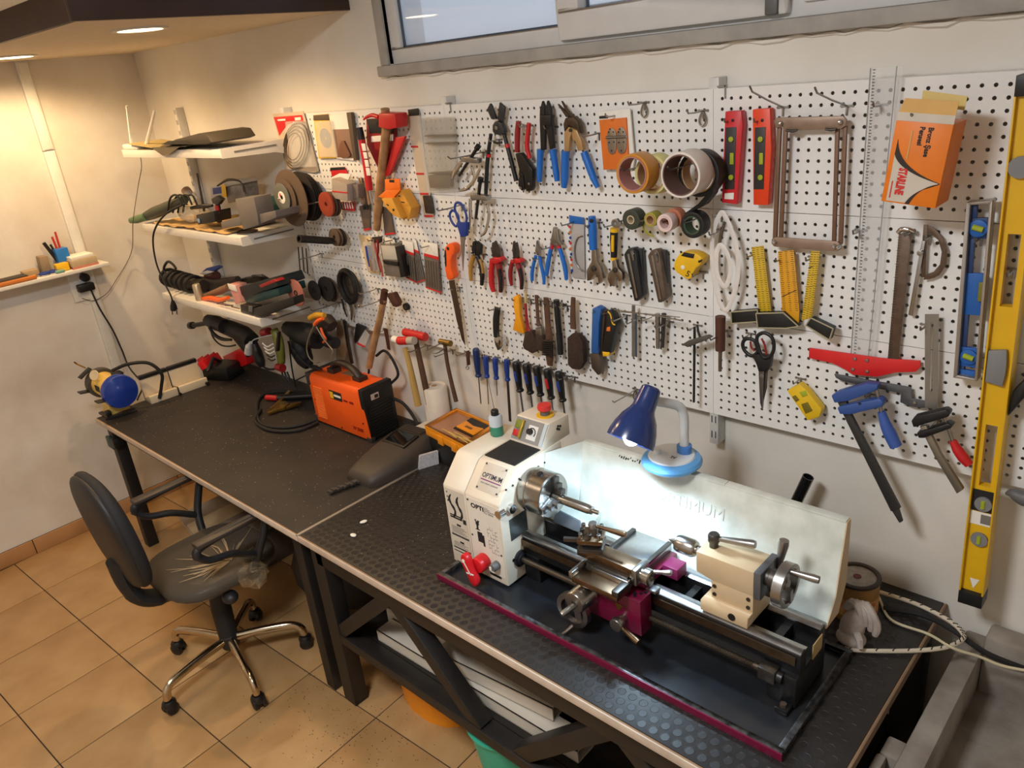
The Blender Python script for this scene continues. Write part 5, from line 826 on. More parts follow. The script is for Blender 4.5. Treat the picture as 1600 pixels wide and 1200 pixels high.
# ---- right panel
for k, (P_, m, lb) in enumerate(((Z6([(1075, 205), (1190, 200), (1200, 300), (1160, 875), (1050, 860)]), mat('level_red', (206, 40, 48), .4), 'small crimson torpedo level with barcode sticker'), (Z6([(1272, 190), (1398, 182), (1408, 480), (1385, 880), (1278, 878)]), mat('level_orange', (232, 66, 24), .4), 'small orange red torpedo level'))):
    t = tool('torpedo_level', lb, 'level', P_[0], .02, 'torpedo levels'); PP(t, 'body', P_, .006, .028, m, .002); dx = (0, 212)[k]
    PP(t, 'black_face', Z6([(1078 + dx, 320), (1155 + dx, 316), (1140 + dx, 765), (1068 + dx, 765)]), .028, .0295, mat('level_face', (46, 42, 42), .5), .0004)
    for y, nm in ((405, 0), (545, 1), (680, 2)):
        x = 1115 + dx
        if nm == 1: PP(t, 'vial', Z6([(x - 8, y - 42), (x + 20, y - 42), (x + 20, y + 42), (x - 10, y + 42)]), .0295, .033, VIAL, .002)
        else: DISC(t, 'vial', Z6([(x, y)])[0], .0065, .0295, .034, VIAL)
    DISC(t, 'hang_hole', Z6([(1130 + dx, 268)])[0], .004, .0275, .0288, BLACK)
    if k == 0: PP(t, 'barcode', Z6([(1072, 795), (1138, 790), (1135, 838), (1070, 835)]), .028, .0288, PAPER, 0)
    hook(*Z6([(1133 + dx, 268)])[0], .045, ('hook through the crimson level', 'hook through the orange red level')[k])
FR = mat('frame_tan', (150, 126, 108), .45, .3, .2, 40); FRB = mat('frame_brown', (122, 90, 68), .5, .2, .2, 30)
t = tool('angle_template', 'folding four bar angle template ruler hanging as a tall rectangle', 'template ruler', Z7([(320, 700)])[0], .03)
PP(t, 'top_bar', Z7([(108, 370), (125, 352), (515, 342), (535, 365), (530, 400), (500, 418), (170, 428), (165, 405), (120, 412)]), .030, .036, FR, .001); PP(t, 'bottom_bar', Z7([(95, 1065), (120, 1052), (480, 1078), (502, 1100), (498, 1125), (480, 1136), (110, 1108), (95, 1090)]), .030, .036, FR, .001)
for a, b_ in (((138, 410), (112, 1065)), ((174, 425), (146, 1068)), ((478, 415), (458, 1085)), ((524, 400), (497, 1095))): PP(t, 'side_bar', Z7([(a[0] - 11, a[1]), (a[0] + 12, a[1]), (b_[0] + 12, b_[1]), (b_[0] - 11, b_[1])]), .022, .030, FRB, .001)
for x, y in ((152, 385), (500, 378), (115, 1080), (465, 1105), (488, 1108)): v = PY(*Z7([(x, y)])[0], -.036); MB().lathe([(.006, 0), (.006, .004), (.003, .010), (.0001, .011)], v, (0, -1, 0), 12).build('wing_nut', CHROME, t)
for x, y in ((215, 425), (445, 418)): PT(t, 'lock_lever', Z7([(x - 35, y, 7), (x, y + 6, 9), (x + 30, y, 6)]), .04, DSTEEL)
hook(*Z7([(165, 290)])[0], .17, 'left long hook carrying the angle template', rise=.052); hook(*Z7([(540, 282)])[0], .18, 'right long hook carrying the angle template', rise=.045)
t = tool('t_square', 'long clear acrylic T square ruler with red cross head', 'ruler', Z7([(720, 500)])[0], .02)
A_ = Z7([(672, 62)])[0]; B_ = Z7([(868, 50)])[0]; C_ = Y2([(1258, 1190)])[0]; D_ = Y2([(1105, 1040)])[0]
PP(t, 'blade', [A_, B_, C_, D_], .010, .0125, mat('acrylic', (232, 234, 234), .1, alpha=.22), 0)
PP(t, 'edge_line', [(A_[0], A_[1]), (A_[0] + 1.6, A_[1]), (D_[0] + 1.6, D_[1]), (D_[0], D_[1])], .0105, .0132, mat('acrylic_edge', (150, 152, 154), .3), 0); PP(t, 'edge_line', [(B_[0] - 11, B_[1]), (B_[0] - 10, B_[1]), (C_[0] - 9, C_[1]), (C_[0] - 10, C_[1])], .0105, .0132, mat('acrylic_edge'), 0)
tk = MB()
for k in range(90):
    u = (k + .5) / 90; x = A_[0] + (D_[0] - A_[0]) * u; y = A_[1] + (D_[1] - A_[1]) * u; v = PY(x + 7, y, -.0131); L = .004 if k % 2 else .006
    tk.box(v, (L, .0004, .0016))
tk.build('graduations', PRINT, t)['kind'] = 'stuff'
PP(t, 'cross_head', Y2([(818, 995), (1100, 1035), (1310, 1065), (1590, 1085), (1590, 1130), (1560, 1160), (1420, 1165), (1290, 1195), (1120, 1180), (1060, 1140), (980, 1100), (815, 1065)]), .012, .018, mat('ruler_red', (216, 40, 42), .35), .001)
for x, y in ((1135, 1072), (1218, 1082), (1120, 1145), (1220, 1160)): DISC(t, 'rivet', Y2([(x, y)])[0], .004, .018, .021, STEEL)
hook(*Z7([(740, 275)])[0], .05, 'upper hook holding the clear T square'); hook(*Z7([(620, 1010)])[0], .05, 'lower hook beside the clear T square')
# orange welding clamp box
t = tool('clamp_box', 'orange and white carton printed with red lettering', 'carton', SB([(400, 650)])[0], .06)
OB = mat('carton_orange2', (232, 124, 24), .45); F0 = SB([(180, 290), (725, 325), (545, 1115), (42, 1045)]); fr = [PY(*p, -.155) for p in F0]
cx = sum(fr, Vector()) / 4; R_ = (fr[1] - fr[0]).normalized(); R_ = Vector((R_.x, 0, R_.z)).normalized(); U_ = Vector((-R_.z, 0, R_.x)); Wd = ((fr[1] - fr[0]).length + (fr[2] - fr[3]).length) / 2; Hd = ((fr[0] - fr[3]).length + (fr[1] - fr[2]).length) / 2
U_ = ((fr[0] + fr[1]) / 2 - (fr[2] + fr[3]) / 2); U_.y = 0; U_.normalize(); R_ = Vector((U_.z, 0, -U_.x)); Dp = .085; YF = -.155
def BP(a, b_, y=0.0): v = cx + R_ * (a - .5) * Wd + U_ * (b_ - .5) * Hd; return Vector((v.x, YF - y, v.z))
MB().prism([BP(0, 0), BP(1, 0), BP(1, 1), BP(0, 1)], (0, Dp, 0)).build('carton', OB, t, bevel=.001)
MB().prism([BP(.0, 1), BP(1, 1), BP(1, 1.10), BP(0, 1.10)], (0, .002, 0)).build('white_band', mat('carton_white', (206, 196, 180), .5), t); MB().prism([BP(.02, 1.10), BP(1.0, 1.10), BP(1.0, 1.26), BP(.08, 1.26)], (0, .0015, 0)).build('hang_tab', mat('tab_tan', (214, 168, 96), .5), t); MB().prism([BP(.3, 1.2, -.03), BP(1.05, 1.14, -.03), BP(1.05, 1.30, -.03), BP(.28, 1.34, -.03)], (0, .0015, 0)).build('rear_tab', mat('tab_yellow', (222, 196, 120), .5), t)
def quadb(a, b_, n=14): return [BP(*p) for p in [(a[0] * (1 - s) ** 2 + 2 * s * (1 - s) * b_[0][0] + b_[1][0] * s * s, a[1] * (1 - s) ** 2 + 2 * s * (1 - s) * b_[0][1] + b_[1][1] * s * s) for s in [i / n for i in range(n + 1)]]]
up1 = quadb((.10, .72), ((.16, .42), (.98, .30))); up2 = quadb((.98, .30), ((.60, .22), (.50, .02)))
e1 = Vector((0, -.0007, 0)); MB().prism(up1 + up2[1:] + [BP(.09, .02), BP(.09, .6)], e1).build('white_field', mat('carton_white'), t)
for P_, Q_ in ((quadb((.10, .78), ((.17, .44), (.98, .305))), quadb((.09, .60), ((.2, .40), (.98, .30)))), (quadb((.98, .30), ((.62, .23), (.52, .01))), quadb((.98, .295), ((.56, .2), (.44, .01))))): MB().prism([p + e1 for p in P_ + Q_[::-1]], e1).build('black_swoosh', mat('swoosh', (40, 26, 20), .5), t)
text('lettering', 'STARLINE', BP(.23, .44, .0012), -U_, R_, Hd * .135, mat('star_red', (214, 40, 30), .5), t, align='LEFT', xs=.56, bold=.0011)
text('lettering', 'Bronz Şase', BP(.60, .95, .0008), -U_, R_, Hd * .082, PRINT, t, xs=.92, bold=.0004); text('lettering', 'Pensesi', BP(.45, .95, .0008), -U_, R_, Hd * .082, PRINT, t, xs=.92, bold=.0004); MB().prism([BP(.31, .90, .0003), BP(.31, .55, .0003), BP(.335, .55, .0003), BP(.335, .90, .0003)], e1).build('fine_print', mat('tab_tan'), t); MB().prism([BP(.135, .27, .0009), BP(.135, .06, .0009), BP(.155, .06, .0009), BP(.155, .27, .0009)], e1).build('fine_print', mat('star_red'), t)
hook(*SB([(560, 190)])[0], .16, 'hook holding the orange carton')
# yellow box level
t = tool('spirit_level', 'tall yellow box spirit level with black end caps', 'level', (1560, 500), .03); YL = mat('level_yellow', (226, 178, 22), .38, 0, .05)
L0, L1, Rr0, Rr1 = (1590, 112), (1494, 938), (1636, 124), (1536, 948)
lv = [PY(*p, -.062) for p in (L0, Rr0, Rr1, L1)]; ax = ((lv[0] + lv[1]) / 2 - (lv[2] + lv[3]) / 2); LH = ax.length; ax.normalize(); rx = Vector((ax.z, 0, -ax.x)); c0 = sum(lv, Vector()) / 4; WL = .052
def LP(a, h, y=-.062): v = c0 + rx * a * WL / 2 + ax * h * LH; return Vector((v.x, y, v.z))
for s in (-1, 1): MB().prism([LP(s, -.5), LP(s, .5), LP(s * .86, .5), LP(s * .86, -.5)], (0, .048, 0)).build('flange', YL, t, bevel=.0008)
def LH_(py):
    x = 1613 + (1515 - 1613) * (py - 118) / (943 - 118); v = PY(x, py, -.062); return (v - c0).dot(ax) / LH
def web(h0, h1): MB().prism([LP(-.86, h0, -.050), LP(.86, h0, -.050), LP(.86, h1, -.050), LP(-.86, h1, -.050)], (0, .022, 0)).build('web', YL, t)
s1a, s1b, s2a, s2b = LH_(482), LH_(368), LH_(764), LH_(668)
for h0, h1 in ((-.475, s2a), (s2b, s1a), (s1b, .47)): web(h0, h1)
for h0, h1, a0, a1 in ((s2a, s2b, -.86, -.45), (s2a, s2b, .45, .86), (s1a, s1b, -.86, -.45), (s1a, s1b, .45, .86)): MB().prism([LP(a0, h0, -.050), LP(a1, h0, -.050), LP(a1, h1, -.050), LP(a0, h1, -.050)], (0, .022, 0)).build('web', YL, t)
for h, nm in ((LH_(845), 'plumb_vial'), (LH_(790), 'label_vial'), (LH_(575), 'centre_vial'), (LH_(262), 'upper_vial')):
    if nm == 'centre_vial': MB().prism([LP(-.8, h - .03, -.052), LP(.5, h - .035, -.052), LP(.62, h - .01, -.052), LP(.62, h + .01, -.052), LP(.5, h + .035, -.052), LP(-.8, h + .03, -.052)], (0, -.010, 0)).build('vial_block', mat('vial_clear', (214, 204, 150), .1, alpha=.4), t, bevel=.002)
    elif nm != 'upper_vial':
        v = LP(.1, h, -.051); MB().cyl(v, v + Vector((0, -.006, 0)), .018, n=28).build('vial_disc', mat('vial_clear'), t)
    v = LP(.1, h, -.052); MB().cyl(v - ax * .010 + Vector((0, -.004, 0)), v + ax * .010 + Vector((0, -.004, 0)), .005, n=12).build('vial', VIAL, t)
v = LP(-.1, LH_(262), -.052); MB().cyl(v, v + Vector((0, -.009, 0)), .021, n=28).build('vial_disc', mat('vial_clear'), t)
MB().prism([LP(-.84, LH_(803), -.0505), LP(.84, LH_(803), -.0505), LP(.84, LH_(770), -.0505), LP(-.84, LH_(770), -.0505)], (0, -.0006, 0)).build('black_label', PRINT, t); MB().prism([LP(-.84, LH_(824), -.0505), LP(.84, LH_(824), -.0505), LP(.84, LH_(804), -.0505), LP(-.84, LH_(804), -.0505)], (0, -.0006, 0)).build('white_label', PAPER, t); MB().prism([LP(.0, LH_(821), -.0512), LP(.8, LH_(821), -.0512), LP(.8, LH_(807), -.0512), LP(.0, LH_(807), -.0512)], (0, -.0004, 0)).build('barcode', mat('barcode_grey', (120, 116, 110), .6), t)
MB().prism([LP(-.3, -.445, -.0505), LP(.05, -.468, -.0505), LP(.5, -.445, -.0505)], (0, -.0006, 0)).build('arrow_print', PAPER, t)
for h0, h1 in ((-.505, -.475), (.47, .502)): MB().prism([LP(-1.0, h0, -.0625), LP(1.0, h0, -.0625), LP(1.0, h1, -.0625), LP(-1.0, h1, -.0625)], (0, .050, 0)).build('end_cap', BLACK, t, bevel=.001)
hook(1586, 420, .07, 'hook behind the tall yellow level')
# blue box level
t = tool('spirit_level', 'short blue level with bare aluminium frame', 'level', Y3([(780, 500)])[0], .03); AL = mat('aluminium', (176, 170, 164), .4, .8); LB = mat('level_blue', (32, 96, 176), .4); LN = mat('level_navy', (34, 62, 112), .45)
O_ = [(740, 60), (885, 48), (800, 1045), (668, 1025)]; I_ = [(762, 72), (868, 66), (785, 1030), (690, 1012)]
for k in range(4): PP(t, 'frame_rail', Y3([O_[k], O_[(k + 1) % 4], I_[(k + 1) % 4], I_[k]]), .020, .050, AL, .0008)
def LV(u, s): return (690 + (762 - 690) * u + ((785 + (868 - 785) * u) - (690 + (762 - 690) * u)) * s, 1012 + (72 - 1012) * u + ((1030 + (66 - 1030) * u) - (1012 + (72 - 1012) * u)) * s)
for u0, u1, m in ((0, .04, LB), (.06, .17, LB), (.36, .60, LB), (.80, .92, LN)): PP(t, 'web', Y3([LV(u0, 0), LV(u0, 1), LV(u1, 1), LV(u1, 0)]), .026, .036, m, .001)
for u0, u1 in ((.04, .06), (.17, .36), (.60, .80), (.92, 1.0)): PP(t, 'side_web', Y3([LV(u0, 0), LV(u0, .38), LV(u1, .38), LV(u1, 0)]), .026, .036, LN, .0008)
for u, s, r in ((.115, .55, .017), (.86, .5, .018)): q = Y3([LV(u, s)])[0]; DISC(t, 'vial_ring', q, r, .030, .042, LB); v = PY(*q, -.044); MB().tube([v + Vector((-.010, 0, .003)), v + Vector((.010, 0, -.002))], .0062, 10).build('vial', VIAL, t)
PP(t, 'centre_vial', Y3([LV(.44, .78), LV(.44, 1.15), LV(.55, 1.15), LV(.55, .78)]), .036, .044, mat('vial_olive', (120, 118, 44), .25), .002); hook(*Y3([(830, 245)])[0], .06, 'hook holding the short blue level')
# squares and rulers
t = tool('steel_rule', 'long worn steel rule hanging beside the red cross head', 'ruler', Y3([(380, 500)])[0], .02); PP(t, 'blade', Y3([(368, 230), (438, 232), (362, 950), (305, 940)]), .014, .0165, mat('rule_steel', (116, 100, 88), .4, .8, .25, 60), .0003); PT(t, 'clip', Y3([(362, 225, 12), (385, 205, 14), (425, 208, 14), (455, 220, 10)]), .02, CHROME)
tk = MB()
for k in range(46):
    u = k / 46; x = 362 + (305 - 362) * u; y = 250 + (930 - 250) * u; p = Y3([(x + 10, y)])[0]; tk.box(PY(*p, -.0167), (.006 if k % 5 else .010, .0004, .0008))
tk.build('graduations', PRINT, t)['kind'] = 'stuff'; hook(*Y3([(440, 220)])[0], .05, 'hook holding the long steel rule')
t = tool('protractor', 'steel half round protractor with long arm', 'protractor', Y3([(540, 300)])[0], .02); arc = [(525, 185), (560, 195), (610, 250), (635, 320), (630, 400), (590, 460), (540, 480), (505, 485), (512, 458), (560, 440), (595, 400), (605, 330), (585, 265), (545, 230), (520, 225)]; PP(t, 'arc', Y3(arc), .012, .0145, mat('rule_steel'), .0003); PP(t, 'base_edge', Y3([(505, 180), (528, 182), (512, 470), (490, 470), (498, 270)]), .0125, .0150, mat('rule_steel'), .0003); PP(t, 'arm', Y3([(495, 270), (515, 272), (445, 685), (420, 678)]), .016, .019, STEEL, .0004); DISC(t, 'lock_knob', Y3([(483, 338)])[0], .006, .018, .030, STEEL); hook(*Y3([(545, 240)])[0], .05, 'hook holding the protractor')
t = tool('angle_gauge', 'slotted steel sliding gauge with stepped grey arm', 'gauge', Y3([(545, 850)])[0], .03)
s_ = Y3([(512, 675), (588, 675), (582, 1195), (512, 1190)]); si = Y3([(545, 720), (560, 720), (553, 1100), (538, 1100)])
for k in range(4): PP(t, 'slotted_blade', [s_[k], s_[(k + 1) % 4], si[(k + 1) % 4], si[k]], .022, .025, mat('gauge_steel', (150, 146, 140), .4, .7), 0)
PP(t, 'arm', Y3([(12, 1005), (40, 1010), (435, 1080), (440, 1140), (540, 1160), (555, 1195), (440, 1185), (375, 1160), (380, 1110), (60, 1045), (20, 1025)]), .014, .020, mat('gauge_arm', (104, 106, 110), .45, .6), .0006); DISC(t, 'rivet', Y3([(455, 1165)])[0], .004, .020, .023, STEEL); hook(*Y3([(525, 730)])[0], .05, 'hook holding the slotted steel gauge')
for k, (bl, sk, lb) in enumerate((([(418, 295), (500, 285), (555, 745), (470, 748)], [(275, 745), (460, 730), (462, 812), (280, 825)], 'left yellow try square with black stock'), ([(602, 325), (712, 315), (750, 740), (745, 830), (632, 745)], [(450, 755), (640, 750), (745, 845), (660, 858), (462, 855)], 'middle yellow try square with mitred black stock and a crack mark'), ([(832, 320), (895, 325), (838, 785), (765, 805)], [(830, 785), (985, 860), (960, 940), (795, 838)], 'right yellow try square with stock slanting down right'))):
    t = tool('try_square', lb, 'try square', Y2([bl[0]])[0], .02, 'yellow try squares'); PP(t, 'blade', Y2(bl), .018 + k * .006, .0205 + k * .006, mat('blade_amber', (222, 158, 26), .5, 0, .1) if k == 1 else mat('blade_yellow', (214, 176, 40), .5, 0, .12), .0003)
    PP(t, 'stock', Y2(sk), .012 + k * .006, .034 + k * .006, BLACK, .001); o4 = sk + [sk[0]]; d_ = .034 + k * .006
    for a, b_ in zip(o4, o4[1:]): PT(t, 'stock_edge', Y2([(*a, 5), (*b_, 5)]), d_, mat('edge_pale', (170, 160, 130), .5), sm=0, n=6)
    tk = MB(); a, b_, c_, e = bl[0], bl[1], bl[2], bl[-1]
    for i in range(30):
        u = (i + .5) / 30
        for s, hw in ((.14, .0065), (.86, .0065), (.5, .005)):
            x = (a[0] + (e[0] - a[0]) * u) * (1 - s) + (b_[0] + (c_[0] - b_[0]) * u) * s; y = (a[1] + (e[1] - a[1]) * u) * (1 - s) + (b_[1] + (c_[1] - b_[1]) * u) * s; tk.box(PY(*Y2([(x, y)])[0], -.0207 - k * .006), (hw * (1 + .6 * (i % 5 == 0)), .0003, .0012))
    tk.build('graduations', PRINT, t)['kind'] = 'stuff'
    if k: PT(t, 'crack_mark', Y2([(630, 640, 3), (680, 615, 3), (735, 590, 2)] if k == 1 else [(815, 440, 4), (845, 428, 3)]), .0265 + .006 * (k - 1), PRINT, sm=0, n=6)
    hook(*Y2([((bl[0][0] + bl[1][0]) / 2 - 10, bl[0][1] + 40)])[0], .05, ('hook holding the left yellow square', 'hook holding the middle yellow square', 'hook holding the right yellow square')[k])
t = tool('curve_ruler', 'white oval loops of flexible curve hanging beside the panel seam', 'ruler', Y2([(230, 400)])[0], .03); WR = mat('white_strip', (222, 216, 210), .4)
for P_, d in (([(205, 60), (155, 180), (145, 380), (180, 620), (235, 735), (290, 640), (325, 480), (320, 330), (280, 180), (235, 80)], .04), ([(195, 285), (175, 350), (180, 480), (230, 570), (265, 510), (275, 430), (250, 340), (215, 290)], .05)):
    V = catmull([PY(*p, -d) for p in Y2(P_)], 5, True); MB().tube(V, .0065, 6, closed=True, flat=.25).build('strip', WR, t)
PT(t, 'clip', Y2([(232, 120, 10), (205, 220, 12), (195, 290, 10)]), .045, RUST); hook(*Y2([(215, 65)])[0], .05, 'upper hook of the white oval curve'); hook(*Y2([(215, 175)])[0], .07, 'hook just under the top of the white oval curve')
t = tool('scissors', 'big black handled scissors with dark red inner grips', 'scissors', X4([(480, 700)])[0], .04, None)
for P_, d, m in (([(290, 235), (245, 290), (260, 370), (330, 440), (390, 440), (430, 380), (390, 260)], .045, BLACK), ([(510, 160), (430, 200), (425, 280), (470, 420), (520, 475), (600, 440), (635, 340), (610, 220)], .055, BLACK)): PT(t, 'handle_loop', X4([(x, y, 24) for x, y in P_]), d, m, cl=True, n=10, flat=.8)
PT(t, 'red_insert', X4([(340, 270, 12), (350, 340, 12), (395, 390, 12)]), .046, DRED); PT(t, 'red_insert', X4([(480, 230, 12), (520, 320, 14), (540, 430, 12)]), .056, DRED); PP(t, 'shank', X4([(360, 450), (430, 430), (600, 460), (580, 590), (545, 650), (435, 650), (410, 560)]), .035, .055, BLACK, .004); PP(t, 'blade', X4([(440, 620), (510, 640), (500, 900), (485, 1115), (460, 1040), (448, 800)]), .042, .046, mat('scissor_steel', (118, 110, 110), .35, .9), .0004); PP(t, 'blade', X4([(510, 620), (552, 620), (540, 850), (500, 1010), (490, 1110), (495, 880)]), .036, .041, DSTEEL, .0004); DISC(t, 'pivot', X4([(480, 705)])[0], .006, .046, .049, STEEL)
hook(*X4([(350, 165)])[0], .05, 'hook holding the big black scissors')
t = tool('line_level', 'small yellow pocket level dangling from a wire hook', 'level', Y4([(240, 220)])[0], .03); PP(t, 'body', Y4([(148, 152), (205, 120), (240, 150), (312, 240), (300, 275), (245, 293), (205, 235)]), .010, .036, mat('pocket_yellow', (232, 190, 34), .4), .003); PP(t, 'window', Y4([(215, 215), (245, 205), (268, 245), (235, 260)]), .036, .0375, mat('window_olive', (120, 104, 30), .3), .0005); PP(t, 'window', Y4([(172, 180), (188, 172), (206, 195), (190, 205)]), .036, .0375, mat('window_olive'), .0005); PP(t, 'window', Y4([(205, 160), (235, 150), (245, 172), (222, 182)]), .036, .0375, VIAL, .0005); hook(*Y4([(215, 92)])[0], .05, 'hook holding the small yellow pocket level')
def clamp(lb, bar, upper, lower, grip, bm_, gm, fm, d=.05, tipb=None, screw=None):
    t = tool('bar_clamp', lb, 'clamp', Y4([upper[0]])[0], d, 'bar clamps'); PP(t, 'bar', Y4(bar), d - .006, d + .006, bm_, .001); PP(t, 'fixed_jaw', Y4(upper), d - .012, d + .014, fm, .003); PP(t, 'sliding_jaw', Y4(lower), d - .012, d + .016, fm, .003); PT(t, 'grip', Y4(grip), d, gm, n=12); PT(t, 'spindle', Y4(screw), d, STEEL, sm=0)
    if tipb: PP(t, 'bar_end', Y4(tipb), d - .004, d + .004, bm_, .001)
    return t
CB = mat('clamp_blue', (54, 84, 150), .45); clamp('blue bar clamp with long dark bar', [(385, 205), (425, 200), (445, 260), (678, 705), (636, 718), (410, 260)], [(355, 175), (380, 160), (520, 120), (575, 125), (570, 150), (440, 200), (370, 210)], [(383, 232), (400, 225), (580, 190), (600, 205), (595, 228), (440, 265), (395, 262)], [(592, 250, 18), (612, 310, 26), (635, 360, 30), (660, 412, 28)], mat('clamp_bar', (72, 70, 68), .5, .5), mat('clamp_grip', (62, 92, 168), .4), CB, .055, [(640, 715), (672, 706), (690, 765), (675, 772)], [(565, 130, 9), (592, 250, 9)])
clamp('black bar clamp with red grip', [(770, 320), (800, 315), (870, 450), (975, 615), (945, 635), (840, 460)], [(730, 295), (745, 275), (890, 240), (912, 255), (905, 275), (760, 320), (740, 325)], [(755, 350), (775, 345), (900, 305), (925, 318), (915, 330), (790, 375), (765, 375)], [(925, 385, 16), (950, 430, 24), (975, 465, 25), (1003, 498, 20)], mat('clamp_steel', (150, 142, 128), .4, .8), RED, BLACK, .055, None, [(885, 270, 9), (925, 385, 9)])
hook(*Y4([(540, 165)])[0], .08, 'hook holding the blue bar clamp'); hook(*Y4([(860, 270)])[0], .08, 'hook holding the black bar clamp')
t = tool('g_clamp', 'dark cast clamp partly hidden at the right edge of the board', 'clamp', (1596, 610), .05); PP(t, 'body', [(1582, 612), (1604, 590), (1625, 600), (1625, 618), (1600, 622), (1585, 640), (1574, 652)], .02, .05, BLACK, .004); 
t = tool('grey_tool', 'grey pointed tool at the right edge below the board', 'tool', (1590, 772), .03); PT(t, 'body', [(1571, 771, 2), (1582, 771, 8), (1600, 778, 13), (1630, 785, 13)], .04, GREY)
# the black tube standing behind the splash guard
t = thing('pipe', 'short black pipe standing up behind the splash guard', 'pipe', (.33, -.03, BZ)); a = PY(1263, 745, -.03); e = Vector((a.x - .10, -.05, BZ)); MB().ring((0, 0, 0), (0, 0, 1), .001, .0011, .001, 8).bm.free(); MB().lathe([(.0155, 0), (.0155, (a - e).length), (.013, (a - e).length), (.013, (a - e).length - .02), (.0001, (a - e).length - .02)], e, a - e, 20).build('tube', mat('gloss_black', (18, 18, 20), .2, coat=.5), t)
# ================================================================ things on benches, shelves and floor
def HP(par, nm, pxs, z0, z1, m, bev=.001, rnd=0):
    poly = [PZ(x, y, z1) for x, y in pxs]
    if rnd: poly = rounded(poly, rnd)
    return MB().prism(poly, (0, 0, z0 - z1)).build(nm, m, par, bevel=bev)
def cable(nm, lb, pts, r, m, cat='cable', k=6, par=None):
    o = MB().tube(catmull(pts, k), r, 8).build(nm, m, par)
    return tag(o, lb, cat) if par is None else o
# ---- desk lamp on the splash guard
NAVYG = mat('lamp_navy', (28, 50, 104), .22, 0, .05, coat=.4); LTB = mat('lamp_light_blue', (96, 166, 226), .3, 0, .04); PVC = mat('pvc_pipe', (206, 210, 212), .4, 0, .05, dirt=.1); LAMPW = mat('lamp_base_white', (222, 230, 236), .35, 0, .03)
lc = Vector((.040, -.292, 1.1335))
t = thing('desk_lamp', 'desk lamp with navy shade and light blue round base on the splash guard', 'lamp', lc)
MB().lathe([(.045, 0), (.068, .004), (.080, .014), (.081, .020), (.076, .028), (.062, .034)], lc, (0, 0, 1), 40).build('base', LTB, t, ang=30); MB().lathe([(.064, .031), (.060, .038), (.040, .042), (.0001, .043)], lc, (0, 0, 1), 40).build('base_top', LAMPW, t, ang=30)
MB().cyl(lc + Vector((-.030, -.022, .038)), lc + Vector((-.030, -.022, .056)), .011, n=16).build('switch', LAMPW, t, bevel=.002)
sh_top = PY(1019, 604, -.355); ax_ = (PY(992, 671, -.425) - sh_top).normalized(); SL = .150
st = lc + Vector((.026, .022, .040)); MB().cyl(st, st + Vector((0, 0, .022)), .020, n=22).build('socket', mat('lamp_blue', (70, 130, 205), .3), t, bevel=.002)
MB().tube(catmull([st + Vector((0, 0, .015)), st + Vector((0, 0, .06)), st + Vector((0, 0, .105)), st + Vector((-.006, -.010, .135)), st + Vector((-.018, -.036, .152)), sh_top + ax_ * .035], 5), .0125, 14).build('stem', PVC, t)
text('label_print', 'SV', lc + Vector((.012, -.028, .0425)), (1, .1, 0), (0, 1, .1), .014, PRINT, t)
prof = [(.0001, 0), (.020, .001), (.025, .006), (.0275, .03), (.030, .058), (.033, .066), (.046, .086), (.056, .112), (.061, .135), (.062, SL)]
b = MB(); b.lathe(prof + [(.060, SL), (.059, .135), (.054, .112), (.044, .088), (.027, .068), (.0001, .064)], sh_top, ax_, 40, cap=False); b.build('shade', NAVYG, t, ang=30)
bp_ = sh_top + ax_ * .130; MB().ell(bp_, (.024, .024, .030), ax_.to_track_quat('Z', 'Y').to_matrix(), 18, 12).build('bulb', mat('bulb_white', (255, 255, 255), .5, emit=25, ecol=(.86, .93, 1)), t)
LAMPPOS = sh_top + ax_ * .153
light('SPOT', 'desk_lamp_beam', LAMPPOS, LAMPW_E, (.56, .80, 1.0), .03, LAMPPOS + ax_, math.radians(165), .25)
# ---- bottle on the headstock
bt = PZ(777, 679, 1.119); t = thing('bottle', 'half full plastic bottle of green fluid with black cap on the lathe', 'bottle', bt); MB().lathe([(.019, 0), (.021, .003), (.021, .032), (.0205, .033)], bt, (0, 0, 1), 24).build('fluid', mat('green_fluid', (52, 132, 104), .25), t); MB().lathe([(.0212, .033), (.0212, .060), (.018, .066), (.010, .068)], bt, (0, 0, 1), 24).build('bottle_body', mat('milky_plastic', (208, 218, 224), .35, alpha=.85), t); MB().lathe([(.011, .066), (.012, .068), (.012, .082), (.010, .085), (.0001, .085)], bt, (0, 0, 1), 18).build('cap', BLACK, t, bevel=.0008); MB().tube([bt + Vector((0, 0, .084)), bt + Vector((-.004, 0, .12)), bt + Vector((-.012, .002, .165))], .0011, 6).build('spout', STEEL, t)
# ---- toolbox with orange lid, paper roll
t = thing('toolbox', 'black toolbox with orange lid behind the lathe headstock', 'toolbox', (-1.12, -.10, BZ)); OL = mat('lid_orange', (232, 146, 24), .38, 0, .05)
ZT = .895; z1 = ZT; Q = [PZ(x, y, z1) for x, y in ((663, 664), (713, 637), (775, 664), (726, 696))]; cq = sum(Q, Vector()) / 4; ins = lambda s, z: [Vector((cq.x + (q.x - cq.x) * s, cq.y + (q.y - cq.y) * s, z)) for q in Q]
MB().prism(ins(.93, ZT-.042), (0, 0, BZ - ZT-.042)).build('box_body', BLACK, t, bevel=.004); MB().prism(ins(1, ZT-0.0090), (0, 0, -.035)).build('lid', OL, t, bevel=.005)
fr_ = MB()
for k in range(4):
    a, b_ = ins(1, ZT+0.0000)[k], ins(1, ZT+0.0000)[(k + 1) % 4]; c_, d_ = ins(.86, ZT+0.0000)[(k + 1) % 4], ins(.86, ZT+0.0000)[k]; fr_.prism([a, b_, c_, d_], (0, 0, -.012))
fr_.build('lid_rim', OL, t, bevel=.002); MB().prism(ins(.86, ZT-0.0065), (0, 0, -.002)).build('organizer_cover', mat('cover_brown', (168, 116, 82), .3, coat=.3), t)
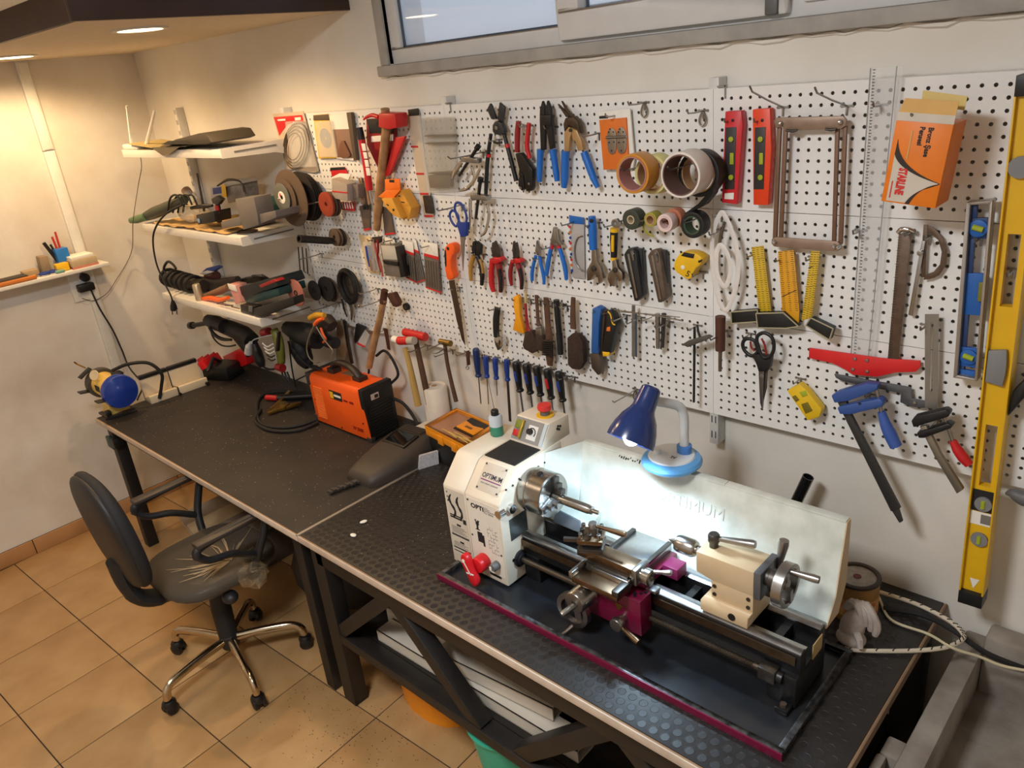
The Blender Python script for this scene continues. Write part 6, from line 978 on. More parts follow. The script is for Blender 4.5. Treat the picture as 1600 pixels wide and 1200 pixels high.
u_ = (Q[2] - Q[3]); v_ = (Q[3] - Q[0]); lp_ = lambda a, b_, z: Vector((Q[0].x + (Q[1].x - Q[0].x) * a + (Q[3].x - Q[0].x) * b_, Q[0].y + (Q[1].y - Q[0].y) * a + (Q[3].y - Q[0].y) * b_, z))
MB().prism([lp_(.35, .45, ZT-0.0020), lp_(.92, .45, ZT-0.0020), lp_(.92, .93, ZT-0.0020), lp_(.35, .93, ZT-0.0020)], (0, 0, -.004)).build('handle_recess', BLACK, t); MB().prism([lp_(.40, .48, ZT+0.0040), lp_(.72, .48, ZT+0.0040), lp_(.66, .70, ZT+0.0040), lp_(.72, .90, ZT+0.0040), lp_(.40, .90, ZT+0.0040)], (0, 0, -.006)).build('handle', OL, t, bevel=.002); MB().prism([lp_(.50, .60, ZT+0.0045), lp_(.57, .60, ZT+0.0045), lp_(.57, .76, ZT+0.0045), lp_(.50, .76, ZT+0.0045)], (0, 0, -.002)).build('emblem', mat('emblem_brown', (120, 76, 30), .5), t)
for s in (.32, .66): MB().prism([lp_(-.02, s, ZT-0.0140), lp_(.06, s, ZT-0.0140), lp_(.06, s + .14, ZT-0.0140), lp_(-.02, s + .14, ZT-0.0140)], (0, 0, -.038)).build('latch', OL, t, bevel=.002)
for k in range(7): a = lp_(.12 + random.random() * .12, .35 + k * .08, ZT+0.0020); o = MB().beam(a, a + (Q[3] - Q[0]) * .35 + Vector((random.uniform(-.01, .01), random.uniform(-.01, .01), .002)), .004, .003).build('welding_rod', mat('rod_straw', (206, 172, 96), .6)); tag(o, 'thin straw coloured rod lying on the orange toolbox lid', 'rod', 'rods on the toolbox lid')
v = Vector((-1.252, -.014, BZ)); t = thing('paper_roll', 'white paper roll standing against the wall behind the toolbox', 'paper roll', v); RH = PY(694, 607, -.014).z - BZ; MB().lathe([(.010, 0), (.046, 0), (.050, .004), (.050, RH - .006), (.046, RH), (.010, RH)], v, (0, 0, 1), 30).build('roll', mat('paper_roll', (228, 216, 200), .85, 0, .06, 40, bump=.4), t); MB().cyl(v + Vector((0, 0, RH - .02)), v + Vector((0, 0, RH + .0005)), .012, n=16).build('core', CARD, t)
t = thing('metal_tray', 'pale narrow metal tray edge between welder and orange toolbox', 'tray', PZ(660, 660, BZ)); HP(t, 'tray', [(645, 668), (690, 645), (700, 650), (655, 676)], BZ + .002, BZ + .05, mat('tray_pale', (206, 200, 186), .5), .002)
for k in range(9):
    v = PZ(686 + random.uniform(-8, 8), 708 + random.uniform(-8, 8), BZ); dx, dy = random.uniform(-.01, .01), random.uniform(-.01, .01); f_ = MB(); f_.cyl(v + Vector((0, 0, .001)), v + Vector((dx, dy, .012)), .0075, n=6); f_.cyl(v + Vector((dx, dy, .011)), v + Vector((dx * 1.8, dy * 1.8, .022)), .005, n=10)
    tag(f_.build('brass_fitting', BRONZE), 'small brass fitting heaped beside the headstock', 'fitting', 'brass fittings by the headstock')
# ---- welder
WO = mat('welder_orange', (238, 92, 24), .38, 0, .04); a = Vector((-1.885, -.205, BZ)); 
t = thing('welding_machine', 'orange inverter welder with black handle on the left bench', 'welder', (-1.69, -.11, BZ)); wx0, wx1, wy0, wy1, wz0, wz1 = -1.888, -1.492, -.205, -.055, BZ + .008, .988
MB().prism([(wx0, wy0, wz0 + .02), (wx0, wy0, wz1 - .012), (wx0, wy0 + .012, wz1), (wx0, wy1 - .012, wz1), (wx0, wy1, wz1 - .012), (wx0, wy1, wz0)], (wx1 - wx0, 0, 0)).build('housing', WO, t, bevel=.004)
MB().prism([(wx0 + .01, wy0 - .0015, wz0 + .002), (wx1 + .012, wy0 - .0015, wz0 + .002), (wx1 - .004, wy0 - .0015, wz1 - .075), (wx1 - .022, wy0 - .0015, wz1 - .06), (wx1 - .026, wy0 - .0015, wz1 - .016), (wx0 + .018, wy0 - .0015, wz1 - .016), (wx0 + .004, wy0 - .0015, wz1 - .05)], (0, .003, 0)).build('side_panel', WO, t, bevel=.001)
MB().prism([(wx1 - .02, wy0 - .003, wz1 - .072), (wx1 - .02, wy0 - .003, wz1 + .002), (wx1 - .02, wy1 + .003, wz1 + .002), (wx1 - .02, wy1 + .003, wz0), (wx1 - .02, wy0 + .012, wz0)], (.030, 0, 0)).build('front_bezel', BLACK, t, bevel=.004)
for k in range(11): MB().beam((wx1 + .011, wy0 + .018, wz0 + .012 + k * .0135), (wx1 + .011, wy1 - .012, wz0 + .018 + k * .0135), .006, .005, up=(1, 0, 0)).build('louvre', mat('louvre_black', (30, 29, 29), .4), t)
MB().bb((wx1 + .008, wy0 + .035, wz1 - .055), (wx1 + .0125, wy0 + .075, wz1 - .03)).build('switch_label', mat('label_pink', (206, 180, 170), .5), t); MB().bb((wx1 + .012, wy0 + .052, wz1 - .05), (wx1 + .014, wy0 + .07, wz1 - .036)).build('switch', BLACK, t)
for za, zb in ((wz1 - .055, wz1 + .003), (wz0 - .006, wz0 + .03)): MB().bb((wx0 - .014, wy0 - .003, za), (wx0 + .016, wy1 + .003, zb)).build('rear_corner', mat('corner_grey', (52, 48, 46), .5), t, bevel=.004)
MB().bb((wx1 - .02, wy0 - .003, wz0 - .008), (wx1 + .012, wy0 + .02, wz0 + .014)).build('foot', mat('corner_grey'), t, bevel=.003)
for k in range(18): MB().box((wx0 + .065, wy0 - .003, wz0 + .03 + k * .0085), (.066, .003, .004)).build('vent_slot', mat('vent_edge', (246, 130, 60), .4), t)
lpz = MB().bb((wx0 + .155, wy0 - .0025, wz1 - .085), (wx0 + .245, wy0 - .001, wz1 - .045)).build('logo_plate', PRINT, t); MB().bb((wx0 + .158, wy0 - .003, wz1 - .082), (wx0 + .183, wy0 - .002, wz1 - .052)).build('logo_square', YELLOW, lpz); MB().bb((wx0 + .188, wy0 - .003, wz1 - .070), (wx0 + .238, wy0 - .002, wz1 - .060)).build('white_print', PAPER, lpz)
MB().bb((wx0 + .255, wy0 - .003, wz1 - .078), (wx0 + .285, wy0 - .001, wz1 - .070)).build('red_print', mat('print_red', (140, 20, 10), .5), t); MB().bb((wx0 + .297, wy0 - .003, wz1 - .079), (wx0 + .325, wy0 - .001, wz1 - .069)).build('red_print', mat('print_red'), t); text('lettering', 'W 250E', (wx0 + .29, wy0 - .003, wz0 + .030), (1, 0, 0), (0, 0, 1), .022, mat('print_red'), t, bold=.0006)
for x_, z_ in ((wx0 + .03, wz1 - .12), (wx0 + .2, wz0 + .012), (wx1 - .025, wz0 + .075)): MB().cyl((x_, wy0 - .001, z_), (x_, wy0 - .004, z_), .004, n=10).build('screw', BLACK, t)
hb = MB(); hp = catmull([(wx0 + .10, -.13, wz1 - .002), (wx0 + .108, -.13, wz1 + .030), (wx0 + .15, -.13, wz1 + .052), (wx0 + .22, -.13, wz1 + .052), (wx0 + .275, -.13, wz1 + .030), (wx0 + .30, -.13, wz1 - .002)], 4); hb.tube(hp, [.016 if i in (0, len(hp) - 1) else .013 for i in range(len(hp))], 10, flat=1.3); hb.bb((wx0 + .082, -.152, wz1 - .002), (wx0 + .128, -.108, wz1 + .022)); hb.bb((wx0 + .268, -.152, wz1 - .002), (wx0 + .318, -.108, wz1 + .018)); hb.build('handle', mat('handle_brown', (46, 36, 32), .5), t)
MB().bb((wx0 + .15, -.125, wz1), (wx0 + .24, -.085, wz1 + .001)).build('rating_sticker', mat('sticker', (150, 120, 86), .6, 0, .4, 200), t)
cable('welder_cable', 'black mains cable rising behind the orange welder', [PY(610, 600, -.05), PY(622, 585, -.04), PY(612, 560, -.03), PY(600, 548, -.03), PY(588, 556, -.03)], .006, RUBBER); cable('welder_cable', 'black cable running from the welder to the toolbox', [(wx1, -.06, .90), (wx1 + .05, -.04, .875), (wx1 + .10, -.035, .82), (wx1 + .16, -.05, .765)], .007, RUBBER)
cp = [PZ(x, y, BZ + .008) for x, y in ((495, 615), (450, 612), (420, 614), (404, 625), (402, 650), (412, 664), (440, 668), (470, 664), (500, 654))]; cable('welding_lead', 'thick black welding lead looped on the bench left of the welder', cp, .0075, RUBBER)
cp = [PZ(x, y, BZ + .010) for x, y in ((497, 660), (470, 671), (440, 674), (415, 670), (400, 660), (400, 652), (408, 640))]; cable('welding_lead', 'second loop of black welding lead in front of the first', cp, .0075, RUBBER)
t = thing('earth_clamp', 'brass earth clamp lying inside the cable loop', 'clamp', PZ(440, 632, BZ)); zc_ = BZ + .012; A5 = zc(390, 580, 10.909)
for P_ in ([(300, 680), (480, 500), (660, 320), (700, 335), (560, 480), (520, 560)], [(300, 700), (500, 570), (680, 540), (870, 515), (880, 528), (640, 600), (480, 640)]): HP(t, 'jaw_arm', A5(P_), BZ + .006, BZ + .022, BRONZE, .001)
HP(t, 'pivot_plate', A5([(500, 520), (600, 500), (680, 540), (600, 600), (520, 590)]), BZ + .012, BZ + .028, mat('old_brass'), .001)
t = thing('electrode_holder', 'electrode holder with red tip and black grip beside the earth clamp', 'holder', PZ(430, 622, BZ)); a, e = PZ(416, 621, BZ + .016), PZ(434, 622, BZ + .016); MB().cyl(a, e, .014, n=16).build('red_tip', RED, t, bevel=.002); MB().cyl(e, PZ(490, 618, BZ + .016), .016, n=16).build('grip', BLACK, t)
# ---- welding mask
HM = mat('mask_brown', (62, 54, 47), .55, 0, .12, 30); hA, hB = Vector((-1.245, -.455, BZ)), Vector((-1.262, -.085, BZ)); hd = (hB - hA); hx = Vector((hd.y, -hd.x, 0)).normalized()
t = thing('welding_mask', 'brown welding face mask lying face up on the bench', 'mask', (hA + hB) / 2)
secs = [(0, .066, .030), (.06, .080, .046), (.25, .100, .062), (.5, .112, .080), (.72, .118, .094), (.88, .110, .096), (.97, .090, .080), (1.0, .060, .050)]
bm = MB(); rings = []
for s, wv, hv in secs:
    ring = []
    for k in range(17):
        a = PI * k / 16; cx_, sy_ = math.cos(a), math.sin(a); ring.append(bm.bm.verts.new(hA + hd * s + hx * (-1 * wv * math.copysign(abs(cx_) ** .55, cx_)) + Vector((0, 0, hv * abs(sy_) ** .6))))
    rings.append(ring)
for r0, r1 in zip(rings, rings[1:]):
    for k in range(16): bm.bm.faces.new((r0[k], r0[k + 1], r1[k + 1], r1[k]))
bm.bm.faces.new(rings[0]); bm.bm.faces.new(rings[-1][::-1]); bm.build('shell', HM, t, ang=55)
def HT(s, a, z): return hA + hd * s + hx * a + Vector((0, 0, z))
hu = hd.normalized(); zt_ = lambda s: .062 + (s - .25) * (.094 - .062) / .47
MB().prism([HT(.52, -.065, zt_(.52) + .004), HT(.52, .065, zt_(.52) + .004), HT(.75, .065, zt_(.75) + .004), HT(.75, -.065, zt_(.75) + .004)], (0, 0, -.008)).build('window_frame', BLACK, t, bevel=.002); MB().prism([HT(.545, -.053, zt_(.545) + .0055), HT(.545, .053, zt_(.545) + .0055), HT(.725, .053, zt_(.725) + .0055), HT(.725, -.053, zt_(.725) + .0055)], (0, 0, -.002)).build('dark_glass', mat('dark_glass', (10, 12, 12), .06, spec=.8), t)
for k in range(4): MB().beam(HT(.79 + k * .028, -.06, zt_(.72) + .004), HT(.79 + k * .028, .06, zt_(.72) + .004), .004, .005).build('ridge', HM, t)
b = MB()
for k in range(9): b.box(HT(-.01 - k * .035, .0 - k * .004, .012 + .004 * (k % 2)), (.024, .011, .008), Matrix.Rotation(.1, 3, 'Z'))
b.beam(HT(.05, 0, .016), HT(-.30, -.034, .010), .018, .005); b.build('headband_strap', mat('strap_grey', (66, 62, 58), .6), t)
MB().prism([HT(.55, .115, .0), HT(.75, .15, .0), HT(.78, .145, .05), HT(.60, .112, .05)], (.012, -.004, 0)).build('headband_pad', mat('pad_white', (186, 186, 190), .7, 0, .3, 150), t)
# ---- bench grinder
GY = mat('grinder_yellow', (226, 190, 96), .42); GB = mat('grinder_blue', (24, 56, 150), .22, 0, .05, coat=.4)
gp = PZ(158, 664, BZ); gc = Vector((-2.925, -.690, .885)); t = thing('bench_grinder', 'yellow bench grinder with blue guard at the bench corner', 'grinder', (gc.x, gc.y, BZ))
GRT = t; MB().lathe([(.050, -.10), (.060, -.085), (.060, .075), (.050, .09)], gc, (1, 0, 0), 28).build('motor', GY, t, ang=30); MB().prism([(gc.x - .05, gc.y - .06, BZ), (gc.x + .05, gc.y - .06, BZ), (gc.x + .035, gc.y - .035, gc.z - .02), (gc.x - .035, gc.y - .035, gc.z - .02)], (0, .10, 0)).build('pedestal', GY, t, bevel=.004); MB().bb((gc.x - .06, gc.y - .075, BZ), (gc.x + .06, gc.y + .06, BZ + .012)).build('foot_plate', mat('foot_brown', (70, 56, 44), .6), t, bevel=.003)
MB().lathe([(.055, .085), (.078, .087), (.083, .093), (.083, .122), (.079, .132), (.045, .140), (.030, .146), (.0001, .147)], gc, (1, 0, 0), 40).build('blue_guard', GB, t, ang=35)
MB().lathe([(.055, -.09), (.074, -.092), (.076, -.10), (.076, -.128), (.070, -.134), (.0001, -.135)][::-1], gc, (1, 0, 0), 36).build('wheel_guard', mat('guard_grey', (74, 70, 64), .5), t, ang=35); MB().lathe([(.0001, -.141), (.058, -.141), (.060, -.136), (.060, -.134)], gc, (1, 0, 0), 32).build('grinding_wheel', GRD, t)
MB().bb((gc.x - .03, gc.y - .058, gc.z - .005), (gc.x + .02, gc.y - .0615, gc.z + .025)).build('maker_plate', PRINT, t); 
v = gc + Vector((-.02, -.05, .075)); MB().lathe([(.014, -.002), (.024, -.003), (.026, .0), (.024, .003), (.014, .002)], v, (.5, -.7, .35), 24, cap=True).build('lens_rim', mat('lens_rim', (206, 190, 160), .4), t); MB().cyl(v + Vector((.02, .02, -.03)), gc + Vector((.02, -.02, .05)), .006, n=10).build('lens_arm', DSTEEL, t)
for sx in (-.12, .10): MB().box(gc + Vector((sx, -.09, -.02)), (.045, .05, .008), Matrix.Rotation(-.15, 3, 'X')).build('tool_rest', DSTEEL, t, bevel=.002)
MB().box(gc + Vector((-.12, -.06, .07)), (.045, .07, .005), Matrix.Rotation(.5, 3, 'X')).build('spark_guard', BLACK, t, bevel=.001); MB().box(gc + Vector((.055, .03, .060)), (.05, .045, .035)).build('switch_box', BLACK, t, bevel=.004); MB().bb((gc.x + .045, gc.y - .08, BZ + .02), (gc.x + .075, gc.y - .055, BZ + .045)).build('switch', BLACK, t, bevel=.003)
MB().tube([gc + Vector((-.12, -.05, .095)), gc + Vector((-.16, -.07, .115)), gc + Vector((-.155, -.08, .13))], .004, 6).build('guard_rod', BRONZE, t)
cable('grinder_hose', 'black flexible cable arching over the bench grinder', [gc + Vector((.0, .03, .075)), gc + Vector((.06, .09, .10)), gc + Vector((.10, .17, .085)), gc + Vector((.12, .21, .02)), gc + Vector((.10, .20, -.05)), gc + Vector((.08, .18, -.115))], .0085, RUBBER)
tag(MB().beam(PZ(165, 655, BZ + .006), PZ(214, 641, BZ + .006), .010, .008).build('flat_bar', BLACK), 'thin dark flat bar on the bench beside the grinder', 'bar')
# ---- mitre box against the left wall
MW = mat('mitre_white', (216, 200, 172), .6, 0, .08, 12, dirt=.15); mA, mB = PZ(237, 632, BZ), PZ(326, 601, BZ); md = (mB - mA).normalized(); mn = Vector((-md.y, md.x, 0)); ml = (mB - mA).length
t = thing('mitre_box', 'white mitre box with black top rail on the left end of the bench', 'mitre box', mA)
def MBp(s, d, z): return mA + md * s + mn * d + Vector((0, 0, z))
for s0, s1 in ((0, ml * .47), (ml * .49, ml)):
    MB().prism([MBp(s0, 0, .0), MBp(s0, 0, .040), MBp(s0, .012, .042), MBp(s0, .09, .016), MBp(s0, .095, .0)], md * (s1 - s0)).build('front_wall', MW, t, bevel=.002); MB().prism([MBp(s0, .075, .004), MBp(s0, .088, .118), MBp(s0, .102, .118), MBp(s0, .098, .004)], md * (s1 - s0)).build('back_wall', MW, t, bevel=.002); MB().prism([MBp(s0, .082, .114), MBp(s0, .082, .132), MBp(s0, .108, .132), MBp(s0, .108, .114)], md * (s1 - s0)).build('top_rail', BLACK, t, bevel=.001)
MB().tube([MBp(ml * .48, -.004, .004), MBp(ml * .48, -.003, .044), MBp(ml * .48, .080, .030), MBp(ml * .48, .085, .120)], .0025, 6).build('tie', BLACK, t); MB().cyl(MBp(ml * .48, -.006, .008), MBp(ml * .48, -.02, .008), .007, n=12).build('clamp_knob', BLACK, t); MB().cyl(MBp(ml * .97, -.002, .012), MBp(ml * .97, -.018, .012), .009, n=12).build('clamp_knob', BLACK, t)
# ---- red and black battery lamp, red box
t = thing('battery_pack', 'black and red cordless tool battery in the bench corner', 'battery', PZ(335, 590, BZ)); B4 = zc(290, 480, 9.229)
v = PZ(335, 592, BZ); R2 = Matrix.Rotation(.35, 3, 'Z'); MB().box(v + Vector((.02, .05, .040)), (.18, .13, .08), R2).build('body', BLACK, t, bevel=.015); MB().box(v + Vector((-.045, .02, .085)), (.055, .12, .05), R2 @ Matrix.Rotation(-.5, 3, 'Y')).build('red_face', mat('bright_red', (214, 26, 34), .35), t, bevel=.006)
for k in range(3): MB().box(v + Vector((-.058, .018 + (k - 1) * .034, .094 + .0)), (.055, .003, .051), R2 @ Matrix.Rotation(-.5, 3, 'Y')).build('rib', RED, t)
MB().tube([v + Vector((-.01, .07, .07)), v + Vector((.01, .02, .115)), v + Vector((.03, -.04, .065))], .010, 8).build('strap_guard', BLACK, t)
t = thing('red_box', 'red plastic box leaning in the back corner of the bench', 'box', PY(365, 577, -.02)); PP(t, 'box', B4([(525, 715), (730, 615), (850, 660), (880, 830), (700, 910), (640, 890)]), .01, .07, mat('bright_red'), .006); 
# ---- wood chips and dust specks on the benches
ds = MB()
for k in range(520):
    x = random.uniform(-2.8, -.62); y = random.uniform(-.77, -.22 if x > -1.9 else -.02)
    if x > -1.4 and y > -.5 and x < -1.1: continue
    ds.box((x, y, BZ + .001), (random.uniform(.001, .004), random.uniform(.0008, .002), .001), Matrix.Rotation(random.uniform(0, 3), 3, 'Z'))
o = ds.build('metal_chips', mat('chips', (176, 160, 140), .6)); tag(o, 'fine pale chips scattered over the dark bench mats', 'chips', None, 'stuff')
fs = MB()
for k in range(260):
    x = random.gauss(-1.0, .22); y = random.gauss(-.84, .11)
    fs.box((x, y, .001), (random.uniform(.001, .0045), random.uniform(.001, .003), .001), Matrix.Rotation(random.uniform(0, 3), 3, 'Z'))
tag(fs.build('floor_swarf', mat('swarf_dark', (70, 58, 46), .7)), 'fine dark swarf scattered on the floor tiles by the bench legs', 'swarf', None, 'stuff')
for k, (x, y) in enumerate(((552, 836), (568, 815))): o = MB().ell(PZ(x, y, BZ + .004), (.014, .009, .004), Matrix.Rotation(k * 1.2, 3, 'Z'), 8, 5).build('paper_scrap', PAPER); tag(o, ('larger torn white scrap on the bench near the edge', 'smaller white scrap behind the larger one on the bench')[k], 'scrap')
# ---- paint tin, glove, rope, cables at the right end
tin = PZ(1343, 956, BZ); tin = Vector((.482, -.125, BZ)); t = thing('paint_tin', 'old paint tin with spattered grey lid behind the lathe', 'tin', tin); MB().lathe([(.054, 0), (.055, .003), (.055, .112)], tin, (0, 0, 1), 32).build('tin', mat('tin_label', (170, 128, 72), .55, 0, .4, 30, dirt=.4), t); MB().ring(tin + Vector((0, 0, .114)), (0, 0, 1), .046, .058, .008, 32).build('rim', mat('rim_dark', (66, 56, 50), .5, .4), t, bevel=.002); MB().cyl(tin + Vector((0, 0, .108)), tin + Vector((0, 0, .113)), .047, n=32).build('lid', mat('lid_grey', (170, 164, 156), .55, 0, .3, 60, dirt=.3), t); MB().cyl(tin + Vector((0, 0, .113)), tin + Vector((.0, .0, .1145)), .010, n=12).build('lid_spot', mat('spot_maroon', (110, 50, 46), .6), t); MB().lathe([(.0553, .02), (.0556, .02), (.0556, .07), (.0553, .07)], tin, (0, 0, 1), 32, cap=False).build('label_band', mat('band_cream', (206, 176, 120), .6, 0, .3, 60, col2=(190, 90, 50)), t)
GLV = mat('glove_cloth', (182, 170, 162), .9, 0, .15, 60, bump=.5); g0_ = PZ(1322, 990, BZ); t = thing('work_glove', 'limp grey work glove leaning against the splash guard', 'glove', g0_)
gl = MB(); gl.ell(Vector((.520, -.245, .805)), (.030, .022, .055), Matrix.Rotation(.25, 3, 'Y')); gl.ell(Vector((.520, -.250, .772)), (.036, .030, .022)); gl.build('palm', GLV, t)
for k in range(4): p0 = Vector((.500 + k * .010, -.235 + k * .003, .845)); MB().tube(catmull([p0, p0 + Vector((.012, -.004, .025)), p0 + Vector((.030 + k * .004, -.010, .02 - k * .012)), p0 + Vector((.042, -.014, -.012 - k * .012))], 3), [.010] * 9 + [.007], 8).build('finger', GLV, t)
MB().tube([(.532, -.255, .80), (.548, -.27, .79), (.552, -.275, .772)], [.011, .010, .007], 8).build('thumb', GLV, t)
RP = mat('rope_white', (204, 192, 170), .85, 0, .1, 80); rp = catmull([PZ(x, y, z) for x, y, z in ((1298, 1008, BZ + .008), (1340, 1016, BZ + .008), (1420, 1017, BZ + .010), (1475, 1012, BZ + .012), (1503, 1000, BZ + .012), (1503, 988, BZ + .02), (1480, 968, BZ + .03), (1430, 943, BZ + .03), (1375, 925, BZ + .02))], 10)
ro = MB().tube(rp, .0055, 8).build('rope', RP); tag(ro, 'white rope with dark flecks curving from lathe end to the wall', 'rope'); XF[ro.name] = Matrix()
fl = MB()
for k in range(2, len(rp) - 2, 3): d_ = (rp[k + 1] - rp[k]).normalized(); fl.tube([rp[k] + Vector((0, 0, .0048)) - d_ * .004 + d_.cross(Vector((0, 0, 1))) * .004, rp[k] + Vector((0, 0, .0048)) + d_ * .004 - d_.cross(Vector((0, 0, 1))) * .004], .0016, 5)
fl.build('flecks', BLACK, ro)['kind'] = 'stuff'
cable('thin_cable', 'thin cream cable crossing the bench end towards the concrete basin', [PZ(x, y, z) for x, y, z in ((1372, 930, BZ + .01), (1392, 968, BZ + .006), (1449, 990, BZ + .008), (1480, 1008, BZ + .02), (1500, 1017, .76), (1530, 1026, .745), (1565, 1040, .73), (1615, 1050, .73))], .0035, mat('cable_cream', (206, 194, 160), .5))
cable('black_cable', 'thick black cable along the wall at the bench end', [PZ(x, y, z) for x, y, z in ((1380, 950, BZ + .01), (1440, 960, BZ + .01), (1490, 985, BZ + .015), (1540, 1020, .73), (1600, 1045, .70))], .007, RUBBER)
# ---- concrete basin on the right
CON = mat('concrete', (150, 142, 132), .9, 0, .25, 10, bump=.7, bscale=50, col2=(118, 108, 98), dirt=.25); t = thing('concrete_basin', 'rough grey concrete wash basin at the right of the bench', 'basin', (1.15, -.5, 0))
MB().bb((.715, -1.3, 0), (1.75, .03, .575)).build('basin_floor', CON, t, bevel=.006); MB().bb((.712, -1.3, .56), (.765, .035, .70)).build('rim_wall', CON, t, bevel=.008); MB().bb((.765, -.03, .56), (1.75, .037, .745)).build('back_wall', CON, t, bevel=.008); MB().bb((.672, -.472, 0), (.714, -.41, .685)).build('cross_wall', CON, t, bevel=.006); MB().bb((.668, -1.3, 0), (.690, -.472, .685)).build('outer_wall', CON, t, bevel=.006)
MB().tube(catmull([Vector((1.0 + .06 * math.cos(a), -.42 + .06 * math.sin(a), .5765)) for a in [i * PI / 6 for i in range(11)]], 3), .002, 6).build('scribble', mat('pencil', (90, 84, 78), .8), t)
# ---- shelf things: top shelf
t = thing('wifi_router', 'white router with two antennas on the top shelf', 'router', (-2.88, -.24, S1)); MB().bb((-2.965, -.30, S1 + .001), (-2.80, -.17, S1 + .026)).build('body', WHITE, t, bevel=.008)
for a, e in (((203, 215), (198, 165)), ((228, 222), (242, 172))): p0, p1 = PY(*a, -.27), PY(*e, -.27); p0.z = S1 + .02; MB().tube([p0, p1], [.009, .006], 8).build('antenna', WHITE, t)
OLV = mat('olive_sheet', (88, 78, 58), .7, 0, .15, 12); t = thing('folded_sheet', 'dark olive folded sheet hanging over the top shelf edge', 'sheet', (-2.62, -.28, S1)); MB().prism([(-2.80, -.30, S1 + .003), (-2.30, -.31, S1 + .016), (-2.10, -.10, S1 + .05), (-2.55, -.06, S1 + .02)], (0, 0, -.004)).build('sheet', OLV, t); MB().prism([(-2.62, -.308, S1 + .012), (-2.32, -.312, S1 + .017), (-2.44, -.318, S1 - .018), (-2.50, -.318, S1 - .022)], (0, -.003, 0)).build('hanging_corner', OLV, t)
t = thing('flat_case', 'black flat case lying on the olive sheet on the top shelf', 'case', (-2.25, -.2, S1 + .02)); MB().prism([(-2.52, -.30, S1 + .022), (-2.08, -.32, S1 + .022), (-2.03, -.32, S1 + .030), (-2.06, -.32, S1 + .062), (-2.12, -.32, S1 + .066), (-2.36, -.31, S1 + .044)], (0, .20, 0)).build('case', mat('case_olive', (60, 54, 44), .6), t, bevel=.004); MB().prism([(-2.48, -.323, S1 + .026), (-2.20, -.323, S1 + .027), (-2.26, -.323, S1 + .038), (-2.40, -.323, S1 + .040)], (0, -.002, 0)).build('opening', BLACK, t)
t = thing('board_sheet', 'pale thin board lying flat at the left of the top shelf', 'board', (-2.7, -.2, S1)); MB().prism([(-2.86, -.31, S1 + .027), (-2.52, -.31, S1 + .002), (-2.50, -.16, S1 + .002), (-2.84, -.16, S1 + .027)], (0, 0, .004)).build('board', mat('board_pale', (186, 166, 110), .7), t)
cable('thin_wire', 'thin dark wire drooping from the router down the wall', [PY(219, 240, -.27), PY(221, 262, -.26), PY(216, 290, -.26), PX(208, 345, -2.98), PX(205, 395, WX0 + .05), PX(180, 440, WX0 + .034), PX(165, 460, WX0 + .034), PX(145, 470, WX0 + .034), PX(128, 466, WX0 + .04)], .0018, mat('wire_dark', (80, 64, 50), .6))
# middle shelf
t = thing('angle_polisher', 'green power tool with coiled cord and hanging plug on the middle shelf', 'power tool', (-2.8, -.24, S2)); v0 = PY(205, 343, -.31); PT(t, 'body', [(224, 340, 6), (240, 333, 9), (262, 324, 9), (288, 312, 7)], .27, mat('tool_green', (52, 58, 44), .5)); PT(t, 'nose', [(203, 345, 4), (213, 343, 6), (226, 339, 6)], .29, mat('nose_green', (84, 116, 78), .45), flat=.6)
for k in range(4): PT(t, 'cable_loop', [(262 + k * 8, 332, 1.6), (266 + k * 8, 310, 1.6), (276 + k * 8, 305, 1.6), (284 + k * 8, 320, 1.6)], .30 - k * .02, RUBBER)
cable('power_cord', '', [PY(290, 318, -.28), PY(262, 332, -.32), PY(245, 352, -.325), PY(239, 375, -.325), PY(244, 410, -.325), PY(256, 440, -.325), PY(267, 462, -.325), PY(270, 474, -.325)], .0045, RUBBER, par=t)
pl_ = PT(t, 'plug', [(270, 470, 2.5), (271, 478, 5), (272, 484, 5.5)], .325, BLACK, sm=0)
for dx in (-3, 4): PT(pl_, 'pin', [(272 + dx, 484, 1), (272.5 + dx, 491, 1)], .325, STEEL, sm=0, n=6)
t = thing('brown_paper', 'crumpled brown paper under the things on the middle shelf', 'paper', (-2.5, -.2, S2)); pp = MB(); gx, gy = 22, 8; gv = [[pp.bm.verts.new((-2.86 + .72 * i / gx, -.296 + .28 * j / gy, S2 + .004 + random.uniform(0, .012))) for j in range(gy + 1)] for i in range(gx + 1)]
for i in range(gx):
    for j in range(gy): pp.bm.faces.new((gv[i][j], gv[i + 1][j], gv[i + 1][j + 1], gv[i][j + 1]))
pp.build('paper', mat('kraft', (196, 160, 104), .85), t, smooth=False)
t = thing('plastic_bag', 'crumpled clear plastic bag of parts on the middle shelf', 'bag', (-2.62, -.2, S2 + .02)); bg = MB(); bg.ell((-2.62, -.2, S2 + .055), (.10, .06, .04), None, 14, 9)
for v in bg.bm.verts: v.co += Vector((random.uniform(-.012, .012), random.uniform(-.012, .012), random.uniform(-.010, .012)))
bg.build('bag', mat('bag_clear', (226, 214, 190), .15, alpha=.45), t, smooth=False)
t = thing('glass_jar', 'small clear jar lying on its side on the middle shelf', 'jar', PY(300, 305, -.12)); PT(t, 'jar', [(292, 300, 7), (308, 316, 8)], .14, mat('jar_glass', (206, 204, 196), .1, alpha=.5), sm=0, n=18); PT(t, 'jar_lid', [(290, 297, 7.4), (294, 302, 7.4)], .14, mat('jar_lid', (150, 120, 90), .4), sm=0, n=18)
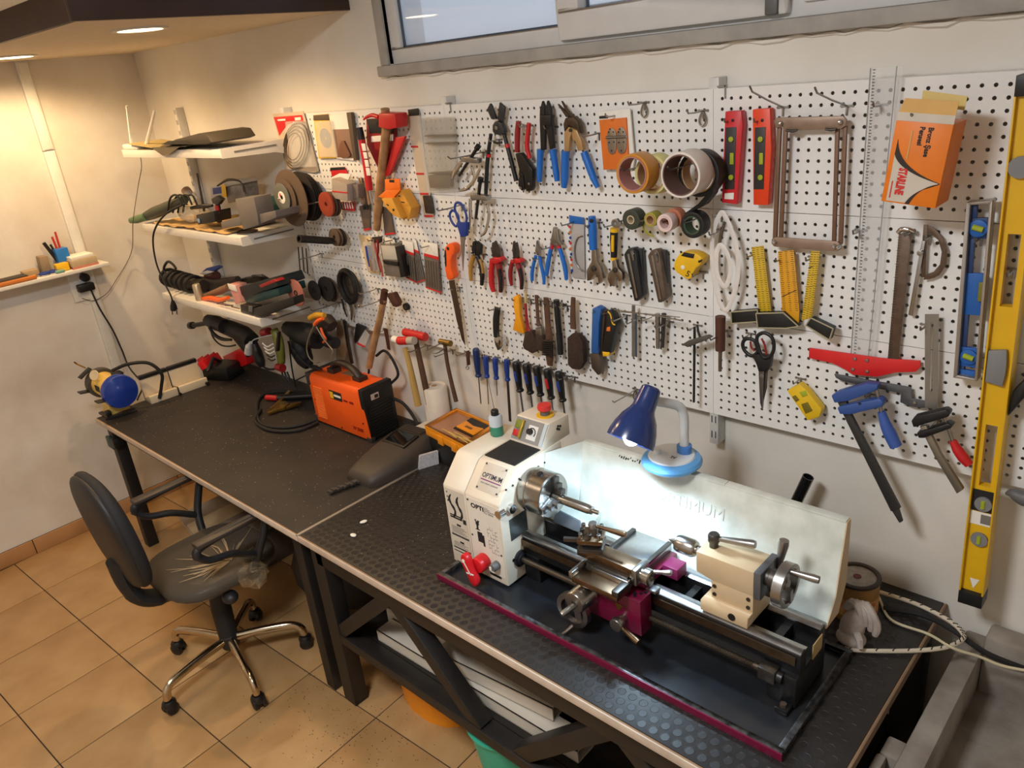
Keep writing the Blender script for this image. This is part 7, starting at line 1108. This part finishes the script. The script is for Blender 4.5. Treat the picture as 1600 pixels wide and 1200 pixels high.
t = thing('magnetic_stand', 'black magnetic base with upright steel rod on the middle shelf', 'stand', PY(320, 345, -.27)); PP(t, 'base_block', [(306, 336), (334, 330), (336, 347), (310, 351)], .20, .28, BLACK, .002); PT(t, 'rod', [(308, 271, 1.6), (319, 330, 2.0)], .24, DSTEEL, sm=0); PT(t, 'cross_clamp', [(299, 325, 2.5), (318, 322, 4), (332, 321, 2)], .24, BLACK); DISC(t, 'dial', (310, 345), .010, .281, .284, mat('dial_blue', (120, 160, 200), .4))
t = thing('printed_packet', 'blue and yellow printed packet among boxes on the middle shelf', 'packet', PY(338, 300, -.10)); PP(t, 'packet', [(328, 293), (346, 290), (350, 308), (331, 313)], .10, .13, mat('packet_white', (200, 196, 190), .5), .001); PP(t, 'blue_print', [(332, 294), (345, 292), (346, 302), (333, 304)], .13, .1315, DBLUE, 0); PP(t, 'yellow_print', [(345, 289), (352, 289), (354, 308), (348, 308)], .13, .1315, YELLOW, 0)
t = thing('parts_box', 'grey clear box of metal parts behind the grey bracket', 'box', PY(365, 310, -.08)); PP(t, 'box', [(350, 288), (380, 284), (384, 312), (356, 318)], .05, .12, mat('box_greyclear', (140, 132, 126), .3, 0, .4, 60), .003); PP(t, 'lid', [(349, 284), (374, 280), (381, 286), (352, 292)], .05, .13, mat('box_lid', (176, 168, 158), .4), .002); PT(t, 'wire', [(340, 290, 1.5), (356, 281, 2), (376, 284, 1.5), (382, 300, 1.5)], .13, DSTEEL)
t = thing('black_pliers', 'small black tool leaning beside the magnetic stand', 'tool', PY(339, 330, -.24)); PT(t, 'body', [(338, 308, 3), (341, 325, 4), (343, 347, 4)], .25, BLACK); PT(t, 'red_grip', [(339, 321, 3.6), (341, 332, 3.8)], .255, DRED, sm=0); PP(t, 'head', [(330, 311), (338, 306), (346, 312), (340, 320), (332, 318)], .24, .26, BLACK, .001)
GBR = mat('bracket_grey', (108, 102, 98), .5); t = thing('cross_bracket', 'grey cross shaped plastic bracket on the middle shelf', 'bracket', PY(385, 350, -.26)); PP(t, 'upright', [(367, 311), (396, 308), (402, 335), (404, 352), (380, 359), (373, 336)], .20, .28, GBR, .003); PP(t, 'left_arm', [(345, 347), (374, 338), (377, 352), (347, 358)], .22, .28, GBR, .002); PP(t, 'right_arm', [(404, 335), (430, 329), (432, 340), (406, 350)], .16, .27, GBR, .002)
t = thing('green_case', 'rounded dark green case behind the grey bracket', 'case', PY(412, 325, -.14)); PP(t, 'case', [(396, 312), (412, 310), (424, 320), (430, 334), (400, 340)], .06, .16, TEAL, .006)
t = thing('lid_disc', 'thin round metal lid lying at the right end of the middle shelf', 'lid', (-2.10, -.22, S2)); MB().cyl((-2.10, -.22, S2 + .001), (-2.10, -.22, S2 + .005), .045, n=28).build('lid', RUST, t)
# lowest shelf
t = thing('coiled_hose', 'black coiled cable bundle at the left of the lowest shelf', 'cable', PY(280, 440, -.2))
for k in range(6): v = PY(264 + k * 7.5, 433 + k * 2.2, -.22); MB().tube([v + Vector((.010 * math.sin(a * 1.0) * (k % 2), .045 * math.cos(a), .040 * math.sin(a) + .0)) for a in [i * PI / 8 for i in range(16)]], .009, 7, closed=True).build('coil', RUBBER, t)
PT(t, 'loop', [(262, 432, 2), (256, 420, 2), (262, 409, 2), (270, 413, 2), (275, 420, 2)], .24, RUBBER); PT(t, 'core', [(258, 433, 8), (290, 440, 11), (318, 446, 9)], .2, mat('core_dark', (48, 40, 34), .6))
t = thing('spray_can', 'short bare steel cylinder at the front of the lowest shelf', 'cylinder', PY(308, 464, -.28)); MB().lathe([(.019, 0), (.019, .074), (.016, .079), (.006, .08), (.0001, .08)], (PY(308, 464, -.28).x, -.27, S3 + .001), (0, 0, 1), 22).build('cylinder', mat('can_steel', (190, 176, 150), .35, .6), t)
t = thing('heat_gun', 'dark power tool lying behind the steel cylinder', 'power tool', PY(345, 440, -.12)); PT(t, 'body', [(312, 440, 9), (335, 446, 11), (352, 442, 8), (372, 436, 5)], .14, mat('gun_dark', (52, 44, 38), .6)); PT(t, 'nozzle', [(325, 432, 7), (338, 431, 8)], .12, mat('nozzle_maroon', (84, 42, 38), .5), sm=0)
t = thing('paper_bag', 'small blue and white paper bag on the lowest shelf', 'bag', PY(328, 422, -.1)); PP(t, 'bag', [(312, 428), (322, 419), (335, 416), (341, 419), (330, 426)], .10, .13, mat('bag_blue', (60, 80, 150), .5), .002); PP(t, 'white_part', [(311, 427), (322, 423), (333, 425), (318, 430)], .13, .14, PAPER, .001)
t = thing('sanding_block', 'orange and brown pliers shaped tool lying flat on the lowest shelf', 'tool', PY(340, 468, -.26)); PT(t, 'body', [(320, 463, 4), (345, 454, 6), (357, 448, 5)], .22, mat('tool_tan', (130, 96, 70), .6)); PT(t, 'orange_grip', [(318, 467, 3.5), (330, 466, 4), (345, 469, 4), (357, 465, 3)], .26, ORANGE)
for k, (x, y) in enumerate(((340, 474), (352, 477), (362, 479))): o = PT(None, 'drill_bit', [(x, y, 1.2), (x + 12, y + (k - 1) * 3, 1.0)], .285, RUST, sm=0, n=6); tag(o, ('left', 'middle', 'right')[k] + ' loose rusty bit at the front of the lowest shelf', 'drill bit', 'loose bits on the shelf')
t = thing('pink_pouch', 'pink and white pouch beside the green tool case', 'pouch', PY(366, 460, -.24)); PP(t, 'pouch', [(356, 444), (368, 446), (376, 472), (368, 476)], .20, .255, mat('pouch_pink', (216, 150, 138), .6), .002); PP(t, 'white_flap', [(355, 443), (367, 446), (370, 456), (358, 452)], .255, .258, PAPER, .0005)
t = thing('tool_case', 'stacked dark green plastic case on the lowest shelf', 'case', PY(400, 470, -.2)); PP(t, 'lower_shell', [(380, 464), (434, 450), (437, 462), (386, 477)], .10, .235, TEAL, .004); PP(t, 'upper_shell', [(367, 450), (428, 434), (434, 448), (382, 466)], .10, .24, mat('case_green_black', (26, 34, 36), .45), .004); PP(t, 'red_inlay', [(404, 446), (428, 436), (432, 440), (408, 450)], .20, .242, mat('pack_maroon'), .001)
t = thing('tool_case', 'black plastic bit case with clasp in front of the green case', 'case', PY(430, 485, -.27)); PP(t, 'body', [(375, 476), (396, 480), (396, 494), (376, 488)], .246, .29, BLACK, .003); PP(t, 'front', [(396, 482), (458, 464), (460, 476), (408, 496), (396, 494)], .246, .295, BLACK, .003); PP(t, 'clasp', [(388, 478), (394, 479), (394, 488), (388, 487)], .29, .296, GREY, .001)
t = thing('small_clamp', 'small dark clamp with steel plate behind the green case', 'clamp', PY(390, 435, -.08)); PP(t, 'clamp', [(370, 437), (395, 434), (405, 440), (375, 446)], .06, .12, BLACK, .003); PP(t, 'plate', [(392, 430), (408, 429), (411, 433), (396, 434)], .08, .09, STEEL, .0005)
# under the lowest shelf
t = thing('angle_grinder', 'large black angle grinder hanging under the lowest shelf', 'angle grinder', PY(370, 530, -.15)); PT(t, 'side_handle', B4([(85, 262, 40), (140, 258, 33), (330, 225, 33)]), .22, BLACK, sm=0, n=14); PT(t, 'handle_end', B4([(68, 265, 52), (105, 262, 52)]), .22, BLACK, sm=0, n=16); PT(t, 'gear_head', B4([(330, 190, 90), (450, 230, 110), (560, 280, 100)]), .20, mat('grinder_black', (32, 30, 30), .5)); PT(t, 'body', B4([(520, 260, 110), (700, 330, 120), (850, 400, 130), (950, 480, 120)]), .17, mat('grinder_black')); PT(t, 'tail', B4([(780, 420, 100), (850, 520, 90), (900, 620, 70)]), .17, mat('grinder_black')); PT(t, 'wheel_guard', B4([(340, 290, 20), (420, 400, 28), (530, 460, 28), (660, 470, 18)]), .24, BLACK); PT(t, 'cable', B4([(350, 290, 12), (400, 440, 12), (500, 540, 12), (620, 565, 12), (720, 545, 12)]), .24, RUBBER)
PT(t, 'rear_grip', B4([(990, 520, 50), (1030, 650, 75), (1080, 780, 70), (1110, 860, 40)]), .16, BLACK); PT(t, 'cord', B4([(1110, 850, 16), (1180, 890, 16), (1260, 895, 16), (1310, 870, 14)]), .16, RUBBER)
t = thing('grey_plug', 'pale grey round plug dangling below the lowest shelf', 'plug', PY(390, 548, -.25)); PT(t, 'body', B4([(915, 560, 50), (905, 660, 58)]), .26, mat('plug_grey', (176, 178, 180), .5), sm=0, n=16); PT(t, 'neck', B4([(940, 510, 25), (920, 565, 40)]), .26, mat('plug_grey'), sm=0); PT(t, 'socket_end', B4([(905, 655, 46), (895, 690, 40)]), .26, BLACK, sm=0); PT(t, 'cord', B4([(940, 515, 9), (985, 470, 9), (1060, 445, 9), (1150, 420, 9), (1240, 400, 9)]), .25, mat('plug_grey'))
t = thing('jigsaw', 'olive green jigsaw with red ends hanging below the lowest shelf', 'power tool', PY(435, 550, -.2)); JG = mat('jigsaw_green', (120, 124, 50), .45); PT(t, 'body', B4([(1270, 320, 60), (1330, 450, 70), (1360, 600, 70), (1380, 760, 60), (1370, 840, 45)]), .2, JG); PT(t, 'red_top', B4([(1120, 370, 60), (1200, 350, 62)]), .22, DRED, sm=0, n=16); PT(t, 'red_nose', B4([(1320, 860, 50), (1400, 880, 62)]), .22, DRED, sm=0, n=14); PP(t, 'dark_panel', B4([(1315, 360), (1335, 360), (1320, 640), (1290, 640)]), .26, .275, BLACK, .001)
for k in range(5): PT(t, 'coiled_cord', B4([(1110 + k * 20, 520 + k * 55, 10), (1180 + k * 16, 570 + k * 50, 12), (1260 + k * 8, 530 + k * 55, 10)]), .25, PAPER if k < 3 else BLACK)
for k in range(3): PT(t, 'prong', B4([(1390 + k * 35, 930, 14), (1410 + k * 40, 1000, 14), (1480 + k * 20, 1080, 10)]), .2, BLACK)
t = thing('drill', 'black power drill bundle hanging at the right end below the shelf', 'drill', PY(490, 540, -.1)); DK = mat('drill_black', (26, 27, 30), .5); PT(t, 'body', X1([(190, 480, 70), (300, 520, 110), (420, 560, 130), (520, 600, 110)]), .12, DK); PT(t, 'grip', X1([(300, 560, 90), (330, 700, 110), (380, 820, 90), (420, 880, 50)]), .10, DK); PT(t, 'head', X1([(520, 500, 70), (600, 420, 90), (660, 470, 70)]), .12, mat('head_brown', (52, 42, 36), .6)); PT(t, 'handle', X1([(560, 560, 50), (620, 620, 70), (700, 640, 60)]), .10, DK); PT(t, 'yellow_guard', X1([(430, 380, 30), (500, 350, 34), (580, 350, 26)]), .17, mat('guard_yellow', (206, 156, 40), .4)); PT(t, 'orange_strap', X1([(475, 450, 18), (510, 410, 22), (565, 385, 18)]), .19, ORANGE); PT(t, 'orange_strap', X1([(540, 480, 12), (565, 550, 14), (590, 600, 14), (565, 635, 10)]), .19, ORANGE)
PT(t, 'wire_loop', X1([(470, 460, 7), (420, 570, 7), (395, 690, 7), (420, 790, 7), (480, 840, 9), (545, 830, 10)]), .2, mat('wire_tan', (150, 138, 120), .4, .4)); PT(t, 'wire_loop', X1([(495, 470, 7), (560, 580, 7), (620, 660, 7), (665, 720, 7), (650, 780, 6)]), .2, mat('wire_tan'))
for k in range(7): PT(t, 'cable', X1([(200 + k * 12, 620 + k * 20, 9), (250 + k * 30, 760 + k * 22, 9), (360 + k * 30, 850 + k * 10, 9), (500 + k * 8, 880 + k * 6, 9)]), .12 + .01 * k, RUBBER)
PT(t, 'rod', X1([(210, 640, 8), (240, 900, 8), (280, 1100, 8)]), .15, BLACK); PT(t, 'rod', X1([(280, 1030, 8), (420, 960, 7), (540, 900, 7)]), .12, BLACK)
# ---- small shelf on the left wall
LSZ = 1.425; t = thing('wall_shelf', 'narrow white shelf on the left wall holding stationery', 'shelf', (WX0 + .09, -.75, LSZ)); MB().bb((WX0, -1.25, LSZ - .018), (WX0 + .16, -.43, LSZ)).build('board', WHITE, t, bevel=.002)
for y in (-.55, -1.1): MB().bb((WX0, y - .01, LSZ - .09), (WX0 + .02, y + .01, LSZ - .018)).build('bracket', WHITE, t)
def onsh(x, y, X=WX0 + .09): return PX(x, y, X)
t = thing('pen_cup', 'blue rectangular pen cup on the wall shelf', 'cup', (WX0 + .055, -.60, LSZ)); MB().bb((WX0 + .025, -.635, LSZ + .001), (WX0 + .085, -.575, LSZ + .105)).build('cup', mat('cup_blue', (36, 116, 196), .4), t, bevel=.003)
for k, (dy, top, m, lb) in enumerate(((-.048, .145, BLACK, 'thick black marker leaning in the blue cup'), (-.030, .13, PRINT, 'short dark pen in the blue cup'), (-.018, .165, mat('pen_red', (196, 50, 40), .4), 'shorter red pen in the blue cup'), (-.004, .185, mat('pen_red'), 'taller red pen in the blue cup'))): o = MB().tube([(WX0 + .05, -.60 + dy * .4, LSZ + .02), (WX0 + .05, -.592 + dy * 1.5, LSZ + top)], .009 if k == 0 else .0055, 8).build('pen', m); tag(o, lb, 'pen', 'pens in the blue cup')
def shbox(nm, lb, cat, y0, y1, x0, x1, z0, z1, m, rot=0): o = MB().box((WX0 + (x0 + x1) / 2, (y0 + y1) / 2, LSZ + (z0 + z1) / 2), (x1 - x0, y1 - y0, z1 - z0), Matrix.Rotation(rot, 3, 'X')).build(nm, m, bevel=.003); return tag(o, lb, cat)
t = thing('card_holder', 'clear box of cards at the right end of the wall shelf', 'box', (WX0 + .09, -.53, LSZ)); MB().bb((WX0 + .03, -.60, LSZ + .001), (WX0 + .15, -.475, LSZ + .045)).build('box', mat('box_cream', (206, 186, 150), .3, alpha=.8), t, bevel=.004); MB().bb((WX0 + .035, -.595, LSZ + .045), (WX0 + .145, -.485, LSZ + .06)).build('cards', PAPER, t, bevel=.002); MB().bb((WX0 + .03, -.60, LSZ + .0005), (WX0 + .152, -.475, LSZ + .012)).build('base', mat('base_pink', (200, 130, 110), .5), t)
shbox('wood_block', 'small upright wooden block on the wall shelf', 'block', -.715, -.675, .02, .075, 0.002, .085, mat('block_grey', (150, 130, 104), .7), -.08); shbox('small_box', 'small yellow box on the wall shelf', 'box', -.665, -.605, .085, .125, .002, .040, YELLOW); shbox('wood_block', 'flat pale wooden block lying on the wall shelf', 'block', -.80, -.73, .02, .07, .002, .032, mat('block_tan', (176, 152, 116), .7)); shbox('notepad', 'dark notebook near the left end of the wall shelf', 'notebook', -.95, -.80, .06, .14, .002, .026, mat('note_dark', (52, 44, 38), .6)); shbox('ruler_block', 'orange wooden piece at the front of the wall shelf', 'wood', -1.0, -.77, .135, .158, .002, .020, mat('wood_orange', (206, 122, 50), .5)); shbox('eraser', 'small green eraser on the wall shelf', 'eraser', -.68, -.64, .13, .155, .002, .014, mat('mint', (120, 170, 150), .5)); shbox('red_box', 'red white box at the far left of the wall shelf', 'box', -1.0, -.955, .03, .07, .002, .06, mat('box_salmon', (200, 130, 110), .5))
t = thing('scissors', 'blue handled scissors lying on the wall shelf', 'scissors', (WX0 + .12, -.71, LSZ))
for k in range(2): MB().tube([(WX0 + .11 + .02 * math.cos(a) , -.72 + k * .04 + .022 * math.sin(a), LSZ + .010) for a in [i * PI / 6 for i in range(12)]], .006, 6, closed=True).build('handle_loop', DBLUE, t)
MB().box((WX0 + .10, -.79, LSZ + .008), (.018, .09, .006)).build('blade', STEEL, t)
t = thing('wall_outlet', 'white wall socket plate with black plugs under the wall shelf', 'socket', (WX0, -.535, 1.33)); MB().bb((WX0, -.60, 1.235), (WX0 + .014, -.49, 1.40)).build('plate', WHITE, t, bevel=.004); MB().cyl((WX0 + .012, -.525, 1.355), (WX0 + .05, -.525, 1.355), .022, n=18).build('plug', BLACK, t, bevel=.003); MB().bb((WX0 + .012, -.575, 1.285), (WX0 + .055, -.495, 1.325)).build('adapter', BLACK, t, bevel=.006)
cable('grinder_cord', '', [(WX0 + .035, -.515, 1.29), (WX0 + .03, -.50, 1.18), (WX0 + .03, -.47, 1.05), (WX0 + .03, -.455, .93), (WX0 + .06, -.455, .83), (WX0 + .22, -.47, .765), (WX0 + .42, -.58, .765)], .0045, RUBBER, par=GRT)
# ---- bench vice bracket on the left leg
t = thing('leg_clamp', 'green black clamp fixed to the front left bench leg', 'clamp', (-2.90, -.77, .62)); MB().bb((-2.935, -.785, .59), (-2.865, -.768, .65)).build('clamp_plate', TEAL, t, bevel=.004); MB().bb((-2.868, -.785, .60), (-2.835, -.74, .655)).build('clamp_knob', BLACK, t, bevel=.006)
# ---- things under the benches
PROF = mat('profile_white', (206, 198, 184), .55, 0, .08, 15, dirt=.2); PROT = mat('profile_tan', (176, 152, 122), .6, 0, .1, 15, dirt=.2)
MB().bb((-1.06, -.707, .333), (.575, -.05, .340)).build('lower_shelf', BLK, b2)
def trunk(lb, p, q, wd, ht, m, grp='white profiles under the lathe bench'):
    t = thing('trunking_length', lb, 'profile', p, 0, grp); p = Vector(p); q = Vector(q); d = (q - p).normalized(); n = Vector((-d.y, d.x, 0)); up = Vector((0, 0, 1))
    for a, b_, c_, e in ((0, 0, wd, .004), (0, 0, .004, ht), (wd - .004, 0, wd, ht), (.0, ht - .004, wd, ht)): MB().prism([p + n * a + up * b_, p + n * c_ + up * b_, p + n * c_ + up * e, p + n * a + up * e], q - p).build('wall', m, t)
    return t
trunk('long hollow white profile on the lower shelf, back one', (-.96, -.62, .341), (-.20, -.58, .341), .07, .075, PROF); trunk('long white profile with pencil marks, front one', (-.92, -.700, .341), (-.04, -.680, .341), .075, .045, PROF); trunk('white profile lying on top of the front profile', (-.62, -.685, .388), (-.16, -.640, .388), .06, .05, PROF); trunk('tan wooden length lying behind the white profiles', (-.95, -.50, .341), (.05, -.50, .341), .08, .10, PROT); trunk('second tan length stacked on the first', (-.90, -.49, .443), (.0, -.48, .443), .06, .05, PROF)
tb_ = thing('crate', 'yellow orange plastic crate on the floor under the lathe bench', 'crate', (-.84, -.50, 0)); YO = mat('crate_yellow', (238, 150, 24), .45); x0c, x1c, y0c, y1c = -1.02, -.635, -.66, -.33
poly = rounded([Vector((x0c, y0c, 0)), Vector((x1c, y0c, 0)), Vector((x1c, y1c, 0)), Vector((x0c, y1c, 0))], 2); cc = Vector(((x0c + x1c) / 2, (y0c + y1c) / 2, 0)); bm = MB(); R0 = [bm.bm.verts.new(cc + (v - cc) * .93) for v in poly]; R1 = [bm.bm.verts.new(v + Vector((0, 0, .25))) for v in poly]; R2_ = [bm.bm.verts.new(cc + (v - cc) * .97 + Vector((0, 0, .25))) for v in poly]; R3_ = [bm.bm.verts.new(cc + (v - cc) * .90 + Vector((0, 0, .01))) for v in poly]; n = len(poly)
for A, B in ((R0, R1), (R1, R2_), (R2_, R3_)):
    for k in range(n): bm.bm.faces.new((A[k], A[(k + 1) % n], B[(k + 1) % n], B[k]))
bm.bm.faces.new(R0[::-1]); bm.bm.faces.new(R3_); bm.build('crate_shell', YO, tb_, ang=50)
bk = Vector((-.375, -.625, 0)); t = thing('bucket', 'turquoise plastic bucket on the floor under the lathe bench', 'bucket', bk); BKM = mat('bucket_teal', (60, 178, 150), .4); MB().lathe([(.0001, 0), (.088, 0), (.092, .004), (.128, .262), (.134, .264), (.134, .274), (.126, .274), (.088, .008), (.0001, .006)], bk, (0, 0, 1), 36, cap=False).build('bucket_shell', BKM, t, ang=35); MB().ring(bk + Vector((0, 0, .266)), (0, 0, 1), .126, .137, .008, 36).build('rim', BKM, t)
t = thing('storage_box', 'low dark box on the floor under the left bench', 'box', (-2.31, -.47, 0)); MB().bb((-2.46, -.70, .0), (-2.16, -.25, .17)).build('box_body', mat('board_dark', (96, 86, 78), .7), t, bevel=.003); MB().bb((-2.465, -.705, .17), (-2.155, -.245, .178)).build('box_lid', mat('board_dark'), t, bevel=.002)
for k, (dx, m, lb) in enumerate(((0, mat('board_grey', (150, 132, 110), .7), 'greyish board leaning under the left bench, leftmost'), (.09, mat('board_tan2', (170, 146, 112), .7), 'tan board leaning between the two other boards under the bench'), (.18, mat('board_dark2', (104, 92, 82), .7), 'dark board leaning under the left bench, rightmost'))): tag(MB().box((-2.36 + dx, -.46, .30 - k * .02), (.14, .55, .012), Matrix.Rotation(math.radians(38), 3, 'Y')).build('leaning_board', m, bevel=.001), lb, 'board', 'boards under the left bench')
t = thing('storage_bag', 'bulky black bag stored under the left bench behind the chair', 'bag', (-1.65, -.35, 0)); bg = MB(); bg.ell((-1.62, -.36, .20), (.26, .22, .22), None, 18, 12)
for v in bg.bm.verts: v.co += Vector((random.uniform(-.012, .012), random.uniform(-.012, .012), random.uniform(-.010, .012)))
for v in bg.bm.verts: v.co.z = max(v.co.z, .0)
bg.build('bag', mat('bag_black', (30, 28, 27), .6), t)
# ---- office chair
CH = mat('chair_plastic', (34, 34, 36), .5, 0, .15, 20); FAB = mat('chair_fabric', (32, 32, 35), .75, 0, .2, 80); CHS = mat('chair_chrome', (206, 190, 165), .18, 1, .05); cc = Vector((-1.675, -.925, 0)); sc_ = Vector((-1.725, -.90, 0))
t = thing('office_chair', 'black swivel office chair with plastic wrapped seat and chrome base', 'chair', cc)
hubz = .125
for k, (cx_, cy_) in enumerate(((-1.625, -1.225), (-1.365, -.995), (-1.935, -1.045), (-1.845, -.730), (-1.505, -.690))):
    e = Vector((cx_, cy_, .082)); d_ = (e - cc); d_.z = 0; d_.normalize(); LG = MB(); LG.tube(catmull([cc + d_ * .03 + Vector((0, 0, hubz)), cc + d_ * .14 + Vector((0, 0, .128)), e - d_ * .045 + Vector((0, 0, .040)), e - d_ * .008 + Vector((0, 0, .018)), e + Vector((0, 0, -.018))], 4), [.020] * 5 + [.019] * 4 + [.017] * 8, 12, flat=.8); lg = LG.build('leg', CHS, t)
    pr2 = Vector((-d_.y, d_.x, 0)); cs = MB()
    for s in (-1, 1): w0 = e + pr2 * s * .007; w0.z = .026; cs.lathe([(.008, 0), (.024, .001), (.026, .005), (.025, .014), (.018, .019), (.0001, .02)], w0, pr2 * s, 18)
    cs.lathe([(.026, 0), (.027, .02), (.020, .03)], Vector((e.x, e.y, .030)), (0, 0, 1), 16); cs.build('caster', mat('caster_black', (24, 24, 25), .4), t)
MB().lathe([(.034, 0), (.038, .02), (.036, .06), (.026, .065)], cc + Vector((0, 0, .085)), (0, 0, 1), 22).build('hub', CH, t, bevel=.002)
MB().tube([cc + Vector((0, 0, .13)), cc * .5 + sc_ * .5 + Vector((0, 0, .26)), sc_ + Vector((.02, 0, .40))], [.037, .040, .034], 16).build('column', mat('bellows_black', (28, 28, 29), .6), t); MB().box(sc_ + Vector((.02, 0, .405)), (.16, .20, .035)).build('mechanism', CH, t, bevel=.008); MB().ell(sc_ + Vector((.20, -.03, .40)), (.035, .03, .025)).build('lever_knob', CH, t); MB().cyl(sc_ + Vector((.09, -.02, .405)), sc_ + Vector((.2, -.03, .40)), .007, n=10).build('lever', CH, t)
def pad(cen, rx_, ry_, rz_, m, nm, par, R=None, e1=.45, e2=.35):
    bmx = MB(); nu, nv = 28, 14; rows = []
    for j in range(nv + 1):
        ph = -PI / 2 + PI * j / nv; row = []
        for i in range(nu):
            th = 2 * PI * i / nu; sg = lambda v, e: math.copysign(abs(v) ** e, v)
            p = Vector((rx_ * sg(math.cos(ph), e1) * sg(math.cos(th), e2 + .3), ry_ * sg(math.cos(ph), e1) * sg(math.sin(th), e2 + .3), rz_ * sg(math.sin(ph), .8))); row.append(bmx.bm.verts.new(Vector(cen) + ((R @ p) if R else p)))
        rows.append(row)
    for a, b_ in zip(rows, rows[1:]):
        for i in range(nu): bmx.bm.faces.new((a[i], a[(i + 1) % nu], b_[(i + 1) % nu], b_[i]))
    return bmx.build(nm, m, par, ang=70)
pad(sc_ + Vector((.0, .01, .462)), .225, .225, .042, FAB, 'seat', t)
wr = pad(sc_ + Vector((.0, .01, .462)), .231, .231, .047, mat('plastic_wrap', (226, 200, 160), .12, 0, .1, 40, alpha=.08, bump=1.0, bscale=70), 'plastic_wrap', t)
for v in wr.data.vertices: v.co += Vector((random.uniform(-.003, .003), random.uniform(-.003, .003), random.uniform(-.002, .004)))
wf = MB()
for k in range(34):
    a = random.uniform(-1.9, 1.9); c0 = sc_ + Vector((.15, .03, .511)); q0, q1 = random.uniform(.0, .06), random.uniform(.10, .26); sw = random.uniform(-.015, .015)
    f0 = c0 + Vector((-q0 * math.cos(a), -q0 * math.sin(a), .001)); f1 = c0 + Vector((-q1 * math.cos(a), -q1 * math.sin(a), -.002)); ctr = sc_ + Vector((0, .01, .5))
    if (f1.xy - ctr.xy).length > .215 or (f0.xy - ctr.xy).length > .215: continue
    wf.tube([f0, (f0 + f1) / 2 + Vector((sw, -sw, .001)), f1], [.0008, random.uniform(.0012, .003), .0006], 5)
wf.build('wrap_folds', mat('wrap_fold', (222, 196, 158), .15, alpha=.5), t)['kind'] = 'stuff'
cr = MB(); cr.ell(sc_ + Vector((.25, .06, .47)), (.06, .05, .035), None, 12, 8)
for v in cr.bm.verts: v.co += Vector((random.uniform(-.016, .016), random.uniform(-.016, .016), random.uniform(-.016, .016)))
cr.build('wrap_bunch', mat('plastic_wrap'), t, smooth=False)
RB = Matrix.Rotation(math.radians(6), 3, 'X'); bc = sc_ + Vector((0.01, -.29, .775)); RX = RB @ Matrix.Rotation(math.radians(90), 3, 'X')
pad(bc, .200, .235, .036, FAB, 'backrest', t, RX, .45, .50); pad(bc + Vector((0, -.020, 0)), .190, .228, .026, CH, 'back_shell', t, RX, .45, .50)
MB().tube(catmull([bc + Vector((0, -.03, -.12)), bc + Vector((0, -.022, -.22)), bc + Vector((0, .010, -.30)), sc_ + Vector((0, -.20, .425)), sc_ + Vector((0, -.05, .405))], 5), [.045] * 8 + [.050] * 7 + [.042] * 6, 12, flat=.6).build('back_stem', mat('bellows_black'), t)
for s in (-1, 1):
    X = sc_.x + s * .265; pts = [(X, sc_.y - .125, .660), (X, sc_.y - .115, .690), (X, sc_.y - .03, .702), (X, sc_.y + .12, .706), (X, sc_.y + .155, .690), (X - s * .002, sc_.y + .135, .63), (X - s * .02, sc_.y + .10, .54), (X - s * .08, sc_.y + .08, .425)]
    MB().tube(catmull(pts, 4), .016, 10, flat=1.0).build('arm_frame', CH, t); MB().tube(catmull([(X, sc_.y - .125, .665), (X - s * .005, sc_.y - .085, .625), (X - s * .015, sc_.y + .0, .60), (X - s * .02, sc_.y + .09, .545)], 4), .014, 10).build('arm_brace', CH, t)
    MB().prism([Vector((X + a, sc_.y + b_, .716)) for a, b_ in ((-.024, -.125), (.024, -.125), (.026, .0), (.022, .12), (.0, .150), (-.022, .12), (-.026, .0))], (0, 0, -.018)).build('armrest', mat('arm_pad', (58, 50, 44), .45), t, bevel=.006)
    MB().cyl((sc_.x + s * .17, sc_.y + .085, .42), (sc_.x + s * .215, sc_.y + .085, .42), .022, n=14).build('arm_knob', CH, t)
